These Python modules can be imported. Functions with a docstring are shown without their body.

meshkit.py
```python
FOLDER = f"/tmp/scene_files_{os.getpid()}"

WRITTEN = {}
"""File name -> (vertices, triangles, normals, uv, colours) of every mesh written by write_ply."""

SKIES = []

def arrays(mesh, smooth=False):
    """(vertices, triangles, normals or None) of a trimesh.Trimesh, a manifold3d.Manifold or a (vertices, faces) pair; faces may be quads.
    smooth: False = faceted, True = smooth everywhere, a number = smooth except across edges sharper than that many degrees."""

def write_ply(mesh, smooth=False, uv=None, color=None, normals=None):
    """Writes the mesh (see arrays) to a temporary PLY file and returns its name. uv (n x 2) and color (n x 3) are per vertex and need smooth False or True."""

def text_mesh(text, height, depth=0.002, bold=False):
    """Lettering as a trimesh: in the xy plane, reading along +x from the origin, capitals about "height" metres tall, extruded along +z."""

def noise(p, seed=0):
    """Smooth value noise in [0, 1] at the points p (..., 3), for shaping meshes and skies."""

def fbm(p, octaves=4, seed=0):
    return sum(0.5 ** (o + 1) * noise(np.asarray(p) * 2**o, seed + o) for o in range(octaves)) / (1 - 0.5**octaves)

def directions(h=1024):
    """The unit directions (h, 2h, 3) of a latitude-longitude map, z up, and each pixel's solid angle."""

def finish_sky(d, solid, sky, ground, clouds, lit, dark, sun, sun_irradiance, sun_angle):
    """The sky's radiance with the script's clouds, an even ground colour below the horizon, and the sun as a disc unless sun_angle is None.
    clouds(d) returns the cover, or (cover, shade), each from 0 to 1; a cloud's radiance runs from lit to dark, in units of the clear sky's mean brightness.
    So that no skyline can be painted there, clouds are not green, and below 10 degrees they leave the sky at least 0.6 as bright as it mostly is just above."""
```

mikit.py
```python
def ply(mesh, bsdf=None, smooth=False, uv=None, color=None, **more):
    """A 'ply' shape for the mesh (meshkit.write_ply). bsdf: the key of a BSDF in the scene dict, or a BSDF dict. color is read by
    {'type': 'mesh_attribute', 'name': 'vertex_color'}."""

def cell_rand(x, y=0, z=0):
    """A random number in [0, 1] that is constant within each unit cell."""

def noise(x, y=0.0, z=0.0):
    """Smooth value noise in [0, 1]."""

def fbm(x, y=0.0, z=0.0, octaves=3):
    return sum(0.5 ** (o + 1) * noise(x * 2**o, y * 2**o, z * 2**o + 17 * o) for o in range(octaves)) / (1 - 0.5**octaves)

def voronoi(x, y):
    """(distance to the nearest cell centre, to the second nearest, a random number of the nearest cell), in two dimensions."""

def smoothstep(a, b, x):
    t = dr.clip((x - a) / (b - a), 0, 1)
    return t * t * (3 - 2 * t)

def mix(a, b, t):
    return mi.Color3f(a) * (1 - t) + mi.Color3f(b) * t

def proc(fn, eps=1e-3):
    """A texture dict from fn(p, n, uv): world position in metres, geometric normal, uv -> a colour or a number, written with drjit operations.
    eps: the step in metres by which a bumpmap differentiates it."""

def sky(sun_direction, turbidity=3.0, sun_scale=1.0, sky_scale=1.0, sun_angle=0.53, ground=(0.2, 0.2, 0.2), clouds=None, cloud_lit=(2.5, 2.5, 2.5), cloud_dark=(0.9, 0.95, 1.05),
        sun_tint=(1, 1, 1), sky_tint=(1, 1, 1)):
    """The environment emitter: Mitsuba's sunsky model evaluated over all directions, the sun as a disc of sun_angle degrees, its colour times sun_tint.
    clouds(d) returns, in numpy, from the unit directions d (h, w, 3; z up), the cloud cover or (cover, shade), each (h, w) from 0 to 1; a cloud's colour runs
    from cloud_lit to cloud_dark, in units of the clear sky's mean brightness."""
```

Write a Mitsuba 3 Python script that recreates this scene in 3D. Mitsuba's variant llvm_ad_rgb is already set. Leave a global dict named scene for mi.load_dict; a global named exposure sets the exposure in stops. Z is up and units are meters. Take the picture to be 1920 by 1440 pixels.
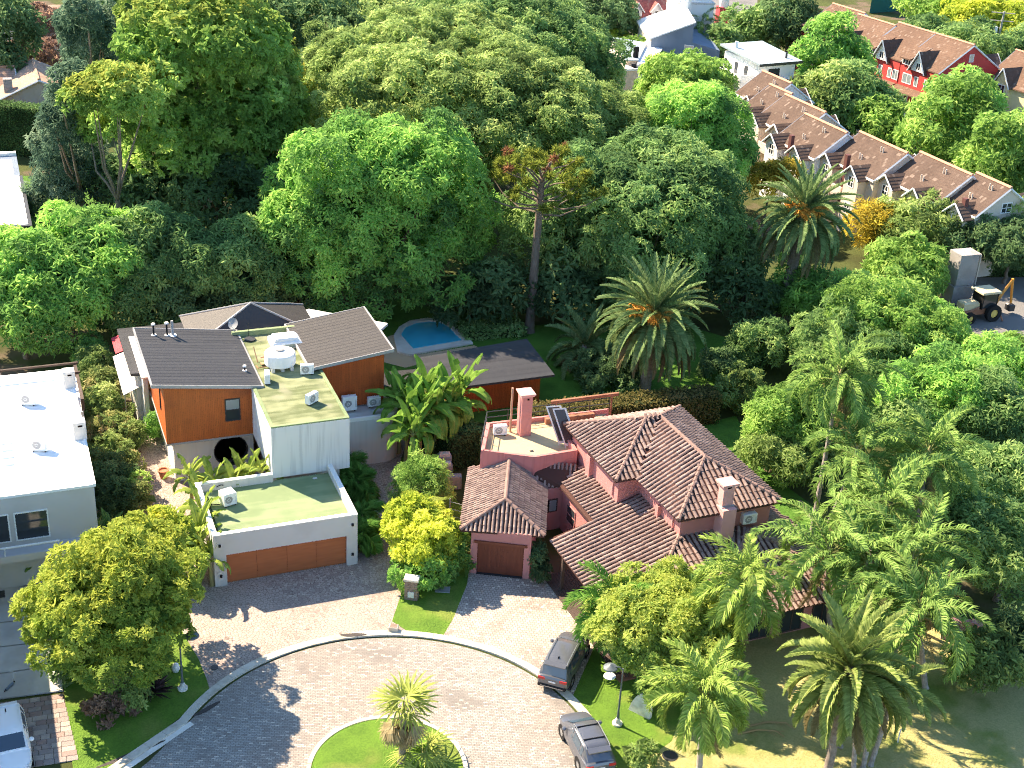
import math, random
import numpy as np
import mitsuba as mi
import drjit as dr
import mikit
from mikit import proc, noise, fbm, voronoi, cell_rand, smoothstep, mix
import meshkit

T = mi.ScalarTransform4f
scene, labels, used = {}, {}, {}

# ---- camera, sky, exposure -------------------------------------------------
scene['camera'] = {
    'type': 'perspective', 'fov': 41.11, 'fov_axis': 'x', 'near_clip': 1.0, 'far_clip': 4000.0,
    'to_world': T().look_at(origin=[0, 0, 45], target=[0, 100 * math.cos(math.radians(26.3)), 45 - 100 * math.sin(math.radians(26.3))],
                            up=[-0.05756, 0.44234, 0.89500])}
SUN = (-0.62, 0.415, 0.665)
scene['sky'] = mikit.sky(SUN, turbidity=3.0, sun_scale=1.0, sky_scale=0.92, ground=(0.10, 0.12, 0.07))
exposure = 3.42


# ---- helpers ---------------------------------------------------------------
def numbered(name):
    n = used.get(name, -1) + 1
    used[name] = n
    return name if n == 0 else '%s_%03d' % (name, n)


def thing(name, label, cat, group=None):
    k = numbered(name)
    labels[k] = {'label': label, 'category': cat}
    if group:
        labels[k]['group'] = group
    return k


def put(key, mesh, mat, smooth=False, **more):
    scene[key] = mikit.ply(mesh, 'mat_' + mat, smooth, **more)
    return key


def part(parent, name, mesh, mat, smooth=False, label=None, stuff=False, **more):
    k = numbered(parent + '__' + name)
    if isinstance(mesh, MB):
        mesh = mesh.vf()
    put(k, mesh, mat, smooth, **more)
    if label:
        labels[k] = {'label': label}
    if stuff:
        labels[k] = {'kind': 'stuff'}
    return k


def again(parent, name, src, M):
    """Another part that shares the ply of the scene entry src under the matrix M."""
    k = numbered(parent + '__' + name)
    scene[k] = {**scene[src], 'to_world': M}
    return k


def struct(name, mesh, mat, smooth=False, kind='structure', label=None, cat=None):
    k = numbered(name)
    if isinstance(mesh, MB):
        mesh = mesh.vf()
    put(k, mesh, mat, smooth)
    labels[k] = {'kind': kind}
    if label:
        labels[k]['label'] = label
    if cat:
        labels[k]['category'] = cat
    return k


class Fr:
    """A local frame on the ground: origin, unit axis a, unit axis b (left of a)."""
    def __init__(s, o, ang):
        s.o = np.array([o[0], o[1], o[2] if len(o) > 2 else 0.0])
        c, t = math.cos(math.radians(ang)), math.sin(math.radians(ang))
        s.u, s.v = np.array([c, t, 0.0]), np.array([-t, c, 0.0])
        s.ang = ang

    def __call__(s, a, b, z=0.0):
        return s.o + a * s.u + b * s.v + np.array([0, 0, z])

    def loc(s, p):
        d = np.asarray(p, float) - s.o
        return d @ s.u, d @ s.v, d[2]

    def M(s, a=0, b=0, z=0, rot=0):
        return T().translate(s(a, b, z).tolist()).rotate([0, 0, 1], s.ang + rot)


W0 = Fr((0, 0, 0), 0)


class MB:
    def __init__(s):
        s.V, s.F, s.n = [], [], 0

    def add(s, v, f):
        v, f = np.asarray(v, float), np.asarray(f, int)
        if f.shape[1] == 4:
            f = np.vstack([f[:, [0, 1, 2]], f[:, [0, 2, 3]]])
        s.V.append(v)
        s.F.append(f + s.n)
        s.n += len(v)
        return s

    def vf(s):
        return np.vstack(s.V), np.vstack(s.F)

    def hexa(s, p):
        """8 points: bottom 4 counter-clockwise, top 4 above them."""
        return s.add(p, [[3, 2, 1, 0], [4, 5, 6, 7], [0, 1, 5, 4], [1, 2, 6, 5], [2, 3, 7, 6], [3, 0, 4, 7]])

    def box(s, fr, a0, a1, b0, b1, z0, z1):
        return s.hexa([fr(a0, b0, z0), fr(a1, b0, z0), fr(a1, b1, z0), fr(a0, b1, z0), fr(a0, b0, z1), fr(a1, b0, z1), fr(a1, b1, z1), fr(a0, b1, z1)])

    def cbox(s, fr, a0, a1, b0, b1, z0, z1, c=0.02):
        """A box whose upper edges are chamfered."""
        s.box(fr, a0, a1, b0, b1, z0, z1 - c)
        p = [fr(a0, b0, z1 - c), fr(a1, b0, z1 - c), fr(a1, b1, z1 - c), fr(a0, b1, z1 - c), fr(a0 + c, b0 + c, z1), fr(a1 - c, b0 + c, z1), fr(a1 - c, b1 - c, z1), fr(a0 + c, b1 - c, z1)]
        return s.add(p, [[4, 5, 6, 7], [0, 1, 5, 4], [1, 2, 6, 5], [2, 3, 7, 6], [3, 0, 4, 7]])

    def prism(s, pts, z0, z1):
        """A polygon (xy, counter-clockwise, any simple shape) extruded from z0 to z1; z1 may be a list."""
        p = np.array([q[:2] for q in pts], float)
        n = len(p)
        if np.sum(p[:, 0] * np.roll(p[:, 1], -1) - p[:, 1] * np.roll(p[:, 0], -1)) < 0:
            p = p[::-1]
            if np.ndim(z1):
                z1 = list(z1)[::-1]
        tri = ear(p)
        v = np.vstack([np.c_[p, np.full(n, float(z0)) if not np.ndim(z0) else z0], np.c_[p, np.full(n, float(z1)) if not np.ndim(z1) else z1]])
        i = np.arange(n)
        j = (i + 1) % n
        side = np.vstack([np.c_[i, j, j + n], np.c_[i, j + n, i + n]])
        return s.add(v, np.vstack([tri[:, ::-1], tri + n, side]))

    def sheet(s, pts, z):
        p = np.array([q[:2] for q in pts], float)
        if np.sum(p[:, 0] * np.roll(p[:, 1], -1) - p[:, 1] * np.roll(p[:, 0], -1)) < 0:
            p = p[::-1]
        return s.add(np.c_[p, np.full(len(p), float(z))], ear(p))

    def slab(s, pts, t):
        """A planar 3-D polygon (counter-clockwise seen from above) given thickness t downward."""
        p = np.array(pts, float)
        if np.sum(p[:, 0] * np.roll(p[:, 1], -1) - p[:, 1] * np.roll(p[:, 0], -1)) < 0:
            p = p[::-1]
        n = len(p)
        tri = ear(p[:, :2])
        q = p - [0, 0, t]
        i = np.arange(n)
        j = (i + 1) % n
        side = np.vstack([np.c_[i + n, j + n, j], np.c_[i + n, j, i]])
        return s.add(np.vstack([p, q]), np.vstack([tri, tri[:, ::-1] + n, side]))

    def tube(s, pts, r, sides=7, cap=True):
        p = np.asarray(pts, float)
        r = np.broadcast_to(np.asarray(r, float), (len(p),))
        t = np.gradient(p, axis=0)
        t /= np.linalg.norm(t, axis=1, keepdims=True) + 1e-12
        a = np.cross(t, np.where(np.abs(t[:, 2:]) < 0.95, [[0, 0, 1.0]], [[1.0, 0, 0]]))
        for k in range(1, len(a)):
            if a[k] @ a[k - 1] < 0:
                a[k] = -a[k]
        a /= np.linalg.norm(a, axis=1, keepdims=True) + 1e-12
        b = np.cross(t, a)
        w = np.arange(sides) * 2 * np.pi / sides
        v = (p[:, None] + r[:, None, None] * (np.cos(w)[None, :, None] * a[:, None] + np.sin(w)[None, :, None] * b[:, None])).reshape(-1, 3)
        f = []
        for k in range(len(p) - 1):
            for m in range(sides):
                m2 = (m + 1) % sides
                f += [[k * sides + m, k * sides + m2, (k + 1) * sides + m2, (k + 1) * sides + m]]
        s.add(v, f)
        if cap:
            for k, flip in ((0, True), (len(p) - 1, False)):
                ring = v[k * sides:(k + 1) * sides]
                tri = [[0, m, m + 1] for m in range(1, sides - 1)]
                s.add(ring, np.array(tri)[:, ::-1] if flip else tri)
        return s

    def lathe(s, c, prof, sides=16, M=None):
        """prof: (radius, z) pairs, bottom to top, about a vertical axis at c."""
        w = np.arange(sides) * 2 * np.pi / sides
        v = np.vstack([np.c_[r * np.cos(w), r * np.sin(w), np.full(sides, z)] for r, z in prof])
        f = []
        for k in range(len(prof) - 1):
            for m in range(sides):
                m2 = (m + 1) % sides
                f.append([k * sides + m, k * sides + m2, (k + 1) * sides + m2, (k + 1) * sides + m])
        if M is not None:
            v = v @ np.asarray(M).T
        return s.add(v + np.asarray(c, float), f)


def ear(p):
    """Ear clipping of a simple counter-clockwise polygon."""
    idx, out, guard = list(range(len(p))), [], 0
    while len(idx) > 3 and guard < 10000:
        guard += 1
        for k in range(len(idx)):
            i, j, m = idx[k - 1], idx[k], idx[(k + 1) % len(idx)]
            a, b, c = p[i], p[j], p[m]
            cr = (b[0] - a[0]) * (c[1] - b[1]) - (b[1] - a[1]) * (c[0] - b[0])
            if cr <= 1e-12:
                if cr > -1e-9:
                    idx.pop(k)
                    break
                continue
            o = [p[q] for q in idx if q not in (i, j, m)]
            if o:
                o = np.array(o)
                def sd(x, y):
                    return (y[0] - x[0]) * (o[:, 1] - x[1]) - (y[1] - x[1]) * (o[:, 0] - x[0])
                if np.any((sd(a, b) >= -1e-12) & (sd(b, c) >= -1e-12) & (sd(c, a) >= -1e-12)):
                    continue
            out.append([i, j, m])
            idx.pop(k)
            break
        else:
            break
    if len(idx) == 3:
        out.append(idx)
    return np.array(out)


def arc(c, r, d0, d1, n):
    w = np.radians(np.linspace(d0, d1, n))
    return np.c_[c[0] + r * np.cos(w), c[1] + r * np.sin(w)]


def unit(v):
    v = np.asarray(v, float)
    return v / (np.linalg.norm(v, axis=-1, keepdims=True) + 1e-12)


# ---- materials -------------------------------------------------------------
def rgb(r, g, b):
    return {'type': 'rgb', 'value': [r, g, b]}


def two(b):
    return {'type': 'twosided', 'bsdf': b}


def mat(name, col, rough=0.7, spec=0.3, metal=0.0, bump=None, bscale=1.0, coat=0.0):
    """col: an rgb triple or fn(p, n, uv); bump: fn giving metres of relief."""
    c = proc(col) if callable(col) else rgb(*col)
    b = {'type': 'principled', 'base_color': c, 'roughness': rough, 'specular': spec, 'metallic': metal}
    if coat:
        b['clearcoat'] = coat
        b['clearcoat_gloss'] = 0.95
    if bump is not None:
        b = {'type': 'bumpmap', 'arbitrary': proc(bump, eps=0.01), 'scale': bscale, 'bsdf': b}
    scene['mat_' + name] = two(b)
    return name


def dirt(base, amt=0.25, sc=0.8, dark=(0.5, 0.5, 0.5)):
    """A painted or rendered surface with patchy wear."""
    b, d = list(base), [x * y for x, y in zip(base, dark)]
    def f(p, n, uv):
        t = fbm(p.x * sc, p.y * sc, p.z * sc, 4)
        s = noise(p.x * 9, p.y * 9, p.z * 9)
        return mix(b, d, dr.clip(smoothstep(0.42, 0.75, t) * amt + (s - 0.5) * 0.12 * amt * 4, 0, 1))
    return f


def streaks(base, dark, amt=0.5):
    """A wall with rain streaks that run down it."""
    b, d = list(base), list(dark)
    def f(p, n, uv):
        h = p.x * 0.93 + p.y * 0.37
        w = p.x * -0.37 + p.y * 0.93
        t = noise(h * 5, w * 5, p.z * 0.35) * 0.6 + noise(h * 15, w * 15, p.z * 0.6) * 0.4
        q = fbm(p.x * 0.6, p.y * 0.6, p.z * 0.6, 3)
        return mix(b, d, dr.clip(smoothstep(0.45, 0.85, t) * amt + (q - 0.5) * 0.3 * amt, 0, 1))
    return f


def setup_mats():
    m = mat
    scene['mat_leaf'] = {'type': 'principledthin', 'base_color': {'type': 'mesh_attribute', 'name': 'vertex_color'}, 'roughness': 0.5, 'diff_trans': 1.05, 'eta': 1.35, 'spec_trans': 0.0}
    scene['mat_frond'] = {'type': 'principledthin', 'base_color': {'type': 'mesh_attribute', 'name': 'vertex_color'}, 'roughness': 0.38, 'diff_trans': 0.5, 'eta': 1.4, 'spec_trans': 0.0}
    m('bark', lambda p, n, uv: mix((0.10, 0.075, 0.055), (0.26, 0.21, 0.17), fbm(p.x * 5, p.y * 5, p.z * 1.5, 3)), 0.9)
    m('palm_bark', lambda p, n, uv: mix((0.13, 0.10, 0.085), (0.34, 0.29, 0.25), noise(p.x * 3, p.y * 3, p.z * 7) * 0.6 + noise(p.x * 14, p.y * 14, p.z * 14) * 0.4), 0.9)
    m('pole_bark', lambda p, n, uv: mix((0.20, 0.17, 0.15), (0.45, 0.40, 0.37), noise(p.x * 3, p.y * 3, p.z * 5) * 0.6 + noise(p.x * 14, p.y * 14, p.z * 14) * 0.4), 0.9)
    # ground covers
    def grass(light, dark, dry, amt):
        L, D, Y = light, dark, dry
        def f(p, n, uv):
            a = fbm(p.x * 1.1, p.y * 1.1, 0, 4)
            b = noise(p.x * 14, p.y * 14) * 0.6 + noise(p.x * 31, p.y * 29) * 0.4
            c = mix(D, L, dr.clip(a * 0.9 + b * 0.75 - 0.35, 0, 1))
            y = smoothstep(0.62 - amt * 0.5, 0.8 - amt * 0.25, fbm(p.x * 0.45 + 9, p.y * 0.45, 2, 4))
            return mix(c, Y, y * (0.45 + 0.55 * b) * min(1, amt * 2.2))
        return f
    gb = lambda p, n, uv: noise(p.x * 16, p.y * 16) * 0.6 + noise(p.x * 37, p.y * 37) * 0.4
    m('lawn', grass((0.14, 0.25, 0.03), (0.07, 0.14, 0.02), (0.26, 0.26, 0.07), 0.25), 0.85, 0.15, bump=gb, bscale=0.05)
    m('lawn_deep', grass((0.10, 0.22, 0.03), (0.055, 0.13, 0.02), (0.18, 0.24, 0.05), 0.1), 0.85, 0.15, bump=gb, bscale=0.05)
    m('lawn_dry', grass((0.20, 0.26, 0.06), (0.12, 0.17, 0.035), (0.45, 0.38, 0.18), 0.8), 0.9, 0.1, bump=gb, bscale=0.05)
    m('soil', lambda p, n, uv: mix(mix((0.045, 0.05, 0.02), (0.08, 0.10, 0.03), fbm(p.x * 0.5, p.y * 0.5, 0, 3)), (0.13, 0.10, 0.07), smoothstep(0.55, 0.8, fbm(p.x * 0.3 + 5, p.y * 0.3, 3, 3))), 0.95, 0.1)

    def brick(p, w, h, ang, gap):
        c, s = math.cos(math.radians(ang)), math.sin(math.radians(ang))
        x, y = p.x * c + p.y * s, p.y * c - p.x * s
        r = dr.floor(y / h)
        xx = x / w + 0.5 * (r - 2 * dr.floor(r / 2))
        fx, fy = xx - dr.floor(xx), y / h - r
        e = dr.minimum(dr.minimum(fx, 1 - fx) * w, dr.minimum(fy, 1 - fy) * h)
        return cell_rand(dr.floor(xx), r, 3), smoothstep(gap * 0.4, gap, e)
    def road(p, n, uv):
        r, j = brick(p, 0.24, 0.12, 8, 0.02)
        big = fbm(p.x * 0.55, p.y * 0.55, 0, 4)
        warm = smoothstep(0.4, 0.65, fbm(p.x * 0.22 + 4, p.y * 0.22, 5, 3))
        base = mix(mix((0.335, 0.32, 0.295), (0.32, 0.282, 0.25), warm), (0.225, 0.206, 0.19), smoothstep(0.5, 0.78, big))
        t = mix(base, (0.60, 0.54, 0.46), smoothstep(0.75, 1.0, r) * 0.75)
        t = mix(t, (0.21, 0.17, 0.145), smoothstep(0.3, 0.0, r) * 0.55)
        return mix((0.18, 0.165, 0.15), t, j)
    m('road', road, 0.8, 0.25, bump=lambda p, n, uv: brick(p, 0.24, 0.12, 8, 0.02)[1] * 1.0, bscale=0.008)
    def cob(p, n, uv):
        a, b, r = voronoi(p.x * 5.2, p.y * 5.2)
        e = smoothstep(0.02, 0.16, b - a)
        big = fbm(p.x * 0.5, p.y * 0.5, 0, 3)
        t = mix((0.43, 0.35, 0.30), (0.29, 0.228, 0.20), smoothstep(0.35, 0.8, big * 0.6 + r * 0.4))
        t = mix(t, (0.62, 0.54, 0.44), smoothstep(0.86, 1.0, r) * 0.6)
        return mix((0.20, 0.155, 0.135), t, e)
    m('cobble', cob, 0.85, 0.2, bump=lambda p, n, uv: smoothstep(0.0, 0.3, voronoi(p.x * 5.2, p.y * 5.2)[1] - voronoi(p.x * 5.2, p.y * 5.2)[0]), bscale=0.012)
    def cob2(p, n, uv):
        r, j = brick(p, 0.2, 0.2, -4, 0.02)
        big = fbm(p.x * 0.6, p.y * 0.6, 0, 3)
        t = mix((0.44, 0.37, 0.32), (0.29, 0.235, 0.205), smoothstep(0.4, 0.75, big * 0.7 + r * 0.3))
        t = mix(t, (0.75, 0.66, 0.55), smoothstep(0.80, 0.95, r) * 0.7)
        return mix((0.22, 0.17, 0.145), t, j)
    m('cobble2', cob2, 0.85, 0.2)
    m('kerb', dirt((0.60, 0.55, 0.46), 0.7, 1.3, (0.62, 0.58, 0.52)), 0.85, 0.2)
    m('gutter', dirt((0.78, 0.75, 0.68), 0.6, 1.6, (0.7, 0.67, 0.62)), 0.85, 0.2)
    m('concrete', dirt((0.52, 0.51, 0.49), 0.6, 0.9, (0.72, 0.70, 0.68)), 0.85, 0.2)
    m('paver', lambda p, n, uv: mix((0.36, 0.30, 0.27), (0.24, 0.20, 0.19), fbm(p.x * 2.5, p.y * 2.5, p.z, 3) * 0.6 + noise(p.x * 20, p.y * 20) * 0.4), 0.9)
    m('paver_pale', lambda p, n, uv: mix((0.47, 0.40, 0.34), (0.32, 0.27, 0.24), fbm(p.x * 2.5, p.y * 2.5, p.z, 3) * 0.6 + noise(p.x * 20, p.y * 20) * 0.4), 0.9)
    m('paver_red', lambda p, n, uv: mix((0.33, 0.245, 0.215), (0.23, 0.17, 0.155), fbm(p.x * 2.5, p.y * 2.5, p.z, 3)), 0.9)
    m('asphalt', dirt((0.17, 0.165, 0.16), 0.5, 0.4, (0.6, 0.6, 0.6)), 0.9)
    m('dark_stain', (0.07, 0.06, 0.055), 0.8)
    m('leaf_litter', (0.30, 0.26, 0.08), 0.9)
    # buildings
    m('white', dirt((0.80, 0.79, 0.76), 0.3, 0.5, (0.78, 0.76, 0.72)), 0.6)
    m('white_roof', dirt((0.86, 0.87, 0.86), 0.2, 0.25, (0.86, 0.87, 0.86)), 0.55)
    m('grey_wall', streaks((0.60, 0.585, 0.56), (0.47, 0.455, 0.43), 0.35), 0.75)
    m('grey_wall_plain', dirt((0.56, 0.54, 0.52), 0.35, 0.7, (0.82, 0.80, 0.78)), 0.7)
    m('block_wall', streaks((0.66, 0.67, 0.66), (0.42, 0.43, 0.43), 0.55), 0.75)
    def moss(p, n, uv):
        h, w = p.x * 0.924 + p.y * 0.381, p.y * 0.924 - p.x * 0.381
        a = fbm(h * 0.35, w * 2.2, 0, 4) * 0.7 + fbm(h * 1.3, w * 1.3, 4, 4) * 0.3
        c = mix((0.125, 0.15, 0.07), (0.275, 0.295, 0.165), smoothstep(0.35, 0.7, a))
        return mix(c, (0.29, 0.285, 0.20), smoothstep(0.6, 0.8, fbm(h * 0.7 + 8, w * 0.7, 2, 3)) * 0.6)
    m('moss_roof', moss, 0.8, 0.2)
    m('moss_roof_pale', lambda p, n, uv: mix(moss(p, n, uv), (0.23, 0.32, 0.165), 0.55), 0.8, 0.2)
    def wood(p, n, uv):
        h, w = p.x * 0.924 + p.y * 0.381, p.y * 0.924 - p.x * 0.381
        x = h + w
        b = dr.floor(x / 0.11)
        f = x / 0.11 - b
        g = noise(b * 7.3, p.z * 0.5) * 0.5 + noise(x * 60, p.z * 2.0) * 0.5
        c = mix((0.56, 0.15, 0.032), (0.35, 0.08, 0.02), g)
        c = mix(c, (0.17, 0.038, 0.014), smoothstep(0.45, 0.85, fbm(x * 0.5, p.z * 0.8, 1, 4)) * 0.6)
        return mix((0.07, 0.018, 0.008), c, smoothstep(0.0, 0.10, dr.minimum(f, 1 - f) + 0.02))
    m('wood_clad', wood, 0.55, 0.4)
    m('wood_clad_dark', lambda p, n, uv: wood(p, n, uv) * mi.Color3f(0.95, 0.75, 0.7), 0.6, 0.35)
    m('door_wood', lambda p, n, uv: mix((0.42, 0.135, 0.05), (0.34, 0.10, 0.038), fbm(p.x * 1.2 + p.y, p.z * 9, 0, 4)), 0.5, 0.4)
    m('door_wood_dark', lambda p, n, uv: mix((0.20, 0.055, 0.03), (0.13, 0.036, 0.021), fbm(p.x * 9 + p.y * 3, p.z * 0.8, 0, 4)), 0.5, 0.4)
    def metal_roof(p, n, uv):
        w = p.y * 0.924 - p.x * 0.381
        h = p.x * 0.924 + p.y * 0.381
        s = noise(w * 3.1, h * 0.05) * 0.55 + noise(w * 9.0, h * 0.12, 4) * 0.3 + fbm(h * 1.5, w * 1.5, 3, 3) * 0.15
        return mix((0.030, 0.031, 0.038), (0.055, 0.057, 0.066), s)
    m('dark_roof', metal_roof, 0.5, 0.35)
    m('dark_roof_brown', lambda p, n, uv: mix(metal_roof(p, n, uv), (0.065, 0.058, 0.055), 0.6), 0.6, 0.3)
    m('grey_metal', dirt((0.34, 0.34, 0.345), 0.4, 0.8), 0.45, 0.5)
    m('pale_metal', dirt((0.60, 0.61, 0.62), 0.3, 0.8), 0.4, 0.5)
    m('dark_metal', (0.035, 0.035, 0.04), 0.45, 0.5)
    m('black', (0.012, 0.012, 0.014), 0.6)
    m('void', (0.006, 0.006, 0.006), 0.9, 0.0)
    m('glass', (0.03, 0.038, 0.045), 0.06, 0.8)
    m('glass_pale', (0.25, 0.30, 0.32), 0.12, 0.7)
    m('plastic_white', (0.80, 0.80, 0.79), 0.4, 0.4)
    m('polycarb', dirt((0.46, 0.46, 0.45), 0.35, 1.2, (0.85, 0.85, 0.85)), 0.4, 0.4)
    m('red_fabric', dirt((0.55, 0.06, 0.085), 0.4, 2.0), 0.7)
    m('terracotta', (0.45, 0.17, 0.09), 0.8)
    m('copper_pipe', (0.42, 0.26, 0.18), 0.5)
    m('pool_tile', dirt((0.07, 0.56, 0.76), 0.35, 0.6, (0.75, 0.8, 0.9)), 0.5)
    m('pool_coping', dirt((0.70, 0.65, 0.58), 0.5, 1.2, (0.75, 0.72, 0.68)), 0.8)
    m('pool_deck', dirt((0.56, 0.40, 0.25), 0.5, 1.2, (0.75, 0.70, 0.65)), 0.8)
    scene['mat_water'] = {'type': 'thindielectric', 'int_ior': 1.33}
    m('pink', dirt((0.53, 0.235, 0.22), 0.45, 0.8, (0.80, 0.74, 0.74)), 0.75, 0.2)
    m('pink_stain', streaks((0.55, 0.215, 0.20), (0.36, 0.13, 0.12), 0.6), 0.75, 0.2)
    m('pink_pale', dirt((0.66, 0.36, 0.33), 0.4, 1.0, (0.82, 0.76, 0.76)), 0.75, 0.2)
    m('terrace_floor', dirt((0.52, 0.41, 0.24), 0.4, 0.9, (0.8, 0.78, 0.75)), 0.8)
    def tilecol(a, b):
        def f(p, n, uv):
            r = cell_rand(p.x * 4.1 + p.z * 2, p.y * 4.1, p.z * 2.7)
            q = fbm(p.x * 1.1, p.y * 1.1, p.z * 1.1, 4)
            s = noise(p.x * 17, p.y * 17, p.z * 17)
            c = mix(a, b, dr.clip(r * 0.55 + q * 0.75 - 0.2, 0, 1))
            return mix(c, (0.46, 0.40, 0.36), smoothstep(0.72, 0.95, s) * 0.5)
        return f
    m('roof_tile', tilecol((0.29, 0.21, 0.185), (0.17, 0.12, 0.107)), 0.85, 0.15)
    m('roof_tile_pale', tilecol((0.38, 0.285, 0.25), (0.22, 0.155, 0.137)), 0.85, 0.15)
    m('roof_under', (0.085, 0.045, 0.038), 0.95, 0.1)
    m('ridge_tile', tilecol((0.32, 0.21, 0.18), (0.20, 0.13, 0.11)), 0.85, 0.15)
    m('mortar', (0.50, 0.42, 0.38), 0.9)
    m('deck_wood', dirt((0.085, 0.06, 0.05), 0.4, 2), 0.6)
    m('rust_metal', dirt((0.33, 0.15, 0.09), 0.5, 2), 0.7)
    m('stone', lambda p, n, uv: mix((0.34, 0.25, 0.20), (0.18, 0.13, 0.11), noise(p.x * 6, p.y * 6, p.z * 14) * 0.6 + fbm(p.x * 9, p.y * 9, p.z * 9, 2) * 0.4), 0.9)
    m('stone_cap', dirt((0.66, 0.60, 0.52), 0.5, 2), 0.85)
    m('panel_white', (0.72, 0.70, 0.68), 0.4)
    m('solar_dark', (0.045, 0.035, 0.04), 0.3, 0.6)
    m('straw', dirt((0.36, 0.25, 0.14), 0.5, 3), 0.9)
    def brown(ca, cb, ang):
        c_, s_ = math.cos(math.radians(ang)), math.sin(math.radians(ang))
        def f(p, n, uv):
            x, y = p.x * c_ + p.y * s_, p.y * c_ - p.x * s_
            row = y / 0.30
            r = cell_rand(dr.floor(x / 0.25), dr.floor(row), 2)
            q = fbm(x * 0.5, y * 0.8, 0, 4)
            t = mix(ca, cb, dr.clip(r * 0.35 + q * 0.9 - 0.15, 0, 1))
            fr_ = row - dr.floor(row)
            t = mix(t, (0.10, 0.06, 0.05), smoothstep(0.28, 0.0, fr_) * 0.5)
            return mix(t, (0.45, 0.36, 0.30), smoothstep(0.9, 1.0, r) * 0.35)
        return f
    m('roof_brown', brown((0.145, 0.104, 0.084), (0.085, 0.06, 0.049), -65), 0.9, 0.1)
    m('roof_rust', brown((0.20, 0.128, 0.092), (0.125, 0.078, 0.057), -60), 0.9, 0.1)
    m('roof_sand', brown((0.52, 0.36, 0.26), (0.36, 0.23, 0.17), 22), 0.9, 0.1)
    m('roof_red', brown((0.42, 0.15, 0.14), (0.28, 0.10, 0.09), 22), 0.9, 0.1)
    m('ridge_pink', (0.56, 0.29, 0.20), 0.85)
    m('cream', dirt((0.66, 0.57, 0.48), 0.4, 0.5, (0.82, 0.80, 0.78)), 0.75)
    m('townwhite', dirt((0.80, 0.80, 0.80), 0.25, 0.5, (0.85, 0.85, 0.85)), 0.7)
    m('paleblue', (0.45, 0.62, 0.70), 0.6)
    m('redwall', dirt((0.50, 0.065, 0.06), 0.35, 0.4, (0.75, 0.7, 0.7)), 0.75)
    m('yellowwall', dirt((0.74, 0.66, 0.40), 0.3, 0.5), 0.75)
    m('bluegrey', dirt((0.17, 0.22, 0.30), 0.3, 0.5), 0.7)
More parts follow.
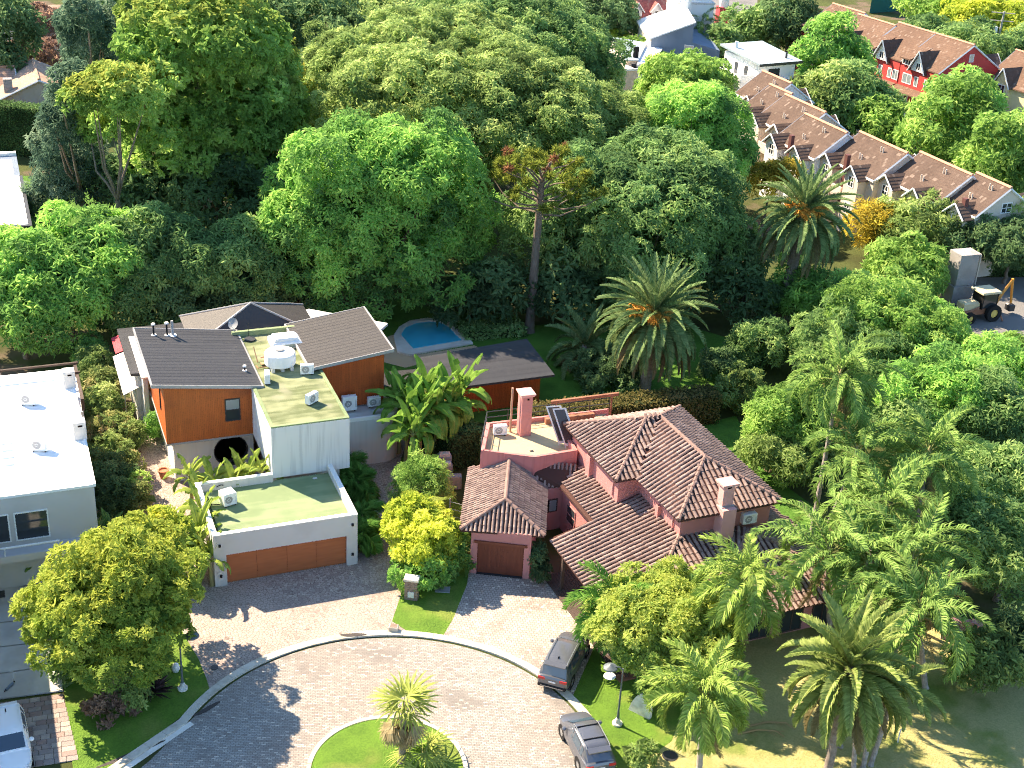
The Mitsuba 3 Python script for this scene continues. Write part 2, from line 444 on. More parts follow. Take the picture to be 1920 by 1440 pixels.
    m('sheet_pale', dirt((0.72, 0.74, 0.76), 0.3, 0.3), 0.45, 0.4)
    m('sheet_blue', dirt((0.36, 0.43, 0.47), 0.3, 0.3), 0.45, 0.4)
    m('flatred', dirt((0.45, 0.06, 0.07), 0.3, 0.5), 0.7)
    m('brownpipe', (0.13, 0.055, 0.05), 0.6)
    m('greenmesh', (0.02, 0.12, 0.10), 0.8)
    m('block_grey', dirt((0.33, 0.31, 0.30), 0.6, 1.2, (0.75, 0.73, 0.72)), 0.9)
    m('hedge_core', (0.03, 0.045, 0.015), 0.95)
    m('orange_steel', dirt((0.70, 0.30, 0.05), 0.4, 3), 0.55, 0.4)
    m('yellow_steel', dirt((0.72, 0.52, 0.14), 0.4, 3), 0.55, 0.4)
    m('cream_steel', dirt((0.62, 0.53, 0.34), 0.3, 3), 0.5, 0.4)
    m('rubber', (0.018, 0.018, 0.019), 0.85)
    m('wire_pole', (0.36, 0.34, 0.31), 0.8)
    m('paint_dark', (0.13, 0.135, 0.15), 0.22, 0.6, 0.4, coat=1.0)
    m('paint_grey', (0.14, 0.15, 0.18), 0.25, 0.6, 0.5, coat=1.0)
    m('paint_white', (0.78, 0.79, 0.80), 0.25, 0.5, coat=1.0)
    m('paint_silver', (0.55, 0.57, 0.60), 0.25, 0.6, 0.4, coat=1.0)
    m('paint_blue', (0.03, 0.05, 0.10), 0.25, 0.6, 0.3, coat=1.0)
    m('car_glass', (0.045, 0.07, 0.10), 0.06, 1.0)
    m('alloy', (0.45, 0.46, 0.47), 0.3, 0.6, 0.7)
    m('tail_red', (0.45, 0.03, 0.03), 0.2, 0.6)
    m('head_clear', (0.62, 0.64, 0.66), 0.12, 0.7)
    m('plate', (0.75, 0.75, 0.74), 0.5)
    m('lamp_metal', (0.10, 0.12, 0.13), 0.5, 0.5)
    m('lamp_glass', (0.75, 0.74, 0.70), 0.3)
    m('white_stone', dirt((0.72, 0.68, 0.62), 0.6, 3, (0.6, 0.58, 0.55)), 0.85)
    mat('fruit', lambda p, n, uv: mix((0.62, 0.24, 0.03), (0.80, 0.42, 0.07), noise(p.x * 8, p.y * 8, p.z * 8)), 0.7)
    mat('dry_flower', (0.36, 0.24, 0.11), 0.9)
    mat('frond_base', lambda p, n, uv: mix((0.30, 0.30, 0.15), (0.36, 0.28, 0.16), noise(p.x * 5, p.y * 5, p.z * 3)), 0.8)
    mat('banana_stem', lambda p, n, uv: mix((0.30, 0.32, 0.12), (0.28, 0.20, 0.10), noise(p.x * 7, p.y * 7, p.z * 3)), 0.8)


setup_mats()


# ---- vegetation ------------------------------------------------------------
def cards(P, A, N, L, Wd, fold=0.25):
    """n rhombic leaves: base P, axis A, face normal N, length L, width Wd."""
    A, N = unit(A), unit(N)
    S = unit(np.cross(A, N))
    N = np.cross(S, A)
    L, Wd = np.asarray(L)[:, None], np.asarray(Wd)[:, None]
    mid = P + A * L * 0.5 + N * Wd * fold
    tip = P + A * L - N * L * 0.12
    v = np.stack([P, mid + S * Wd * 0.5, tip, mid - S * Wd * 0.5], 1)
    return v


def card_mesh(vs, cols):
    """vs (n, 4, 3), cols (n, 3) -> vertices, faces, colours."""
    n = len(vs)
    i = np.arange(n)[:, None] * 4
    f = np.vstack([i + [0, 1, 2], i + [0, 2, 3]])
    return vs.reshape(-1, 3), f, np.repeat(cols, 4, 0)


def ball(rng, n):
    d = rng.normal(size=(n, 3))
    return unit(d)


def fib(n, rng, zmin=-0.3):
    i = np.arange(n) + rng.uniform(0.2, 0.8)
    z = 1 - i / n * (1 - zmin)
    ph = i * 2.399963 + rng.uniform(0, 6.28)
    r = np.sqrt(np.maximum(0, 1 - z * z))
    return np.c_[r * np.cos(ph), r * np.sin(ph), z]


def foliage(rng, lobes, pal, clump=1.1, tuft=0.42, dens=1.0, leaf=(0.42, 0.15), nl=6, droop=0.25, zmin=-0.45, rough=0.22, core=0.75, spray=0.5, tip=None):
    """Leaf tufts on clumps on the lobes (x, y, z, r, rz) of a crown. pal: dark, mid and light leaf colours.
    Returns the vertices, faces and colours of one mesh of leaves."""
    pal = np.minimum(np.array(pal, float) * np.array([[2.3], [2.35], [2.35]]) * np.array([1.10, 1.0, 1.2]), 0.9)
    allv, allc = [], []
    for (x, y, z, r, rz) in lobes:
        c0, R = np.array([x, y, z]), np.array([r, r, rz])
        area = 4 * np.pi * ((r * r) ** 1.6 / 3 + 2 * (r * rz) ** 1.6 / 3) ** (1 / 1.6) * (1 - zmin) / 2
        nc = max(6, int(area / (clump * clump * 1.8)))
        d = fib(nc, rng, zmin)
        d = unit(d + rng.normal(size=d.shape) * 0.35 / math.sqrt(max(nc, 1)) * 2)
        big = meshkit.noise(d * 2.3 + rng.uniform(0, 50, 3), 1) - 0.5
        k = 1 - clump * 0.5 / max(r, clump) + rough * 1.9 * big + rng.normal(size=nc) * rough * 0.45
        k = k + (rng.uniform(size=nc) < 0.14) * rng.uniform(0.05, 0.16, nc) - (rng.uniform(size=nc) < 0.10) * rng.uniform(0.1, 0.3, nc)
        cc = c0 + d * R * k[:, None]
        cr = clump * rng.uniform(0.5, 1.45, nc)
        nt = np.maximum(3, (4 * np.pi * cr * cr * 0.6 / (tuft * tuft * 1.15) * dens)).astype(int)
        ci = np.repeat(np.arange(nc), nt)
        e = ball(rng, len(ci))
        out = unit(d[ci] / R * r + [0, 0, 0.25])
        e = unit(e + out * 0.85)
        pos = cc[ci] + e * (cr[ci] * rng.uniform(0.72, 1.05, len(ci)))[:, None] * [1, 1, 0.8]
        axis = unit(e * 0.9 + [0, 0, 0.35] + ball(rng, len(ci)) * spray)
        # colour of each tuft
        tc = 0.5 + 0.9 * (meshkit.noise(cc * 0.35 + 7, 3)[ci] - 0.5) + rng.normal(size=len(ci)) * 0.16 + 0.22 * rng.normal(size=nc)[ci]
        tc = np.clip(tc, 0, 1)
        col = np.where(tc[:, None] < 0.5, pal[0] + (pal[1] - pal[0]) * tc[:, None] * 2, pal[1] + (pal[2] - pal[1]) * (tc[:, None] * 2 - 1))
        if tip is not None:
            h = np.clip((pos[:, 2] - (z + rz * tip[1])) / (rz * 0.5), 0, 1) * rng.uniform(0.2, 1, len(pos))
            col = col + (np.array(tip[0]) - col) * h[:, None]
        # leaves of each tuft fan out around its axis
        ph = rng.uniform(0, 6.28, len(pos))
        s1 = unit(np.cross(axis, ball(rng, len(pos))))
        s2 = np.cross(axis, s1)
        for q in range(nl):
            a = ph + q * 2 * np.pi / nl + rng.normal(size=len(pos)) * 0.25
            rad = s1 * np.cos(a)[:, None] + s2 * np.sin(a)[:, None]
            tilt = rng.uniform(0.25, 0.75, len(pos))[:, None]
            A = unit(rad + axis * tilt - [0, 0, droop])
            Nn = unit(axis + rng.normal(size=axis.shape) * 0.25 - rad * 0.2)
            sz = rng.uniform(0.7, 1.25, len(pos))
            allv.append(cards(pos + rad * 0.02, A, Nn, leaf[0] * sz, leaf[1] * sz))
            allc.append(np.clip(col * rng.uniform(0.82, 1.18, (len(pos), 1)), 0, 1))
        # sparse inner leaves, so that the crown is not hollow
        if core > 0:
            ni = int(area * 2.2 * core)
            e = ball(rng, ni)
            e[:, 2] = np.abs(e[:, 2]) * np.where(rng.uniform(size=ni) < 0.3, -0.6, 1)
            p = c0 + e * R * rng.uniform(0.45, 0.82, (ni, 1))
            A = unit(e + ball(rng, ni))
            allv.append(cards(p, A, unit(e + ball(rng, ni) * 0.4), np.full(ni, 0.75), np.full(ni, 0.5)))
            allc.append(np.clip(pal[0] * rng.uniform(0.8, 1.2, (ni, 1)), 0, 1))
    return card_mesh(np.concatenate(allv), np.concatenate(allc))


def branch_mesh(rng, base, lobes, r0, limbs=7):
    """A tapered trunk with limbs that reach into the lobes."""
    m = MB()
    b = np.array(base, float)
    top = np.mean([l[:3] for l in lobes], 0)
    fork = b + (top - b) * 0.45
    fork[2] = b[2] + (top[2] - b[2]) * 0.5
    t = np.linspace(0, 1, 6)[:, None]
    wob = np.zeros((6, 3))
    wob[1:5, :2] = rng.normal(size=(4, 2)) * r0 * 0.5
    m.tube(b + (fork - b) * t + wob - [0, 0, 0.1], np.linspace(r0 * 1.25, r0 * 0.8, 6), 9)
    for k in range(limbs):
        l = lobes[k % len(lobes)]
        e = ball(rng, 1)[0]
        e[2] = abs(e[2]) * 0.6
        end = np.array(l[:3]) + e * [l[3], l[3], l[4]] * 0.7
        mid = (fork + end) / 2 + [0, 0, -0.15 * (end[2] - fork[2])] + rng.normal(size=3) * 0.3
        q = np.array([fork, fork * 0.5 + mid * 0.5 + [0, 0, 0.2], mid, mid * 0.4 + end * 0.6, end])
        m.tube(q, np.array([0.55, 0.42, 0.32, 0.2, 0.06]) * r0, 6)
    return m


PAL = {
    'lime': [(0.055, 0.11, 0.022), (0.125, 0.22, 0.045), (0.22, 0.32, 0.08)],
    'fresh': [(0.05, 0.11, 0.03), (0.11, 0.22, 0.045), (0.2, 0.33, 0.07)],
    'mid': [(0.045, 0.09, 0.03), (0.095, 0.17, 0.05), (0.18, 0.26, 0.08)],
    'olive': [(0.055, 0.09, 0.025), (0.12, 0.185, 0.05), (0.22, 0.29, 0.09)],
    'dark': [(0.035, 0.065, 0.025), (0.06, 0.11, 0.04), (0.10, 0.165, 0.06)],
    'conifer': [(0.03, 0.06, 0.035), (0.055, 0.10, 0.055), (0.11, 0.16, 0.09)],
    'yellow': [(0.09, 0.14, 0.02), (0.23, 0.29, 0.035), (0.36, 0.40, 0.06)],
    'gold': [(0.08, 0.09, 0.015), (0.24, 0.21, 0.03), (0.40, 0.34, 0.05)],
    'rust': [(0.06, 0.05, 0.03), (0.13, 0.09, 0.06), (0.20, 0.15, 0.09)],
}


def tree(name, label, lobes, pal, base=None, r0=0.25, seed=0, group=None, cat='tree', trunk=True, limbs=7, **kw):
    rng = np.random.default_rng(seed + 11)
    k = thing(name, label, cat, group)
    v, f, c = foliage(rng, lobes, PAL[pal] if isinstance(pal, str) else pal, **kw)
    part(k, 'crown' if trunk else 'foliage', (v, f), 'leaf', color=c)
    if trunk:
        if base is None:
            lo = max(lobes, key=lambda l: l[3])
            base = (lo[0], lo[1], 0)
        part(k, 'trunk', branch_mesh(rng, (base[0], base[1], base[2] if len(base) > 2 else 0), lobes, r0, limbs), 'bark', True)
    return k


def frond_mesh(rng, L=3.0, up=60, droop=80, nleaf=36, wl=0.5, ww=0.035, plume=0.0, vee=35, hang=0.3, cols=((0.07, 0.13, 0.03), (0.14, 0.22, 0.06)), rach=(0.25, 0.27, 0.09), dead=0.0, taper=0.75, stalk=0.12):
    """A pinnate leaf in the x-z plane from the origin: it leaves at the angle up over the horizon and bends down by droop degrees."""
    n = 14
    t = np.linspace(0, 1, n)
    ang = np.radians(up - droop * t ** 1.35)
    dx, dz = np.cos(ang), np.sin(ang)
    x = np.r_[0, np.cumsum((dx[1:] + dx[:-1]) / 2)] * L / (n - 1)
    z = np.r_[0, np.cumsum((dz[1:] + dz[:-1]) / 2)] * L / (n - 1)
    mb = MB()
    side = np.linspace(0, rng.normal() * 0.06, n) * L
    pts = np.c_[x, side, z]
    mb.tube(pts, np.linspace(0.035, 0.008, n) * (L / 3) ** 0.5, 4, False)
    v0, f0 = mb.vf()
    s = np.linspace(stalk, 0.995, nleaf)
    P = np.c_[np.interp(s, t, x), np.interp(s, t, side), np.interp(s, t, z)]
    a = np.interp(s, t, ang)
    tang = np.c_[np.cos(a), np.zeros(nleaf), np.sin(a)]
    nor = np.c_[-np.sin(a), np.zeros(nleaf), np.cos(a)]
    lv, lc = [], []
    prof = np.minimum(1, 0.35 + 2.6 * s) * (1 - taper * np.maximum(0, (s - 0.45) / 0.55) ** 1.6)
    for sg in (-1, 1):
        sw = np.array([0, sg, 0.0])
        pl = rng.uniform(-1, 1, nleaf)[:, None] * plume
        ve = math.radians(vee)
        A = unit(tang * (0.55 + 0.5 * s[:, None]) + sw * math.cos(ve) + nor * (math.sin(ve) + pl) + rng.normal(size=(nleaf, 3)) * 0.07)
        ln = wl * prof * rng.uniform(0.85, 1.1, nleaf)
        N = unit(nor - sw * 0.5 + tang * 0.1)
        w = np.full(nleaf, ww)
        # two segments per leaflet: the outer one bends down
        S = unit(np.cross(A, N))
        half = P + A * (ln * 0.55)[:, None]
        A2 = unit(A - np.array([0, 0, 1]) * hang * rng.uniform(0.6, 1.5, (nleaf, 1)))
        end = half + A2 * (ln * 0.45)[:, None]
        q = np.stack([P - S * (w * 0.35)[:, None], P + S * (w * 0.35)[:, None], half + S * (w * 0.5)[:, None], half - S * (w * 0.5)[:, None], end], 1)
        lv.append(q)
        tt = rng.uniform(0, 1, (nleaf, 1))
        c = np.array(cols[0]) * (1 - tt) + np.array(cols[1]) * tt
        if dead:
            c = c * (1 - dead) + np.array([0.27, 0.21, 0.13]) * dead * rng.uniform(0.6, 1.2, (nleaf, 1))
        lc.append(c)
    q, c = np.concatenate(lv), np.concatenate(lc)
    i = np.arange(len(q))[:, None] * 5 + len(v0)
    f = np.vstack([f0, i + [0, 1, 2], i + [0, 2, 3], i + [3, 2, 4]])
    return np.vstack([v0, q.reshape(-1, 3)]), f, np.vstack([np.tile(rach, (len(v0), 1)), np.repeat(c, 5, 0)])


def palm_trunk(rng, base, top, r0, r1, rings=20, sides=12, lean=0.0):
    m = MB()
    b, e = np.array(base, float), np.array(top, float)
    t = np.linspace(0, 1, rings)
    p = b + (e - b) * t[:, None]
    p[:, :2] += (np.array([lean, lean * 0.3])) * (np.sin(t * np.pi))[:, None]
    r = r0 + (r1 - r0) * t
    r = r * (1 + 0.05 * (-1) ** np.arange(rings))
    r[0] *= 1.25
    m.tube(p, r, sides)
    return m


def put_frond(palm, src, top, az, tilt=0, roll=0, scale=1.0, name='frond'):
    M = T().translate([float(x) for x in top]).rotate([0, 0, 1], az).rotate([0, 1, 0], -tilt).rotate([1, 0, 0], roll).scale(scale)
    return again(palm, name, src, M)


FROND = {}


def frond_src(kind, i, **kw):
    """The ply of frond variant i of a kind, kept outside the scene until a palm takes it."""
    key = (kind, i)
    if key not in FROND:
        v, f, c = frond_mesh(np.random.default_rng(hash_of(kind) + i * 7), **kw)
        FROND[key] = mikit.ply((v, f), 'mat_frond', False, color=c)
    return FROND[key]


def hash_of(s):
    return sum(ord(ch) * (i + 3) for i, ch in enumerate(s)) % 10007


def add_frond(palm, d, top, az, tilt=0, roll=0, scale=1.0, name='frond'):
    k = numbered(palm + '__' + name)
    scene[k] = {**d, 'to_world': T().translate([float(x) for x in top]).rotate([0, 0, 1], az).rotate([0, 1, 0], -tilt).rotate([1, 0, 0], roll).scale(scale)}
    return k


# ---- the ground ------------------------------------------------------------
def build_ground():
    m = MB()
    m.sheet([(-1500, -300), (1500, -300), (1500, 3000), (-1500, 3000)], -0.03)
    struct('ground', m, 'soil')
    C = (-4.8, 49.35)
    def ring(r, a0, a1, n=60):
        return [tuple(q) for q in arc(C, r, a0, a1, n)]
    # road: the turning circle and the lane that leaves it towards the camera
    left = [(-15.94, 49.07), (-18.04, 45.36)]
    pts = ring(10.2, -35, 160) + left + [(-20, 30), (8, 30)]
    m = MB(); m.sheet(pts, 0.0)
    struct('road', m, 'road')
    # driveways, path and lawns are flush sheets, each a few millimetres above the one below
    m = MB()
    m.sheet(ring(10.75, 172, 90, 40) + [(-5.80, 60.98), (-5.48, 64.30), (-5.85, 68.11), (-6.74, 72.22), (-7.07, 78.92), (-6.5, 90), (-17, 90), (-24.5, 82), (-24.3, 74), (-22.00, 70.56), (-19.13, 63.46), (-16.65, 58.75), (-15.43, 56.81), (-14.61, 55.15)], 0.004)
    struct('driveway', m, 'cobble')
    m = MB()
    m.sheet(ring(10.75, 80, 35, 30) + [(5.42, 60.37), (4.45, 62.71), (2.81, 67.03), (-1.88, 66.83), (-1.90, 64.93), (-2.48, 61.54)], 0.006)
    struct('driveway', m, 'cobble2')
    m = MB()
    m.sheet([(-14.61, 55.15), (-15.43, 56.81), (-16.65, 58.75), (-18.05, 61.52), (-21.62, 64.81), (-26.63, 64.29), (-22.41, 55.95), (-21.39, 53.62), (-19.15, 47.98), (-17.46, 47.42), (-17.39, 48.48)] + [(-14.18, 54.09)], 0.009)
    struct('lawn', m, 'lawn')
    m = MB()
    m.sheet(ring(10.75, 90, 80, 8) + [(-2.48, 61.54), (-1.90, 64.93), (-1.88, 66.83), (-2.73, 73.30), (-5.38, 79.12), (-7.07, 78.92), (-6.74, 72.22), (-5.85, 68.11), (-5.48, 64.30), (-5.80, 60.98)], 0.012)
    struct('lawn', m, 'lawn')
    m = MB()
    m.sheet(ring(10.75, 35, -35, 30) + [(9, 40), (40, 36), (40, 60), (25.47, 62.74), (17.45, 66.60), (6.50, 65.50), (5.42, 60.37)], 0.015)
    struct('lawn', m, 'lawn_dry')
    m = MB()
    m.sheet(ring(10.78, 35, -20, 24) + [(6.90, 50.49), (8.85, 52.54), (9.98, 56.29), (11.67, 61.92), (6.50, 65.50), (5.42, 60.37)], 0.019)
    struct('lawn', m, 'lawn')
    m = MB()
    m.sheet([(-0.94, 84.19), (1.66, 85.31), (8.53, 86.97), (14.53, 89.41), (19.55, 100.39), (12.57, 104.75), (1.46, 102.07), (-11.16, 105.82), (-10.38, 91.50), (-7.52, 86.62)], 0.02)
    struct('lawn', m, 'lawn_deep')
    m = MB()
    m.sheet([(13.03, 85.90), (16.31, 87.94), (17.18, 80.30), (20.22, 75.17), (19.78, 69.05), (17.63, 67.71), (16.91, 73.54)], 0.023)
    struct('lawn', m, 'lawn_deep')
    m = MB(); m.sheet([(-50.85, 132.08), (-42.64, 133.63), (-37.16, 120.00), (-45.17, 115.76)], 0.02)
    struct('lawn', m, 'lawn_deep')
    m = MB(); m.sheet(arc(C, 3.56, 0, 360, 65)[:-1], 0.10)
    struct('traffic_island', m, 'lawn', label='grass of the round island in the turning circle')
    # kerbs in cast lengths with open joints
    def kerb_stone(parent, r0, r1, a0, a1, z, gut=None):
        m = MB()
        A, B = arc(C, r1, a0, a1, 7), arc(C, r0, a1, a0, 7)
        m.prism([tuple(q) for q in A] + [tuple(q) for q in B], -0.02, z)
        part(parent, 'kerb_stone', m, 'kerb')
    k = numbered('kerb'); labels[k] = {'kind': 'structure'}
    m = MB()
    m.prism(ring(10.33, -35, 166) + ring(9.92, 166, -35), -0.02, 0.012)
    put(k + '__gutter', m.vf(), 'gutter')
    for i in range(45):
        a = -33 + i * 4.45
        kerb_stone(k, 10.34, 10.78, a, a + 4.38, 0.075 + 0.02 * math.sin(i * 0.7))
    # the straight length at the left
    p0 = np.array(arc(C, 10.78, 166, 166, 1)[0]); p1 = np.array((-17.79, 48.23))
    d = (p1 - p0) / np.linalg.norm(p1 - p0)
    s = np.array([d[1], -d[0]])
    if s @ (np.array(C) - p0) < 0:
        s = -s
    L = np.linalg.norm(p1 - p0)
    n = int(L / 1.1) + 1
    for i in range(n):
        a, b = p0 + d * (i * 1.1 + 0.01), p0 + d * (i * 1.1 + 1.09)
        m = MB(); m.prism([tuple(a), tuple(b), tuple(b + s * 0.44), tuple(a + s * 0.44)], -0.02, 0.085)
        part(k, 'kerb_stone', m, 'kerb')
    m = MB(); m.prism([tuple(p0 + s * 0.45 - d * 0.3), tuple(p1 + s * 0.45 + d), tuple(p1 + s * 0.75 + d), tuple(p0 + s * 0.75 - d * 0.3)], -0.02, 0.0125)
    part(k, 'gutter', m, 'gutter')
    k2 = numbered('kerb'); labels[k2] = {'kind': 'structure'}
    for i in range(24):
        kerb_stone(k2, 3.57, 3.78, i * 15, i * 15 + 14.7, 0.13)
    # concrete slabs of the drive at the left edge and the stone pavers in front of them
    k = numbered('slab_drive'); labels[k] = {'kind': 'structure'}
    rows = [((-29.21, 61.52), (-25.57, 62.40)), ((-27.99, 58.32), (-24.46, 59.42)), ((-27.21, 56.30), (-23.54, 57.45)), ((-26.39, 54.17), (-22.23, 55.61)), ((-25.68, 52.30), (-21.42, 53.61))]
    for (a, b), (c, d) in zip(rows[:-1], rows[1:]):
        a, b, c, d = (np.array(q) for q in (a, b, c, d))
        w = unit(c - a) * 0.05
        m = MB(); m.prism([tuple(c - w), tuple(d - w), tuple(b + w), tuple(a + w)], -0.02, 0.06)
        part(k, 'slab', m, 'concrete')
    rng = np.random.default_rng(4)
    k = numbered('paved_drive'); labels[k] = {'kind': 'structure'}
    a, b = np.array((-25.81, 51.97)), np.array((-21.37, 53.45))
    u = unit(b - a); v = -np.array([-u[1], u[0]])
    row = 0.36
    for r in range(14):
        x = np.linalg.norm(b - a) + 0.16 * r / 3.4
        e = a + v * (r * row)
        while x > 0.1:
            w = rng.uniform(0.34, 0.75)
            x0 = max(0, x - w)
            c0 = [e + u * (x0 + 0.012), e + u * (x - 0.012)]
            m = MB(); z = 0.02 + rng.uniform(0, 0.02)
            m.prism([tuple(c0[0] + v * (row - 0.015)), tuple(c0[1] + v * (row - 0.015)), tuple(c0[1] + v * 0.01), tuple(c0[0] + v * 0.01)], -0.02, z)
            part(k, 'paver', m, rng.choice(['paver', 'paver', 'paver_pale', 'paver_red']))
            x = x0
    # streets far back
    m = MB(); m.sheet([(36.88, 148.60), (41.43, 147.51), (52.80, 184.79), (51.58, 206.34), (45.50, 191.92)], 0.01)
    struct('street', m, 'asphalt')
    m = MB(); m.sheet([(36.36, 103.76), (44.60, 105.99), (49.14, 119.96), (40.81, 118.67)], 0.01)
    struct('street', m, 'asphalt')
    m = MB(); m.sheet([(7.07, 185.89), (24.09, 181.13), (36.47, 224.96), (41.83, 264.45), (4.55, 252.74)], 0.008)
    struct('street', m, 'asphalt')


build_ground()


# ---- parts that several buildings share ------------------------------------
def win(parent, P, r, w, h, nx=1, ny=1, fm='white', gm='glass', fw=0.06, proud=0.05, name='window', gms=None):
    """A window on a wall: P its lower left corner on the wall face, r the unit vector to the right; the frame stands proud of the wall."""
    P, r = np.asarray(P, float), np.asarray(r, float)
    n = np.array([r[1], -r[0], 0.0])
    Z = np.array([0, 0, 1.0])
    def blk(m, x0, x1, z0, z1, d0, d1):
        q = lambda x, d, z: P + r * x + n * d + Z * z
        m.hexa([q(x0, d1, z0), q(x1, d1, z0), q(x1, d0, z0), q(x0, d0, z0), q(x0, d1, z1), q(x1, d1, z1), q(x1, d0, z1), q(x0, d0, z1)])
    m = MB()
    blk(m, 0, fw, 0, h, -0.02, proud); blk(m, w - fw, w, 0, h, -0.02, proud)
    blk(m, fw, w - fw, 0, fw, -0.02, proud); blk(m, fw, w - fw, h - fw, h, -0.02, proud)
    cw, ch = (w - 2 * fw) / nx, (h - 2 * fw) / ny
    for i in range(1, nx):
        blk(m, fw + cw * i - fw * 0.4, fw + cw * i + fw * 0.4, fw, h - fw, -0.02, proud * 0.8)
    for i in range(1, ny):
        blk(m, fw, w - fw, fw + ch * i - fw * 0.4, fw + ch * i + fw * 0.4, -0.02, proud * 0.7)
    k = part(parent, name, m, fm)
    if parent.count('__') == 0:
        q = 0
        for i in range(nx):
            for j in range(ny):
                g = MB(); blk(g, fw + cw * i, fw + cw * (i + 1), fw + ch * j, fw + ch * (j + 1), -0.03, proud * 0.35)
                part(k, 'pane', g, gms[q % len(gms)] if gms else gm)
                q += 1
    return k


def ac_unit(label, fr, a, b, z, rot, w=0.85, d=0.34, h=0.62, group=None, feet=True):
    f = Fr(fr(a, b, z), fr.ang + rot)
    k = thing('air_conditioner', label, 'air conditioner', group)
    m = MB(); m.cbox(f, -w / 2, w / 2, -d / 2, d / 2, 0.08, h + 0.08, 0.02)
    part(k, 'casing', m, 'plastic_white')
    m = MB()
    c = f(-w * 0.12, -d / 2 - 0.012, h / 2 + 0.08)
    w_ = np.linspace(0, 2 * np.pi, 19)[:-1]
    for r0, r1 in ((0.0, 0.07), (0.1, 0.24)):
        ring0, ring1 = [c + f.u * np.cos(q) * r1 + np.array([0, 0, 1]) * np.sin(q) * r1 for q in w_], [c + f.u * np.cos(q) * max(r0, 0.001) + np.array([0, 0, 1]) * np.sin(q) * max(r0, 0.001) for q in w_]
        n = len(w_)
        m.add(ring0 + ring1, [[i, (i + 1) % n, n + (i + 1) % n, n + i] for i in range(n)])
    part(k, 'fan_grille', m, 'grey_metal')
    m = MB()
    m.box(f, w * 0.36, w * 0.47, -d / 2 - 0.01, -d / 2, h * 0.2 + 0.08, h * 0.7 + 0.08)
    part(k, 'side_panel', m, 'pale_metal')
    for s in (-0.7, 0.7) if feet else ():
        part(k, 'foot', MB().box(f, s * w / 2 - 0.04, s * w / 2 + 0.04, -d / 2, d / 2, 0.0, 0.08), 'dark_metal')
    return k


def pipe_vent(label, fr, a, b, z, h, r=0.06, cap=True, group=None, capm='plastic_white', pm='black'):
    k = thing('roof_vent', label, 'vent pipe', group)
    p = fr(a, b, z)
    m = MB(); m.tube([p, p + [0, 0, h]], r, 10)
    part(k, 'pipe', m, pm, 30)
    m = MB(); m.lathe(p, [(0.001, 0), (r * 3.2, 0.0), (r * 3.0, 0.04), (r * 1.1, 0.05)], 12)
    part(k, 'flashing', m, 'pale_metal')
    if cap:
        m = MB(); m.lathe(p + [0, 0, h - 0.02], [(0.001, 0), (r * 2.2, 0.0), (r * 2.2, 0.09), (0.001, 0.11)], 14)
        part(k, 'cap', m, capm)
    return k


# ---- the house with the orange wood cladding and its garage ------------------
HF = Fr((-15.95, 63.2), 22.4)


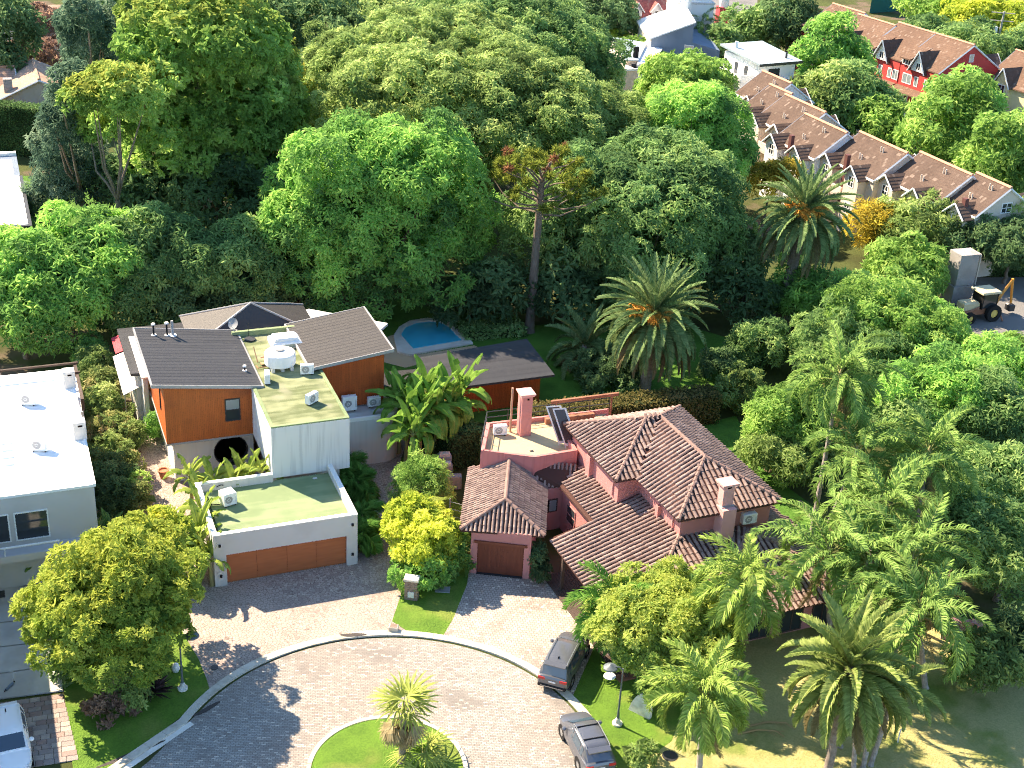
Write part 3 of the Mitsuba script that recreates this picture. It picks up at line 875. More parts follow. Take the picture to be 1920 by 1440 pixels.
def build_woodhouse():
    f = HF
    # garage
    k = thing('garage', 'flat-roofed white garage with a wide orange wood door in front of the wood-clad house', 'garage')
    m = MB()
    m.box(f, 0, 0.68, 0, 0.25, 0, 3.35); m.box(f, 7.58, 8.2, 0, 0.25, 0, 3.35); m.box(f, 0.68, 7.58, 0, 0.25, 2.02, 3.35)
    part(k, 'wall', m, 'grey_wall_plain', label='pale grey front wall over the wood door')
    part(k, 'side_wall', MB().box(f, 0, 0.25, 0.25, 5.95, 0, 3.35), 'grey_wall')
    part(k, 'side_wall', MB().box(f, 7.95, 8.2, 0.25, 5.9, 0, 3.35), 'grey_wall')
    m = MB(); m.box(f, 0.25, 4.55, 5.7, 5.95, 0, 3.35)
    part(k, 'back_wall', m, 'grey_wall')
    m = MB(); m.box(f, 0.25, 7.95, 0.25, 5.7, 2.7, 2.86)
    m.box(f, 4.55, 7.95, 5.7, 5.9, 2.7, 2.86)
    part(k, 'roof', m, 'moss_roof_pale')
    m = MB()
    m.box(f, -0.02, 8.22, -0.02, 0.27, 3.35, 3.40); m.box(f, -0.02, 0.27, 0.27, 5.97, 3.35, 3.40); m.box(f, 7.93, 8.22, 0.27, 5.9, 3.35, 3.40); m.box(f, 0.27, 4.55, 5.68, 5.97, 3.35, 3.40)
    part(k, 'coping', m, 'white')
    d = numbered(k + '__door')
    m = MB(); m.box(f, 0.68, 7.58, 0.30, 0.34, 0.0, 2.02); put(d, m.vf(), 'door_wood_dark')
    for i in range(4):
        a0 = 0.70 + i * 1.72
        m = MB(); m.cbox(f, a0 + 0.008, a0 + 1.712, 0.245, 0.30, 0.03, 2.0, 0.004)
        part(d, 'panel', m, 'door_wood')
    for a, z in ((0.34, 2.7), (7.9, 2.75), (7.9, 0.75), (0.34, 0.7)):
        m = MB(); m.lathe(f(a, -0.05, z), [(0.001, -0.1), (0.07, -0.07), (0.075, 0.06), (0.001, 0.1)], 10)
        part(k, 'wall_lamp', m, 'black', 40)
    part(k, 'pipe', MB().tube([f(0.5, 5.2, 2.9), f(0.6, 4.1, 2.93), f(1.1, 3.9, 2.93)], 0.03, 5), 'black')
    part(k, 'pipe', MB().tube([f(0.55, 5.0, 2.9), f(0.45, 0.6, 2.9)], 0.025, 5), 'black')
    m = MB(); m.tube([f(1.2, 5.66, 3.1), f(1.45, 5.55, 3.25), f(1.6, 5.66, 3.15)], 0.03, 5)
    part(k, 'bracket', m, 'black')
    m = MB(); m.box(f, 6.9, 7.15, 5.35, 5.5, 2.86, 2.9)
    part(k, 'drain', m, 'pale_metal')

    # main house
    k = thing('wood_clad_house', 'modern house with orange wood cladding, dark sloping roofs and a mossy green flat roof', 'house')
    m = MB()
    w0, w1 = 11.65, 20.2
    def zr(a):
        return 7.4 - (a + 1.5) / 6.75 * 0.9
    def wedge(m, a0, a1, b0, b1, z0, dz=0.22):
        m.hexa([f(a0, b0, z0), f(a1, b0, z0), f(a1, b1, z0), f(a0, b1, z0), f(a0, b0, zr(a0) - dz), f(a1, b0, zr(a1) - dz), f(a1, b1, zr(a1) - dz), f(a0, b1, zr(a0) - dz)])
    wedge(m, -0.8, 4.55, w0, w0 + 0.2, 3.0); wedge(m, -0.8, -0.6, w0 + 0.2, 19.6, 3.0); wedge(m, 4.35, 4.55, w0 + 0.2, 19.6, 3.0); wedge(m, -0.6, 4.35, 19.4, 19.6, 3.0)
    m.box(f, -0.6, 4.35, w0 + 0.2, 19.4, 3.0, 3.15)
    part(k, 'wood_wall', m, 'wood_clad', label='orange wood wall of the left upper storey')
    m = MB(); m.box(f, -0.82, 4.57, w0 - 0.03, w0, 2.94, 3.06); m.box(f, -0.84, -0.8, w0 - 0.03, 19.6, 2.94, 3.06)
    part(k, 'trim', m, 'grey_metal')
    # ground floor wall with the round opening
    import shapely.geometry as sg
    import trimesh
    cut = sg.box(0, 0, 5.0, 3.0).difference(sg.Point(3.55, 1.72).buffer(1.07, 24))
    e = trimesh.creation.extrude_polygon(cut, 0.3, engine='earcut')
    v = np.array(e.vertices)
    P = f.o + np.outer(v[:, 0] - 0.35, f.u) + np.outer(12.2 + 0.3 - v[:, 2], f.v) + np.outer(v[:, 1], [0, 0, 1])
    part(k, 'ground_wall', (P, np.array(e.faces)), 'grey_wall', label='grey ground floor wall with a round opening')
    m = MB(); m.box(f, -0.35, -0.1, 12.5, 19, 0, 2.99); m.box(f, -0.1, 4.65, 14.2, 14.4, 0, 2.99); m.box(f, 4.45, 4.65, 12.5, 14.2, 0, 2.99)
    part(k, 'side_wall', m, 'white')
    m = MB()
    t = np.linspace(0, 2 * np.pi, 41)[:-1]
    for r0, r1, b0, b1 in ((1.03, 1.09, 12.17, 12.5),):
        v = []
        for r, b in ((r1, b0), (r0, b0), (r0, b1)):
            v += [f(3.2 + r * np.cos(q), b, 1.72 + r * np.sin(q)) for q in t]
        n = 40
        m.add(v, [[s * n + i, s * n + (i + 1) % n, (s + 1) * n + (i + 1) % n, (s + 1) * n + i] for s in range(2) for i in range(n)])
    part(k, 'round_frame', m, 'dark_metal', 40)
    m = MB(); m.box(f, 2.0, 4.4, 13.7, 13.75, 0.3, 2.95)
    part(k, 'round_opening_back', m, 'void')
    # roofs
    def roof(a0, a1, b0, b1, zz, matn, name='roof', step=0.42):
        r = part(k, name, MB().slab([f(a0, b0, zz(a0)), f(a1, b0, zz(a1)), f(a1, b1, zz(a1)), f(a0, b1, zz(a0))], 0.22), matn)
        m = MB()
        n = int((b1 - b0) / step)
        for i in range(1, n):
            b = b0 + i * (b1 - b0) / n
            q0, q1 = f(a0 + 0.12, b, zz(a0 + 0.12)), f(a1 - 0.12, b, zz(a1 - 0.12))
            w = f.v * 0.012
            m.hexa([q0 - w, q1 - w, q1 + w, q0 + w, q0 - w * 0.6 + [0, 0, 0.012], q1 - w * 0.6 + [0, 0, 0.012], q1 + w * 0.6 + [0, 0, 0.012], q0 + w * 0.6 + [0, 0, 0.012]])
        part(r, 'seam', m, matn, stuff=True)
        m = MB()
        for x0, x1, y0, y1 in ((a0 - 0.05, a1 + 0.05, b0 - 0.06, b0), (a0 - 0.05, a1 + 0.05, b1, b1 + 0.06), (a0 - 0.05, a0 + 0.05, b0, b1), (a1 - 0.05, a1 + 0.05, b0, b1)):
            m.hexa([f(x0, y0, zz(x0) - 0.18), f(x1, y0, zz(x1) - 0.18), f(x1, y1, zz(x1) - 0.18), f(x0, y1, zz(x0) - 0.18), f(x0, y0, zz(x0) + 0.035), f(x1, y0, zz(x1) + 0.035), f(x1, y1, zz(x1) + 0.035), f(x0, y1, zz(x0) + 0.035)])
        part(r, 'edge_flashing', m, 'grey_metal')
        return r
    roof(-1.5, 5.2, 11.3, 19.95, zr, 'dark_roof')
    z2 = lambda a: 6.68 + (a - 8.45) / 5.6 * 0.72
    roof(8.45, 14.0, 12.6, 19.7, z2, 'dark_roof_brown')
    # right wood volume
    m = MB()
    def wedge2(m, a0, a1, b0, b1, z0):
        m.hexa([f(a0, b0, z0), f(a1, b0, z0), f(a1, b1, z0), f(a0, b1, z0), f(a0, b0, z2(a0) - 0.23), f(a1, b0, z2(a1) - 0.23), f(a1, b1, z2(a1) - 0.23), f(a0, b1, z2(a0) - 0.23)])
    wedge2(m, 9.3, 13.5, 13.0, 13.2, 3.4); wedge2(m, 13.3, 13.5, 13.2, 19.4, 3.4); wedge2(m, 8.6, 13.3, 19.2, 19.4, 3.4)
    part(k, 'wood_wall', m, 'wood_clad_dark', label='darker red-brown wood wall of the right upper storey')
    # flat roofed block between them
    m = MB(); m.box(f, 4.55, 9.3, 5.9, 19.3, 3.0, 6.38)
    part(k, 'block', m, 'block_wall', label='stained pale concrete block that overhangs the garage roof')
    m = MB(); m.sheet([f(4.75, 6.1), f(9.1, 6.1), f(9.1, 19.1), f(4.75, 19.1)], 6.405)
    part(k, 'flat_roof', m, 'moss_roof')
    m = MB(); m.box(f, 4.55, 4.75, 5.9, 19.3, 6.38, 6.47); m.box(f, 9.1, 9.3, 5.9, 12.9, 6.38, 6.47); m.box(f, 4.75, 9.1, 5.9, 6.1, 6.38, 6.47); m.box(f, 4.75, 9.1, 19.1, 19.35, 6.38, 6.75)
    part(k, 'parapet', m, 'moss_roof_pale')
    m = MB(); m.box(f, 5.4, 9.1, 7.6, 19, 0, 3.0)
    part(k, 'ground_wall', m, 'grey_wall')
    # curved wall and terrace
    path = [f(9.1, 11.2)] + [f(a, 11.0) for a in (10.5, 12.0, 12.9)] + [f(12.9 + 1.3 * math.sin(q), 12.3 - 1.3 * math.cos(q)) for q in np.linspace(0.15, 1.57, 9)] + [f(14.2, 13.0)]
    poly = path + [f(9.1, 13.0)]
    m = MB(); m.prism([tuple(q[:2]) for q in poly], 0, 3.3)
    part(k, 'curved_wall', m, 'grey_wall', 30)
    m = MB()
    P = np.array(path)[:, :2]
    inner = np.array([(q + (np.array(f(11.5, 13.0))[:2] - q) * 0.07) for q in P])
    m.prism([tuple(q) for q in P] + [tuple(q) for q in inner[::-1]], 3.3, 3.55)
    part(k, 'terrace_parapet', m, 'white')
    m = MB(); m.box(f, 8.6, 13.5, 13.2, 19.2, 0, 3.4)
    part(k, 'ground_wall', m, 'grey_wall')
    # pyramid roof and low roofs behind
    ap = f(6.6, 22.0, 7.5)
    c = [f(2.2, 19.95, 5.5), f(11.0, 19.95, 5.5), f(11.0, 25.5, 5.5), f(2.2, 25.5, 5.5)]
    m = MB()
    for i in range(4):
        m.add([c[i], c[(i + 1) % 4], ap], [[0, 1, 2]])
    m.add(c, [[3, 2, 1, 0]])
    r = part(k, 'pyramid_roof', m, 'dark_roof_brown')
    m = MB()
    for q in c:
        m.tube([q + [0, 0, 0.02], ap + [0, 0, 0.03]], 0.07, 6)
    part(r, 'hip_cap', m, 'grey_metal')
    m = MB(); m.box(f, 2.6, 10.6, 20.0, 25.2, 0, 5.49)
    part(k, 'rear_wall', m, 'grey_wall')
    m = MB(); m.slab([f(-1.9, 20.0, 4.1), f(2.5, 20.0, 4.1), f(5.0, 28.0, 3.9), f(-1.9, 28.0, 3.9)], 0.2)
    part(k, 'rear_roof', m, 'dark_roof')
    m = MB(); m.box(f, -1.6, 2.2, 20.2, 27.6, 0, 3.85)
    part(k, 'rear_wall', m, 'grey_wall')
    m = MB(); m.slab([f(8, 25.6, 4.0), f(14, 20.5, 4.0), f(17, 24, 4.0), f(12, 28, 4.0)], 0.2)
    part(k, 'rear_roof', m, 'pale_metal')
    # the white side wall, glazing strips and awnings at the left
    m = MB(); m.box(f, -1.25, -0.95, 18.9, 25.5, 0, 4.2)
    part(k, 'side_wall', m, 'grey_wall')
    m = MB(); m.box(f, -1.35, -0.85, 18.85, 25.6, 4.2, 4.3)
    part(k, 'coping', m, 'white')
    m = MB(); m.slab([f(-2.5, 19.7, 2.75), f(-1.25, 20.0, 3.15), f(-1.25, 26.0, 3.15), f(-2.5, 25.9, 2.75)], 0.05)
    part(k, 'canopy', m, 'polycarb', label='translucent white side canopy')
    for b in (19.8, 22.8, 25.8):
        part(k, 'canopy_post', MB().tube([f(-2.4, b, 0), f(-2.4, b, 2.74)], 0.035, 6), 'grey_metal')
    m = MB()
    n = 8
    for i in range(n):
        b0, b1 = 26.0 + i * 0.34, 26.0 + (i + 1) * 0.34
        zz = 0.06 * (i % 2)
        m.slab([f(-2.3, b0, 2.9 + zz), f(-1.1, b0, 3.3 + zz), f(-1.1, b1, 3.3 + 0.06 - zz), f(-2.3, b1, 2.9 + 0.06 - zz)], 0.03)
    part(k, 'awning', m, 'red_fabric', label='folded red fabric awning')
    # windows
    win(k, f(2.85, w0, 4.15), f.u, 0.95, 1.55, 1, 2, 'dark_metal', gms=['glass', 'glass_pale'], fw=0.07, proud=0.06)
    for b, z0, h in ((13.3, 4.6, 1.9), (14.7, 5.5, 0.9)):
        win(k, f(-0.8, b + 0.35, z0), -f.v, 0.32, h, 1, 1, 'dark_metal', fw=0.04)

    # things on the roofs
    ac_unit('white air conditioner on the mossy roof by the edge of the right dark roof', f, 8.25, 12.4, 6.41, -10)
    ac_unit('white air conditioner in the middle of the mossy flat roof', f, 7.6, 8.4, 6.41, 35)
    ac_unit('white air conditioner seen side on, by the right edge of the left dark roof', f, 5.6, 11.9, 6.41, 80)
    ac_unit('big white air conditioner on the curved terrace, nearest the concrete block', f, 11.0, 12.4, 3.42, 0, 0.95, 0.36, 1.0)
    ac_unit('small white air conditioner on the curved terrace, beside the banana leaves', f, 12.7, 12.55, 3.42, 0)
    ac_unit('white air conditioner on the garage roof', f, 1.55, 4.0, 2.87, 15, 0.8, 0.75, 0.75)
    k = thing('water_tank', 'round white water tank with a dark lid on the mossy flat roof', 'water tank')
    c = f(6.85, 13.9, 6.41)
    m = MB(); m.lathe(c, [(0.98, 0.28), (1.0, 0.32), (1.0, 0.98), (0.95, 1.05), (0.40, 1.16), (0.001, 1.16)], 28)
    part(k, 'drum', m, 'plastic_white', 40)
    m = MB(); m.lathe(c, [(0.001, 1.16), (0.27, 1.16), (0.27, 1.25), (0.001, 1.27)], 16)
    part(k, 'lid', m, 'grey_metal', 40)
    m = MB(); g = Fr(c, f.ang)
    for s in (-0.6, 0, 0.6):
        part(k, 'base_block', MB().box(g, s - 0.1, s + 0.1, -0.8, 0.8, 0, 0.28), 'grey_wall')
    k = thing('skylight', 'long white skylight box at the back of the mossy flat roof', 'skylight')
    m = MB(); m.cbox(f, 6.9, 8.9, 16.4, 18.0, 6.41, 6.85, 0.12); part(k, 'curb', m, 'plastic_white')
    m = MB(); m.box(f, 7.0, 8.8, 16.36, 16.4, 6.48, 6.75); part(k, 'pane', m, 'glass_pale')
    m = MB(); m.cbox(f, 7.1, 8.7, 16.6, 17.8, 6.85, 7.05, 0.1); part(k, 'hood', m, 'white')
    k = thing('chimney_frame', 'rusty folded chair frame on the mossy roof beside the water tank', 'chair frame')
    m = MB()
    p = [f(5.6, 14.9, 6.42), f(5.5, 15.6, 7.2)]; q = [f(5.95, 14.6, 6.42), f(6.0, 14.5, 6.95)]
    m.tube(p, 0.03, 5); m.tube(q, 0.03, 5); m.tube([f(5.75, 14.6, 6.85), f(6.4, 14.7, 6.9)], 0.035, 5); m.tube([f(5.5, 13.9, 6.5), f(6.2, 14.0, 6.5)], 0.03, 5); m.tube([f(5.4, 14.4, 6.43), f(5.45, 13.9, 6.43)], 0.03, 5)
    part(k, 'frame', m, 'rust_metal')
    m = MB(); m.box(f, 5.7, 6.35, 14.25, 14.6, 6.5, 6.54); part(k, 'seat', m, 'straw')
    k = thing('satellite_dish', 'grey satellite dish at the back parapet of the mossy roof', 'satellite dish')
    c = f(4.9, 19.2, 7.35)
    ax = unit(np.array([-0.35, -0.75, 0.45]))
    s1 = unit(np.cross(ax, [0, 0, 1])); s2 = np.cross(s1, ax)
    m = MB(); v, n = [], 18
    for r, d in ((0.001, 0.0), (0.2, 0.02), (0.38, 0.09)):
        v += [c + ax * d + s1 * r * np.cos(q) + s2 * r * np.sin(q) for q in np.linspace(0, 2 * np.pi, n + 1)[:-1]]
    m.add(v, [[s * n + i, s * n + (i + 1) % n, (s + 1) * n + (i + 1) % n, (s + 1) * n + i] for s in range(2) for i in range(n)])
    part(k, 'reflector', m, 'grey_metal', 40)
    m = MB(); m.tube([f(4.9, 19.3, 6.45), f(4.9, 19.3, 7.2), c], 0.03, 6); m.tube([c - s2 * 0.3, c + ax * 0.45], 0.02, 5)
    part(k, 'mast', m, 'pale_metal')
    k = thing('antenna', 'thin antenna mast beside the satellite dish', 'antenna')
    m = MB(); m.tube([f(5.8, 18.9, 6.41), f(5.8, 18.9, 7.5)], 0.025, 5); part(k, 'mast', m, 'dark_metal')
    m = MB(); m.lathe(f(5.8, 18.4, 6.41), [(0.001, 0), (0.35, 0.0), (0.38, 0.1), (0.001, 0.1)], 14); part(k, 'base', m, 'dark_metal')
    g = 'vents on the left dark roof'
    pipe_vent('white capped vent pipe on the dark roof, left of the pair', f, -0.35, 18.9, zr(-0.35), 0.75, group=g)
    pipe_vent('white capped vent pipe on the dark roof, left one of the pair', f, 0.5, 18.9, zr(0.5), 0.85, group=g)
    pipe_vent('grey chimney pipe on the dark roof, right one of the pair', f, 0.85, 18.9, zr(0.85), 1.05, 0.09, False, g, pm='grey_metal')
    pipe_vent('short white vent at the front right of the left dark roof', f, 4.5, 13.5, zr(4.5), 0.3, 0.05, True, g)
    # pot and planters by the side path
    k = thing('flower_pot', 'terracotta pot on the side path by the orange wall', 'flower pot')
    m = MB(); m.lathe(f(-1.0, 12.9, 0), [(0.001, 0), (0.22, 0), (0.32, 0.5), (0.36, 0.5), (0.36, 0.58), (0.28, 0.58), (0.26, 0.5), (0.001, 0.48)], 14)
    part(k, 'pot', m, 'terracotta', 40)

    # garden shed behind, with the same dark roof
    k = thing('garden_shed', 'low reddish wood shed with a dark flat roof beside the pool', 'shed')
    s = Fr((2.01, 88.08, 0.00), 22.4)
    zs = lambda b: 2.75 + b * 0.07
    m = MB(); m.slab([s(-8.2, -1.0, zs(-1)), s(0.7, -0.9, zs(-1)), s(0.7, 4.6, zs(4.6)), s(-8.2, 3.6, zs(3.6))], 0.16)
    part(k, 'roof', m, 'dark_roof')
    m = MB(); m.box(s, -6.6, 0, 0, 0.15, 0, 2.6); m.box(s, -0.15, 0, 0.15, 4.2, 0, 2.6); m.box(s, -6.6, -0.15, 4.05, 4.2, 0, 2.6); m.box(s, -6.6, -6.45, 0.15, 4.05, 0, 2.6)
    part(k, 'wall', m, 'wood_clad_dark')
    k = thing('pergola', 'dark low pergola roof left of the shed, behind the banana plants', 'pergola')
    m = MB(); m.slab([(-10.20, 86.57, 2.40), (-6.17, 87.98, 2.40), (-4.65, 85.42, 2.40), (-7.54, 81.79, 2.40)], 0.12)
    part(k, 'roof', m, 'dark_metal')
    for q in ((-10.02, 86.63, 2.30), (-6.24, 88.00, 2.30), (-4.77, 85.61, 2.30), (-7.51, 82.31, 2.30)):
        part(k, 'post', MB().tube([(q[0], q[1], 0), (q[0], q[1], 2.3)], 0.06, 6), 'dark_metal')

    # pool
    k = thing('swimming_pool', 'round-ended blue swimming pool with a pale stone rim', 'swimming pool')
    ow = [(-9.56, 98.20), (-9.31, 99.90), (-8.58, 101.28), (-7.25, 102.01), (-5.94, 101.98), (-4.93, 101.15), (-4.15, 99.68), (-3.24, 97.65), (-7.98, 94.83), (-8.97, 95.28)]
    iw = [(-9.04, 98.48), (-8.80, 99.97), (-8.04, 101.03), (-7.08, 101.49), (-6.08, 101.42), (-5.28, 100.57), (-4.73, 99.29), (-4.06, 98.05), (-7.79, 95.93), (-8.35, 97.05)]
    m = MB()
    n = len(ow)
    O, I = np.array(ow), np.array(iw)
    v = np.vstack([np.c_[O, np.full(n, 0.0)], np.c_[O, np.full(n, 0.16)], np.c_[I, np.full(n, 0.16)], np.c_[I, np.full(n, -0.02)]])
    m.add(v, [[s_ * n + i, s_ * n + (i + 1) % n, (s_ + 1) * n + (i + 1) % n, (s_ + 1) * n + i] for s_ in range(3) for i in range(n)])
    part(k, 'coping', m, 'pool_coping')
    m = MB(); m.sheet([tuple(q) for q in I], 0.045); part(k, 'basin', m, 'pool_tile')
    m = MB(); m.sheet([tuple(q) for q in I], 0.10); part(k, 'water', m, 'water')
    m = MB(); m.sheet([(-11.05, 97.18), (-9.60, 98.60), (-7.90, 94.84), (-3.10, 97.47), (-2.65, 96.83), (-8.11, 92.73), (-9.80, 93.44)], 0.03)
    struct('pool_deck', m, 'pool_deck')


build_woodhouse()


# ---- the pink house with barrel-tiled roofs ---------------------------------
PF = Fr((9.52, 63.87), 23.82)


def barrel(L=0.47, r0=0.070, r1=0.082, n=6, lift=0.014):
    """One barrel tile: lower end at the origin, running up along +y, crown up; with its open front rim."""
    w = np.linspace(0, np.pi, n + 1)
    lo = np.c_[r1 * np.cos(w), np.zeros(n + 1), lift + r1 * np.sin(w) * 0.9]
    hi = np.c_[r0 * np.cos(w), np.full(n + 1, L), 0.0 + r0 * np.sin(w) * 0.9]
    inn = np.c_[(r1 - 0.02) * np.cos(w), np.zeros(n + 1), lift + (r1 - 0.02) * np.sin(w) * 0.9]
    k = n + 1
    f = [[i, i + 1, k + i + 1, k + i] for i in range(n)] + [[i + 1, i, 2 * k + i, 2 * k + i + 1] for i in range(n)]
    return np.vstack([lo, hi, inn]), np.array(f)


TILE = {}


def tile_plane(poly, pitch=0.235, row=0.40):
    """Positions (n, 4, 4) of barrel tiles that cover a planar roof polygon."""
    import shapely.geometry as sg
    import shapely
    P = np.array(poly, float)
    c = P.mean(0)
    n = np.zeros(3)
    for i in range(len(P)):
        n += np.cross(P[i] - c, P[(i + 1) % len(P)] - c)
    n = unit(n)
    if n[2] < 0:
        n = -n
    e = unit(np.cross(n, [0, 0, 1]))
    s = np.cross(n, e)
    if s[2] < 0:
        s, e = -s, -e
    q = np.c_[(P - c) @ e, (P - c) @ s]
    g = sg.Polygon(q).buffer(0)
    x0, y0, x1, y1 = g.bounds
    xs = np.arange(x0 + pitch * 0.5, x1, pitch)
    ys = np.arange(y0 - 0.05, y1, row)
    X, Y = np.meshgrid(xs, ys)
    X, Y = X.ravel(), Y.ravel()
    ok = shapely.contains_xy(g, X, Y + row * 0.5)
    X, Y = X[ok], Y[ok]
    M = np.zeros((len(X), 4, 4))
    M[:, :3, 0], M[:, :3, 1], M[:, :3, 2] = e, s, n
    M[:, :3, 3] = c + X[:, None] * e + Y[:, None] * s + n * 0.012
    M[:, 3, 3] = 1
    return M


def ridge(parent, pts, r=0.125, name='ridge_cap'):
    m = MB()
    for p, q in zip(pts[:-1], pts[1:]):
        p, q = np.array(p, float), np.array(q, float)
        L = np.linalg.norm(q - p)
        n = max(1, int(L / 0.4))
        for i in range(n):
            a, b = p + (q - p) * (i / n), p + (q - p) * min(1, (i + 1.12) / n)
            m.tube([a + [0, 0, 0.05], b + [0, 0, 0.03]], [r, r * 0.8], 8)
    return part(parent, name, m, 'ridge_tile', 40, stuff=True)


def tiled_roofs(house, planes, first=300, pale=0.0, pitch=0.32, row=0.47):
    """Roof planes with a dark underlay; the tiles nearest to the front are parts of their own, the rest of each plane is one field."""
    rng = np.random.default_rng(8)
    q = pitch / 0.235
    v, f = barrel(row * 1.17, 0.068 * q, 0.08 * q, 6, 0.015 * q)
    mats = ['roof_tile', 'roof_tile_pale']
    keys, allM = [], []
    for P in planes:
        k = part(house, 'roof', MB().slab(P, 0.14), 'roof_under')
        M = tile_plane(P, pitch, row)
        jit = rng.normal(size=(len(M), 3)) * 0.006
        M[:, :3, 3] += jit
        keys.append(k); allM.append(M)
    which = np.concatenate([np.full(len(M), i) for i, M in enumerate(allM)])
    A = np.concatenate(allM)
    d = np.linalg.norm(A[:, :3, 3] - [0, 0, 45], axis=1)
    # no tile that the trees in front hide is among the single ones
    near = np.argsort(d + np.where((A[:, 0, 3] > 5.5) & (A[:, 1, 3] < 66.5), 50, 0))[:first]
    single = np.zeros(len(A), bool); single[near] = True
    src = [mikit.ply((v, f), 'mat_' + m, 50) for m in mats]
    pick = (rng.uniform(size=len(A)) < 0.32 + pale).astype(int)
    for i in near:
        k = numbered(keys[which[i]] + '__tile')
        scene[k] = {**src[pick[i]], 'to_world': T(A[i])}
    for p, key in enumerate(keys):
        for m in (0, 1):
            sel = A[(which == p) & ~single & (pick == m)]
            if len(sel) == 0:
                continue
            V = np.einsum('kij,nj->kni', sel[:, :3, :3], v) + sel[:, None, :3, 3]
            F = (np.vstack([f[:, [0, 1, 2]], f[:, [0, 2, 3]]])[None] + (np.arange(len(sel)) * len(v))[:, None, None]).reshape(-1, 3)
            part(key, 'tile_field', (V.reshape(-1, 3), F), mats[m], stuff=True)
    return keys


def build_pinkhouse():
    f = PF
    k = thing('pink_house', 'pink two-storey house with brown barrel-tiled hip roofs', 'house')
    z1, zr = 5.7, 7.33
    Lt, cL, va, FL, FR, BR = f(-1.42, 12.1, z1), f(-1.42, 4.87, z1), f(0, 4.87, z1), f(0, 0, z1), f(6.69, 0, z1), f(6.69, 12.1, z1)
    aL, aR, rF = f(2.2, 8.485, zr + 0.07), f(3.15, 8.485, zr + 0.07), f(3.345, 3.345, zr)
    zl = lambda a: 2.45 + 0.325 * (a + 5.3)
    zs = lambda b: 4.3 - 0.325 * (0.45 - b)
    # lower roofs: the big west slope, the south slope, the south wing and the east slope
    W = [f(-5.3, 5.05, zl(-5.3)), f(-5.3, -5.3, zl(-5.3)), f(0.45, 0.45, zl(0.45)), f(0.45, 5.3, zl(0.45)), f(-0.97, 5.3, zl(-0.97)), f(-0.97, 10.0, zl(-0.97)), f(-2.85, 9.3, zl(-2.85)), f(-2.85, 4.9, zl(-2.85))]
    S = [f(-5.3, -5.3, 2.45), f(-1.4, -5.0, zs(-5.0)), f(3.6, 0.0, zs(0)), f(4.3, 0.45, 4.3), f(0.45, 0.45, 4.3)]
    ap = f(4.6, -0.1, 4.3)
    Ww = [f(-1.4, -5.0, zs(-5.0)), f(-0.6, -5.3, 2.5), ap, f(4.3, 0.45, 4.3), f(3.6, 0.0, zs(0))]
    Sw = [f(-0.6, -5.3, 2.5), f(9.2, -5.3, 2.45), ap]
    Ew = [f(9.2, -5.3, 2.45), f(9.2, 6.5, 2.45), f(6.24, 6.5, 3.75), f(6.24, 0.45, 3.85), ap]
    G = {'eL': (-2.47, 66.00, 2.95), 'eR': (2.35, 65.84, 2.95), 'hip': (0.01, 67.47, 4.25), 'rb': (0.10, 72.16, 4.25), 'bl': (-2.33, 73.11, 2.95), 'vt': (0.80, 72.33, 3.90), 'vb': (2.42, 71.32, 2.95), 'cR': (3.27, 71.10, 3.25), 'v2': (3.75, 72.02, 3.90)}
    G = {q: np.array(p) for q, p in G.items()}
    g1 = [G['eL'], G['eR'], G['hip']]
    g2 = [G['bl'], G['eL'], G['hip'], G['rb']]
    g3 = [G['eR'], G['vb'], G['vt'], G['rb'], G['hip']]
    g4 = [G['vb'], G['cR'], f(-0.97, 10.0, zl(-0.97)), G['v2'] + [0, 0.3, 0.05], G['vt']]
    upper = [[Lt, cL, aL], [cL, va, aR, aL], [va, FL, rF, aR], [FL, FR, rF], [FR, BR, aR, rF], [BR, Lt, aL, aR]]
    keys = tiled_roofs(k, [W, S, Ww, Sw, Ew] + upper)
    u0 = keys[5]
    ridge(keys[8], [FL, rF]); ridge(keys[8], [FR, rF]); ridge(u0, [cL, aL]); ridge(u0, [Lt, aL]); ridge(keys[10], [BR, aR]); ridge(keys[7], [aL, aR]); ridge(keys[7], [aR, rF])
    ridge(keys[0], [f(-5.3, -5.3, 2.45), f(0.45, 0.45, 4.32)]); ridge(keys[2], [f(-0.6, -5.3, 2.5), ap]); ridge(keys[3], [f(9.2, -5.3, 2.45), ap])
    # walls
    def box(name, a0, a1, b0, b1, z0, zz, mt='pink', label=None):
        m = MB(); m.box(f, a0, a1, b0, b1, z0, zz)
        return part(k, name, m, mt, label=label)
    box('upper_wall', 0.45, 6.24, 0.45, 11.65, 0, 5.72)
    box('upper_wall', -0.97, 0.45, 5.3, 11.65, 0, 5.72)
    box('wall', -2.4, 0.45, -4.3, 4.9, 0, 2.5); box('wall', 0.45, 8.4, -4.3, 0.45, 0, 2.5); box('wall', 6.24, 8.4, 0.45, 6.5, 0, 2.6)
    box('wall', -2.5, -0.97, 4.9, 9.6, 0, 3.05)
    box('beam', -2.4, 8.6, -4.55, -4.3, 2.05, 2.4, 'rust_metal')
    box('buttress', -1.25, -0.97, 8.6, 9.1, 3.5, 5.2)
    box('buttress', 0.2, 0.45, 2.6, 2.9, 4.1, 5.0)
    # chimneys
    c = part(k, 'chimney', MB().box(f, 2.6, 3.45, -0.35, 0.45, 3.9, 6.0).box(f, 2.72, 3.4, 0.05, 0.6, 6.0, 7.35), 'pink_pale')
    part(c, 'cap', MB().box(f, 2.55, 3.57, -0.12, 0.77, 7.35, 7.47), 'pink_pale')
    part(c, 'flashing', MB().box(f, 2.66, 3.46, -0.05, 0.1, 5.86, 6.06), 'grey_metal')
    part(c, 'vent', MB().box(f, 2.95, 3.2, 0.03, 0.06, 7.15, 7.27), 'void')
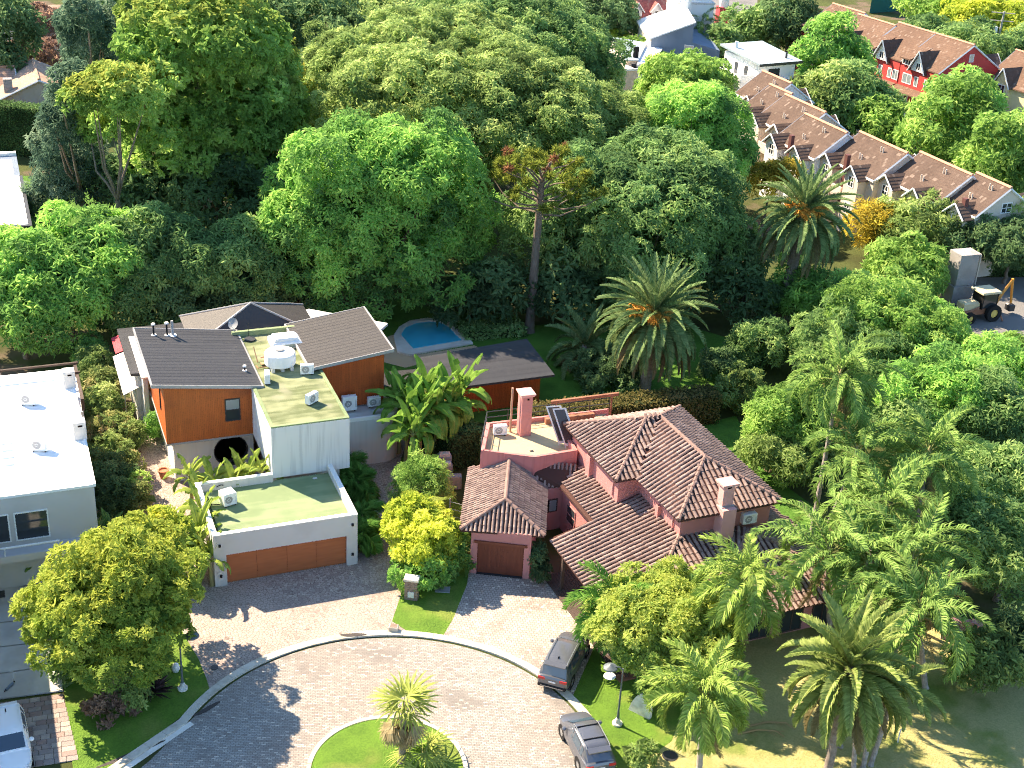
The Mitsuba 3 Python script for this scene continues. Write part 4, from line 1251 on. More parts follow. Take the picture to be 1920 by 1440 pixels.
    for a, b in ((-1.02, 5.9), (0.38, 1.2)):
        part(k, 'downpipe', MB().tube([f(a, b, 5.6), f(a, b, 4.1)], 0.05, 7), 'pink_pale', 40)
    # courtyard side: window and opening
    win(k, f(-2.5, 8.6, 1.1), -f.v, 1.2, 1.2, 1, 2, 'pink', 'glass', fw=0.05)
    o = part(k, 'opening', MB().box(f, -2.46, -2.38, 2.6, 4.4, 0.1, 2.2), 'void')
    part(k, 'courtyard_wall', MB().box(f, -4.4, -2.5, 9.4, 9.65, 0, 2.95), 'pink', label='pink wall at the back of the narrow courtyard')
    win(k, f(-3.9, 9.4, 1.3), f.u, 1.1, 0.9, 2, 1, 'deck_wood', gms=['void', 'glass_pale'], fw=0.06)
    for a in (0.2, 2.6, 4.6, 6.6):
        win(k, f(a, -4.3, 0.1), f.u, 1.4, 1.95, 2, 1, 'deck_wood', 'glass', fw=0.08)
    # porch
    for b in (-4.9, -0.9, 3.35):
        part(k, 'porch_post', MB().box(f, -5.2, -5.02, b - 0.09, b + 0.09, 0.1, zl(-5.1) - 0.1), 'deck_wood')
    d = part(k, 'porch_floor', MB().box(f, -5.6, -2.4, -4.6, 4.9, 0, 0.1), 'deck_wood')
    for i in range(16):
        part(d, 'board', MB().cbox(f, -5.6 + i * 0.2 + 0.01, -5.6 + i * 0.2 + 0.19, -4.6, 4.9, 0.1, 0.125, 0.005), 'deck_wood')
    part(k, 'step', MB().box(f, -5.65, -3.8, -5.2, -4.65, 0, 0.09), 'rust_metal')
    ac_unit('white air conditioner hung on the upper pink wall beside the chimney', f, 4.75, 0.26, 4.45, 0, 0.9, 0.34, 0.62, feet=False)

    # roof terrace
    pt = [np.array((-1.67, 72.27)), np.array((1.60, 71.80)), np.array((4.23, 72.97))]
    bk = [np.array(f(-0.97, 12.0)[:2]), np.array(f(3.3, 15.2)[:2]), np.array((-1.46, 76.16))]
    poly = [tuple(q) for q in pt] + [tuple(q) for q in bk]
    part(k, 'terrace_wall', MB().prism(poly, 0, 4.2), 'pink_stain', label='stained pink wall under the roof terrace')
    def inset(P, t):
        P = np.array(P); c = P.mean(0)
        return [tuple(q + unit(c - q) * t) for q in P]
    ins = inset(poly, 0.25)
    part(k, 'terrace_floor', MB().sheet(ins, 4.25), 'terrace_floor')
    def para(i, j, z, name='parapet', mt='pink'):
        part(k, name, MB().prism([poly[i], poly[j], ins[j], ins[i]], 4.2, z), mt)
    para(0, 1, 4.7, mt='pink_stain'); para(1, 2, 4.7, mt='pink_stain'); para(5, 0, 4.6); para(4, 5, 4.55); para(2, 3, 4.7)
    part(k, 'drain', MB().box(Fr((1.45, 73.32), 20), -0.12, 0.12, -0.1, 0.1, 4.25, 4.27), 'dark_metal')
    t = Fr((1.02, 75.19), 20)
    c = part(k, 'chimney', MB().box(t, -0.35, 0.35, 0, 0.75, 4.2, 7.0), 'pink')
    part(c, 'cap', MB().box(t, -0.42, 0.45, -0.07, 0.85, 7.0, 7.12).box(t, -0.48, 0.5, -0.13, 0.9, 7.12, 7.2), 'pink_pale')
    part(c, 'vent', MB().box(t, -0.02, 0.1, -0.09, -0.06, 6.8, 6.9), 'void')
    part(k, 'flue_pipe', MB().tube([t(-0.75, 0.75, 4.2), t(-0.75, 0.75, 7.35)], 0.075, 9).tube([t(-0.75, 0.75, 4.6), t(-0.45, 0.7, 4.55)], 0.05, 6), 'copper_pipe', 40)
    q = np.array(poly)
    for (i, j, n, mt) in ((5, 0, 5, 'dark_metal'), (5, 4, 7, 'dark_metal')):
        m = MB()
        for s in range(n):
            p = q[i] + (q[j] - q[i]) * s / (n - 1)
            m.tube([(p[0], p[1], 4.5), (p[0], p[1], 5.3)], 0.03, 6)
        for z in (4.9, 5.3):
            m.tube([(*q[i], z), (*q[j], z)], 0.03, 6)
        part(k, 'railing', m, mt)
    ac_unit('white air conditioner on the pink terrace beside the chimney', t, -1.5, 0.55, 4.25, -8)
    for i, (px, w) in enumerate((((3.56, 74.45, 4.25), 0.95), ((3.92, 74.15, 4.25), 0.85))):
        kk = thing('solar_panel', ['white framed solar water panel leaning at the back on the pink terrace', 'dark solar water panel leaning in front on the pink terrace'][i], 'solar panel')
        s = Fr(px, 16)
        tl = lambda x, y, d: s(x - y * 0.30 - d * 0.5, y * 0.34 + d * 0.2, y * 0.93 + d * 0.6 + 0.1)
        def pan(x0, x1, y0, y1, d0, d1):
            return MB().hexa([tl(x0, y0, d0), tl(x1, y0, d0), tl(x1, y1, d0), tl(x0, y1, d0), tl(x0, y0, d1), tl(x1, y0, d1), tl(x1, y1, d1), tl(x0, y1, d1)])
        part(kk, 'frame', pan(-w / 2, w / 2, 0, 2.35, 0, 0.1), 'panel_white')
        part(kk, 'glazing', pan(-w / 2 + 0.1, w / 2 - 0.1, 0.1, 2.25, 0.095, 0.11), 'solar_dark')
        part(kk, 'stand', MB().tube([tl(-w / 2, 0.1, -0.1), s(-w / 2, -0.1, 0)], 0.03, 6).tube([tl(w / 2, 0.1, -0.1), s(w / 2, -0.1, 0)], 0.03, 6).tube([s(-w / 2, -0.1, 0.3), s(w / 2, -0.1, 0.3)], 0.025, 6), 'pale_metal')
    kk = thing('terrace_pergola', 'long rusty pergola beam on posts behind the pink terrace', 'pergola')
    a, b = np.array((2.55, 77.61, 5.40)), np.array((6.96, 79.39, 5.40))
    w = np.array([0, 0.09, 0])
    part(kk, 'beam', MB().hexa([a - w, b - w, b + w, a + w, a - w + [0, 0, 0.2], b - w + [0, 0, 0.2], b + w + [0, 0, 0.2], a + w + [0, 0, 0.2]]), 'rust_metal')
    for s in (0.08, 0.9):
        p = a + (b - a) * s
        part(kk, 'post', MB().tube([(p[0], p[1], 0), (p[0], p[1], 5.4)], 0.06, 6), 'rust_metal')
    kk = thing('planter', 'long rusty planter box at the back rail of the pink terrace', 'planter')
    a, b = q[4] * 0.85 + q[5] * 0.15, q[4] * 0.45 + q[5] * 0.55
    d = unit(b - a); n = np.array([-d[1], d[0]])
    if n[1] > 0:
        n = -n
    part(kk, 'box', MB().prism([tuple(a + n * 0.3), tuple(b + n * 0.3), tuple(b + n * 0.65), tuple(a + n * 0.65)], 4.26, 4.6), 'rust_metal')

    # garage
    k = thing('tiled_garage', 'small pink garage with a tiled hip roof and a dark red wood door', 'garage')
    tiled_garage(k, [g1, g2, g3, g4], G)


def tiled_garage(k, planes, G):
    keys = tiled_roofs(k, planes, 220, 0.12, 0.245, 0.40)
    ridge(keys[0], [G['eL'], G['hip']]); ridge(keys[0], [G['eR'], G['hip']]); ridge(keys[1], [G['rb'], G['hip']])
    f = Fr((-1.83, 66.06), -5)
    w, dp = 3.46, 6.6
    part(k, 'front_wall', MB().box(f, 0, 0.38, 0, 0.2, 0, 3.0).box(f, w - 0.38, w, 0, 0.2, 0, 3.0).box(f, 0.38, w - 0.38, 0, 0.2, 2.15, 3.0), 'pink')
    part(k, 'side_wall', MB().box(f, 0, 0.2, 0.2, dp, 0, 3.0), 'pink')
    part(k, 'side_wall', MB().box(f, w - 0.2, w, 0.2, dp - 1.2, 0, 3.0), 'pink')
    part(k, 'lintel', MB().box(f, 0.2, w - 0.2, -0.1, 0.02, 2.15, 2.3), 'door_wood_dark')
    d = part(k, 'door', MB().box(f, 0.38, w - 0.38, 0.16, 0.2, 0.02, 2.15), 'door_wood_dark')
    n = 14
    for i in range(n):
        a0 = 0.4 + i * (w - 0.8) / n
        part(d, 'board', MB().cbox(f, a0 + 0.006, a0 + (w - 0.8) / n - 0.006, 0.13, 0.16, 0.05, 2.13, 0.004), 'door_wood_dark')
    part(k, 'threshold', MB().box(f, 0.38, w - 0.38, -0.05, 0.2, 0.0, 0.03), 'dark_metal')


build_pinkhouse()


# ---- the white house at the left edge ---------------------------------------
def build_white_house():
    f = Fr((-22.30, 63.32), 22.4)
    k = thing('white_house', 'white flat-roofed modern house at the left edge of the photo', 'house')
    part(k, 'wall', MB().box(f, -10, 0, 0, 14.6, 3.0, 6.1), 'grey_wall_plain')
    part(k, 'wall', MB().box(f, -10, -0.5, 0.6, 14.6, 0, 3.0), 'grey_wall_plain')
    part(k, 'front_wing', MB().box(f, -16, -7.3, -13.5, 0, 0, 6.2), 'grey_wall_plain')
    r = part(k, 'roof', MB().box(f, -10.1, 0.1, -0.1, 14.8, 6.1, 6.25), 'white_roof')
    part(r, 'upstand', MB().box(f, -10, -0.8, 13.3, 13.5, 6.25, 6.36).box(f, -0.05, 0.1, -0.1, 14.8, 6.25, 6.30), 'white_roof')
    for b in (5.4, 12.2):
        c = part(k, 'chimney', MB().cbox(f, -0.55, 0.15, b - 0.3, b + 0.45, 6.25, 7.35, 0.02), 'grey_wall_plain')
        part(c, 'vent', MB().box(f, -0.3, -0.05, b - 0.315, b - 0.295, 7.1, 7.2), 'void')
    for i in range(4):
        part(k, 'roof_vent', MB().cbox(f, -4.5, -3.9, 3.2 + i * 0.85, 3.34 + i * 0.85, 6.25, 6.4, 0.04), 'white_roof')
    win(k, f(-4.25, 0, 3.35), f.u, 1.75, 1.75, 1, 1, 'plastic_white', 'glass', fw=0.07)
    win(k, f(-6.6, 0, 3.35), f.u, 2.1, 1.75, 1, 1, 'plastic_white', 'glass', fw=0.07)
    part(k, 'curtain', MB().box(f, -5.9, -4.75, -0.012, 0.0, 3.42, 4.6), 'cream')
    b = part(k, 'balcony', MB().box(f, -10, -1.0, -1.3, 0.6, 2.85, 3.0).box(f, -10, -1.0, -1.3, -1.15, 3.0, 3.25), 'grey_wall_plain')
    m = MB(); m.tube([f(-10, -1.22, 3.75), f(-2.1, -1.22, 3.75)], 0.055, 8)
    for a in (-9, -7, -4.9, -2.3):
        m.tube([f(a, -1.22, 3.2), f(a, -1.22, 3.75)], 0.03, 6)
    part(b, 'rail', m, 'plastic_white', 40)
    win(k, f(-6.4, 0.6, 0.05), f.u, 1.3, 2.3, 2, 1, 'grey_wall_plain', 'grey_wall_plain', fw=0.05, name='door')
    part(k, 'door_mat', MB().box(f, -6.3, -5.2, -0.3, 0.35, 0.062, 0.085), 'dark_metal')
    g = 'air conditioners on the white flat roof'
    ac_unit('white air conditioner at the back of the white flat roof', f, -2.7, 10.4, 6.25, -20, 0.95, 0.4, 0.7, g)
    ac_unit('white air conditioner in the middle of the white flat roof', f, -2.45, 4.5, 6.25, -20, 0.95, 0.4, 0.7, g)
    # paved side yard with steps, and the covered terrace behind
    k = thing('garden_steps', 'pale stepping slabs between the white house and the hedge', 'steps')
    for i in range(6):
        part(k, 'slab', MB().cbox(f, 0.3, 1.35, 4.3 + i * 0.62, 4.85 + i * 0.62, 0, 0.1, 0.02), 'stone_cap')
    k = thing('back_terrace', 'white paved terrace with a dark timber frame behind the white house', 'terrace')
    part(k, 'floor', MB().box(f, -4.2, 0.6, 15.0, 20.5, 0, 3.0), 'white')
    for a in (-4.2, 0.6):
        for b in (15.2, 20.4):
            part(k, 'post', MB().box(f, a - 0.1, a + 0.1, b - 0.1, b + 0.1, 3.0, 3.75), 'deck_wood')
    for b in (18.9, 20.4):
        part(k, 'beam', MB().box(f, -4.4, 0.8, b - 0.07, b + 0.07, 3.9, 4.02), 'deck_wood')
    part(k, 'beam', MB().box(f, 0.5, 0.7, 15, 20.5, 3.75, 3.898), 'deck_wood')
    part(k, 'beam', MB().box(f, -4.3, -4.1, 15, 20.5, 3.75, 3.898), 'deck_wood')
    k = thing('garden_table', 'rough timber table with a grey tarpaulin on the terrace behind the white house', 'table')
    part(k, 'top', MB().cbox(f, -1.9, 0.1, 16.2, 17.2, 3.55, 3.7, 0.03), 'stone')
    part(k, 'leg', MB().box(f, -1.8, -1.6, 16.3, 17.1, 3.0, 3.55), 'stone')
    part(k, 'leg', MB().box(f, -0.2, 0.0, 16.3, 17.1, 3.0, 3.55), 'stone')
    k = thing('garden_bench', 'rough timber bench leaning on the terrace table behind the white house', 'bench')
    m = MB(); m.hexa([f(-2.6, 17.4, 3.35), f(0.0, 17.2, 3.75), f(0.0, 17.9, 3.75), f(-2.6, 18.1, 3.35), f(-2.6, 17.4, 3.5), f(0.0, 17.2, 3.95), f(0.0, 17.9, 3.95), f(-2.6, 18.1, 3.5)])
    part(k, 'seat', m, 'stone')
    part(k, 'leg', MB().box(f, -2.5, -2.3, 17.4, 18, 3.0, 3.4), 'stone')
    part(k, 'leg', MB().box(f, -0.4, -0.2, 17.3, 17.9, 3.0, 3.75), 'stone')


def gable_block(k, f, a0, a1, b0, b1, ze, zr, wall, roof, over=0.35, zbase=0.0, ridge_m='ridge_pink', rname='roof'):
    """Walls and two roof slopes; the ridge runs along a in the middle of b."""
    bm = (b0 + b1) / 2
    m = MB()
    q = lambda a: [f(a, b0, zbase), f(a, b1, zbase), f(a, b1, ze), f(a, bm, zr - 0.12), f(a, b0, ze)]
    v = q(a0) + q(a1)
    m.add(v, [[0, 5, 6, 1]])
    m.add(v, [[0, 4, 9, 5], [1, 6, 7, 2]])
    for s, fl in ((0, 1), (5, -1)):
        t = np.array([[0, 1, 2], [0, 2, 4], [2, 3, 4]]) + s
        m.add(v, t[:, ::fl])
    part(k, 'wall', m, wall)
    sl = (zr - ze) / (bm - b0)
    r = None
    for bb, sg_ in ((b0, -1), (b1, 1)):
        P = [f(a0 - over, bm, zr), f(a1 + over, bm, zr), f(a1 + over, bb + sg_ * over, ze - sl * over), f(a0 - over, bb + sg_ * over, ze - sl * over)]
        r = part(k, rname, MB().slab(P, 0.16), roof)
    part(r, 'ridge_cap', MB().tube([f(a0 - over, bm, zr + 0.02), f(a1 + over, bm, zr + 0.02)], 0.16, 6), ridge_m)
    # barge boards
    for a in (a0 - over, a1 + over):
        for bb, sg_ in ((b0, -1), (b1, 1)):
            part(r, 'barge_board', MB().tube([f(a, bm, zr - 0.1), f(a, bb + sg_ * over, ze - sl * over - 0.1)], 0.11, 4), 'townwhite')


def bay(k, f, a, w, bf, bb, ze, zr, wall, z0=0.0, courses=5, roof='roof_brown'):
    """A gabled bay that faces -b: wall, two small stepped slopes, white barge boards."""
    m = MB()
    v = [f(a - w / 2, bf, z0), f(a + w / 2, bf, z0), f(a + w / 2, bf, ze), f(a, bf, zr - 0.1), f(a - w / 2, bf, ze),
         f(a - w / 2, bb, z0), f(a + w / 2, bb, z0), f(a + w / 2, bb, ze), f(a, bb, zr - 0.1), f(a - w / 2, bb, ze)]
    m.add(v, [[0, 1, 2], [0, 2, 4], [2, 3, 4]])
    m.add(v, [[1, 6, 7, 2], [5, 0, 4, 9]])
    part(k, 'bay_wall', m, wall)
    ov = 0.3
    sl = (zr - ze) / (w / 2)
    m = MB()
    for s in (-1, 1):
        for c in range(courses):
            x0, x1 = (w / 2 + ov) * c / courses, (w / 2 + ov) * (c + 1) / courses + 0.02
            d = 0.05
            A = [f(a + s * x0, bf - ov, zr - sl * x0 + 0.0), f(a + s * x0, bb, zr - sl * x0), f(a + s * x1, bb, zr - sl * x1 + d), f(a + s * x1, bf - ov, zr - sl * x1 + d)]
            m.slab(A, 0.08)
    r = part(k, 'bay_roof', m, roof)
    for s in (-1, 1):
        part(r, 'barge_board', MB().tube([f(a, bf - ov - 0.03, zr - 0.02), f(a + s * (w / 2 + ov), bf - ov - 0.03, zr - sl * (w / 2 + ov) - 0.02)], 0.10, 4), 'townwhite')


def build_townhouses():
    W = [((27.18, 160.24, 8.50), 6.0, 0), ((27.08, 153.86, 8.50), 4.6, 0), ((28.17, 149.57, 8.50), 7.7, 0.1), ((29.04, 141.78, 8.50), 7.5, 0), ((33.61, 135.85, 8.50), 7.7, 0), ((38.22, 129.71, 8.50), 7.6, 0), ((42.06, 123.79, 8.50), 4.7, 0)]
    lab = ['beige townhouse at the upper end of the row, next to the white three-storey house', 'narrow beige townhouse, second from the upper end of the row', 'beige townhouse with roof vents, third from the upper end of the row',
           'white townhouse in the middle of the row with a pale blue strip', 'cream townhouse, fifth from the upper end, with a tall brown flue', 'cream townhouse, sixth from the upper end, with a twin vent on its roof', 'cream townhouse with an end gable window at the right edge of the photo']
    wm = ['townwhite', 'cream', 'cream', 'townwhite', 'cream', 'cream', 'cream']
    for i, (o, L, dz) in enumerate(W):
        f = Fr((o[0], o[1], 0), -65)
        k = thing('townhouse', lab[i], 'townhouse', 'brown roofed townhouses in the stepped row')
        zr, ze, h = 8.5, 6.2, 3.4
        gable_block(k, f, 0.12, L - 0.12, -h, h, ze, zr, wm[i], 'roof_brown', 0.1)
        m = MB()
        part(k, 'eave_board', MB().box(f, 0, L, -h - 0.22, -h - 0.12, ze - 0.32, ze - 0.12), 'townwhite')
        bays = (1.15, 5.4) if L > 7 else (L - 1.6,)
        for j, a in enumerate(bays):
            bay(k, f, a, 2.2, -h - 1.0, -1.5, 6.0, 6.95, wm[i])
            win(k, f(a - 0.45, -h - 1.0, 4.75), f.u, 0.9, 1.15, 2, 2, 'townwhite', 'glass', fw=0.09)
            win(k, f(a - 0.45, -h - 1.0, 2.0), f.u, 0.9, 1.2, 2, 2, 'townwhite', 'glass', fw=0.09)
        if L > 7:
            win(k, f(L / 2 - 0.95, -h, 4.0), f.u, 1.3, 1.6, 2, 1, 'townwhite', 'glass', fw=0.08)
            part(k, 'balcony', MB().box(f, 2.5, L - 3.6, -h - 1.0, -h, 3.2, 3.4).box(f, 2.5, L - 3.6, -h - 1.05, -h - 0.9, 3.4, 4.3), wm[i])
            win(k, f(L / 2 - 0.7, -h, 0.4), f.u, 1.5, 1.9, 2, 1, 'townwhite', 'glass', fw=0.08)
        for a, b in ((L * 0.45, -2.3), (L * 0.62, -0.9)):
            z = zr - abs(b) / h * (zr - ze)
            part(k, 'roof_vent', MB().tube([f(a, b, z - 0.1), f(a, b, z + 0.55)], 0.07, 6), 'cream')
            part(k, 'roof_vent', MB().tube([f(a + 0.35, b, z - 0.1), f(a + 0.35, b, z + 0.5)], 0.07, 6), 'cream')
        # the dormers on the far side
        bay(k, Fr(f(L / 2, 0, 0), 115), 0, 2.2, -h - 0.5, -1.2, 6.1, 7.0, wm[i])
        if i in (3, 4, 6):
            part(k, 'flue', MB().box(f, 3.2 if L > 7 else 3.0, 3.65 if L > 7 else 3.45, -h - 0.5, -h - 0.1, 2.6, 7.4), 'brownpipe')
        if i == 3:
            part(k, 'panel', MB().box(f, 3.9, 4.5, -h - 0.06, -h, 0.5, 5.0), 'paleblue')
        if i == 6:
            win(k, f(L - 0.12, -0.6, 6.1), f.v, 1.2, 1.0, 2, 2, 'townwhite', 'glass', fw=0.09)
    k = thing('garden_wall', 'cream garden wall in front of the townhouses', 'wall')
    a, b = np.array((32.71, 130.34)), np.array((41.57, 121.50))
    d = unit(b - a); n = np.array([-d[1], d[0]])
    part(k, 'wall', MB().prism([tuple(a), tuple(b), tuple(b + n * 0.2), tuple(a + n * 0.2)], 0, 2.2), 'cream')
    k = thing('yard_shed', 'white flat-roofed shed in the townhouse yard behind the shrubs', 'shed')
    s = Fr((36.83, 124.98), -60)
    part(k, 'wall', MB().box(s, 0, 4, -1.5, 1.5, 0, 2.4), 'townwhite')
    part(k, 'roof', MB().box(s, -0.2, 4.2, -1.7, 1.7, 2.4, 2.52), 'sheet_pale')

    # the red terrace behind
    R = [((43.14, 202.55, 9.50), 7.0), ((45.40, 195.42, 9.50), 7.6), ((49.61, 189.32, 9.50), 7.0), ((52.97, 183.40, 9.50), 7.2)]
    lab = ['red terraced house at the upper end of the red row', 'red terraced house, second from the upper end of the red row', 'red terraced house with a raised roof step, third in the red row', 'red end house with the big red gable wall']
    f0 = Fr((R[2][0][0], R[2][0][1], 0), -61)
    for i, (o, L) in enumerate(R):
        a0 = f0.loc(np.array(o))[0]
        f = Fr((o[0], o[1], 0), -61)
        k = thing('red_terrace_house', lab[i], 'townhouse', 'red terraced houses')
        h = 5.2
        dz = -0.35 if i < 2 else 0
        gable_block(k, f, 0.12, L, -h, h, 6.3 + dz, 9.5 + dz, 'redwall', 'roof_rust', 0.12)
        for j, a in enumerate((L * 0.52,)):
            bay(k, f, a, 2.5, -h - 0.25, -1.8, 6.0 + dz, 8.2 + dz, 'townwhite', 5.6 + dz, 6)
            win(k, f(a - 0.45, -h - 0.25, 5.75 + dz), f.u, 0.9, 1.0, 2, 1, 'townwhite', 'glass', fw=0.1)
        part(k, 'dormer', MB().slab([f(0.5, -h - 0.6, 6.9 + dz), f(2.4, -h - 0.6, 6.9 + dz), f(2.4, -2.0, 8.25 + dz), f(0.5, -2.0, 8.25 + dz)], 0.15), 'roof_rust')
        win(k, f(0.7, -h - 0.02, 6.0 + dz), f.u, 1.5, 0.75, 3, 1, 'townwhite', 'glass', fw=0.08, proud=0.2)
        for a, w in ((1.0, 1.7), (3.2, 0.7), (5.0, 0.7), (5.9, 1.1)):
            win(k, f(a, -h, 3.6), f.u, w, 1.3, 2 if w > 1 else 1, 1, 'townwhite', 'glass_pale', fw=0.1)
        part(k, 'porch_roof', MB().slab([f(0.2, -h - 1.3, 2.7), f(L - 0.2, -h - 1.3, 2.7), f(L - 0.2, -h, 3.2), f(0.2, -h, 3.2)], 0.15), 'roof_rust')
        for a in (1.0, 3.6):
            win(k, f(a, -h, 0.3), f.u, 1.6, 1.9, 2, 1, 'townwhite', 'glass', fw=0.1)
        if i == 3:
            win(k, f(L, -0.4, 7.3), f.v, 0.8, 1.0, 1, 1, 'townwhite', 'cream', fw=0.08)
            win(k, f(L, -3.8, 4.8), f.v, 0.9, 1.2, 1, 1, 'townwhite', 'glass', fw=0.08)
            bay(k, Fr(f(L - 2.0, 0, 0), 119), 0, 2.6, -h - 1.2, -2.0, 6.0, 7.6, 'redwall', 4.5)
    # the pale yellow house at the right edge
    f = Fr(((58.36, 174.31, 7.50)[0], (58.36, 174.31, 7.50)[1], 0), -61)
    k = thing('yellow_house', 'pale yellow house with a gabled dormer, cut by the right edge of the photo', 'house')
    f = Fr((59.87, 179.50), -61)
    gable_block(k, f, 0, 9, 0, 9, 5.0, 8.2, 'yellowwall', 'roof_rust', 0.4)
    bay(k, f, 3.0, 2.4, -0.5, 3.0, 5.0, 6.9, 'yellowwall')
    win(k, f(2.4, -0.5, 3.6), f.u, 1.2, 1.2, 2, 1, 'townwhite', 'glass', fw=0.1)
    win(k, f(1.2, 0, 0.6), f.u, 1.3, 1.6, 2, 1, 'townwhite', 'glass', fw=0.1)


def build_far_houses():
    # white three-storey house at the head of the row
    f = Fr((*(27.51, 163.03), 0), 20)
    k = thing('three_storey_house', 'white three-storey house with a pale blue-grey metal roof', 'house')
    f = Fr((27.3, 163.3, 0), 30)
    part(k, 'wall', MB().box(f, 0, 5.4, 0, 7.0, 0, 8.6), 'townwhite')
    part(k, 'wall', MB().box(f, -1.8, 0, 1.0, 8.0, 0, 6.4), 'townwhite')
    part(k, 'terrace_parapet', MB().box(f, -1.85, 0, 0.9, 1.05, 6.4, 7.1).box(f, -1.95, -1.8, 0.9, 8.1, 6.4, 7.1), 'townwhite')
    part(k, 'roof', MB().slab([f(-0.5, -0.6, 8.7), f(6.0, -0.6, 8.7), f(6.0, 7.5, 9.4), f(-0.5, 7.5, 9.4)], 0.22), 'sheet_blue')
    part(k, 'eave_trim', MB().hexa([f(-0.55, -0.66, 8.42), f(6.05, -0.66, 8.42), f(6.05, -0.6, 8.42), f(-0.55, -0.6, 8.42), f(-0.55, -0.66, 8.74), f(6.05, -0.66, 8.74), f(6.05, -0.6, 8.74), f(-0.55, -0.6, 8.74)]), 'dark_metal')
    win(k, f(1.4, 0, 6.5), f.u, 1.7, 1.4, 2, 1, 'dark_metal', 'glass', fw=0.09)
    for b, z, w, h in ((2.0, 6.6, 0.9, 1.3), (4.0, 5.9, 0.8, 2.0), (6.2, 6.6, 0.7, 1.3)):
        win(k, f(0, b + w, z), -f.v, w, h, 1, 1, 'townwhite', 'glass', fw=0.06)
    for b, z, w, h in ((2.2, 4.2, 0.7, 1.1), (5.6, 4.2, 1.2, 1.2)):
        win(k, f(-1.8, b + w, z), -f.v, w, h, 1, 1, 'townwhite', 'glass', fw=0.06)
    part(k, 'roof_vent', MB().tube([f(4.6, 0.9, 8.8), f(4.6, 0.9, 9.5)], 0.14, 8), 'dark_metal')
    part(k, 'roof_vent', MB().tube([f(0.7, 5.8, 9.2), f(0.7, 5.8, 10.0)], 0.2, 8), 'townwhite')
    ac_unit('small air conditioner on the ledge of the white three-storey house', f, 4.2, -0.3, 6.0, 0)

    # blue-grey house
    k = thing('bluegrey_house', 'house with a plain blue-grey side wall and a white metal roof', 'house')
    a, b, c, d = (np.array(q) for q in ((16.47, 190.27), (21.99, 189.43), (21.68, 201.63), (15.38, 201.42)))
    m = MB(); m.prism([tuple(a), tuple(b), tuple(c), tuple(d)], 0, [5.3, 7.9, 7.9, 5.3]); part(k, 'wall', m, 'bluegrey')
    w = unit(d - a) * 0.4; u = unit(b - a) * 0.4
    part(k, 'roof', MB().slab([(*(a - w - u), 5.3), (*(b - w + u * 0.3), 8.05), (*(c + w + u * 0.3), 8.05), (*(d + w - u), 5.3)], 0.2), 'sheet_pale')
    part(k, 'side_wall', MB().prism([tuple(a - u * 0.1), tuple(a), tuple(d), tuple(d - u * 0.1)], 0, 5.1), 'cream')
    r = unit(b - a)
    win(k, (*(a + (b - a) * 0.82), 3.9), np.array([*r, 0]), 1.3, 0.9, 1, 1, 'townwhite', 'cream', fw=0.08)
    part(k, 'water_tank', MB().lathe((*(c + (b - c) * 0.2), 8.0), [(0.001, 0), (0.7, 0), (0.7, 1.2), (0.4, 1.5), (0.001, 1.55)], 14), 'plastic_white', 40)
    part(k, 'lean_to', MB().prism([tuple(b), tuple(b + r * 3.5 + [0.4, 0]), tuple(c + r * 3.5), tuple(c)], 0, [5.2, 4.4, 4.4, 5.2]), 'bluegrey')
    # white tower house
    f = Fr((20.42, 200.63), 8)
    k = thing('tower_house', 'tall white block house at the top edge of the photo', 'house')
    part(k, 'wall', MB().box(f, 0, 5.6, 0, 6, 0, 8.2), 'townwhite')
    part(k, 'ledge', MB().box(f, -0.12, 5.72, -0.12, 6.1, 8.2, 8.45), 'grey_wall_plain')
    part(k, 'upper_wall', MB().box(f, 0.3, 5.3, 0.3, 5.5, 8.45, 13), 'townwhite')
    win(k, f(1.6, 0.3, 8.9), f.u, 0.6, 1.2, 1, 1, 'grey_wall_plain', 'glass', fw=0.07)
    win(k, f(3.2, 0, 4.6), f.u, 1.3, 0.4, 1, 1, 'grey_wall_plain', 'glass', fw=0.05)
    win(k, f(2.2, 0, 4.6), f.u, 0.4, 0.4, 1, 1, 'grey_wall_plain', 'glass', fw=0.05)
    k = thing('tank_tower', 'dark red pillar with a white water tank right of the white block house', 'water tank')
    f = Fr((28.92, 216.96), 12)
    part(k, 'tower', MB().box(f, 0, 1.8, 0, 1.8, 0, 5.0), 'flatred')
    part(k, 'tank', MB().lathe(f(0.9, 0.9, 5.0), [(0.001, 0), (0.75, 0), (0.75, 1.3), (0.4, 1.6), (0.001, 1.65)], 14), 'plastic_white', 40)
    k = thing('boundary_wall', 'cream boundary wall behind the small palm at the top of the photo', 'wall')
    a, b = np.array((24.96, 213.24)), np.array((33.21, 213.15))
    part(k, 'wall', MB().prism([tuple(a), tuple(b), tuple(b + [0, 0.3]), tuple(a + [0, 0.3])], 0, 1.8), 'cream')
    # mansard house
    k = thing('mansard_house', 'old house with a steep red mansard roof and two dormers at the top edge', 'house')
    f = Fr((14.14, 208.18), 10)
    part(k, 'wall', MB().box(f, 0, 7.6, 0, 8, 0, 3.2), 'cream')
    m = MB()
    lo = [f(-0.3, -0.3, 3.2), f(7.9, -0.3, 3.2), f(7.9, 8.3, 3.2), f(-0.3, 8.3, 3.2)]; hi = [f(0.3, 3.6, 8.2), f(6.2, 3.6, 8.2), f(6.2, 4.4, 8.2), f(0.3, 4.4, 8.2)]
    m.hexa(lo + hi)
    part(k, 'roof', m, 'roof_red')
    part(k, 'gable_wall', MB().add([f(-0.36, -0.2, 0), f(-0.36, 8.2, 0), f(-0.36, 8.2, 3.4), f(-0.2, 4, 8.6), f(-0.36, -0.2, 3.4)], [[0, 2, 1], [0, 4, 2], [4, 3, 2]]), 'pale_metal')
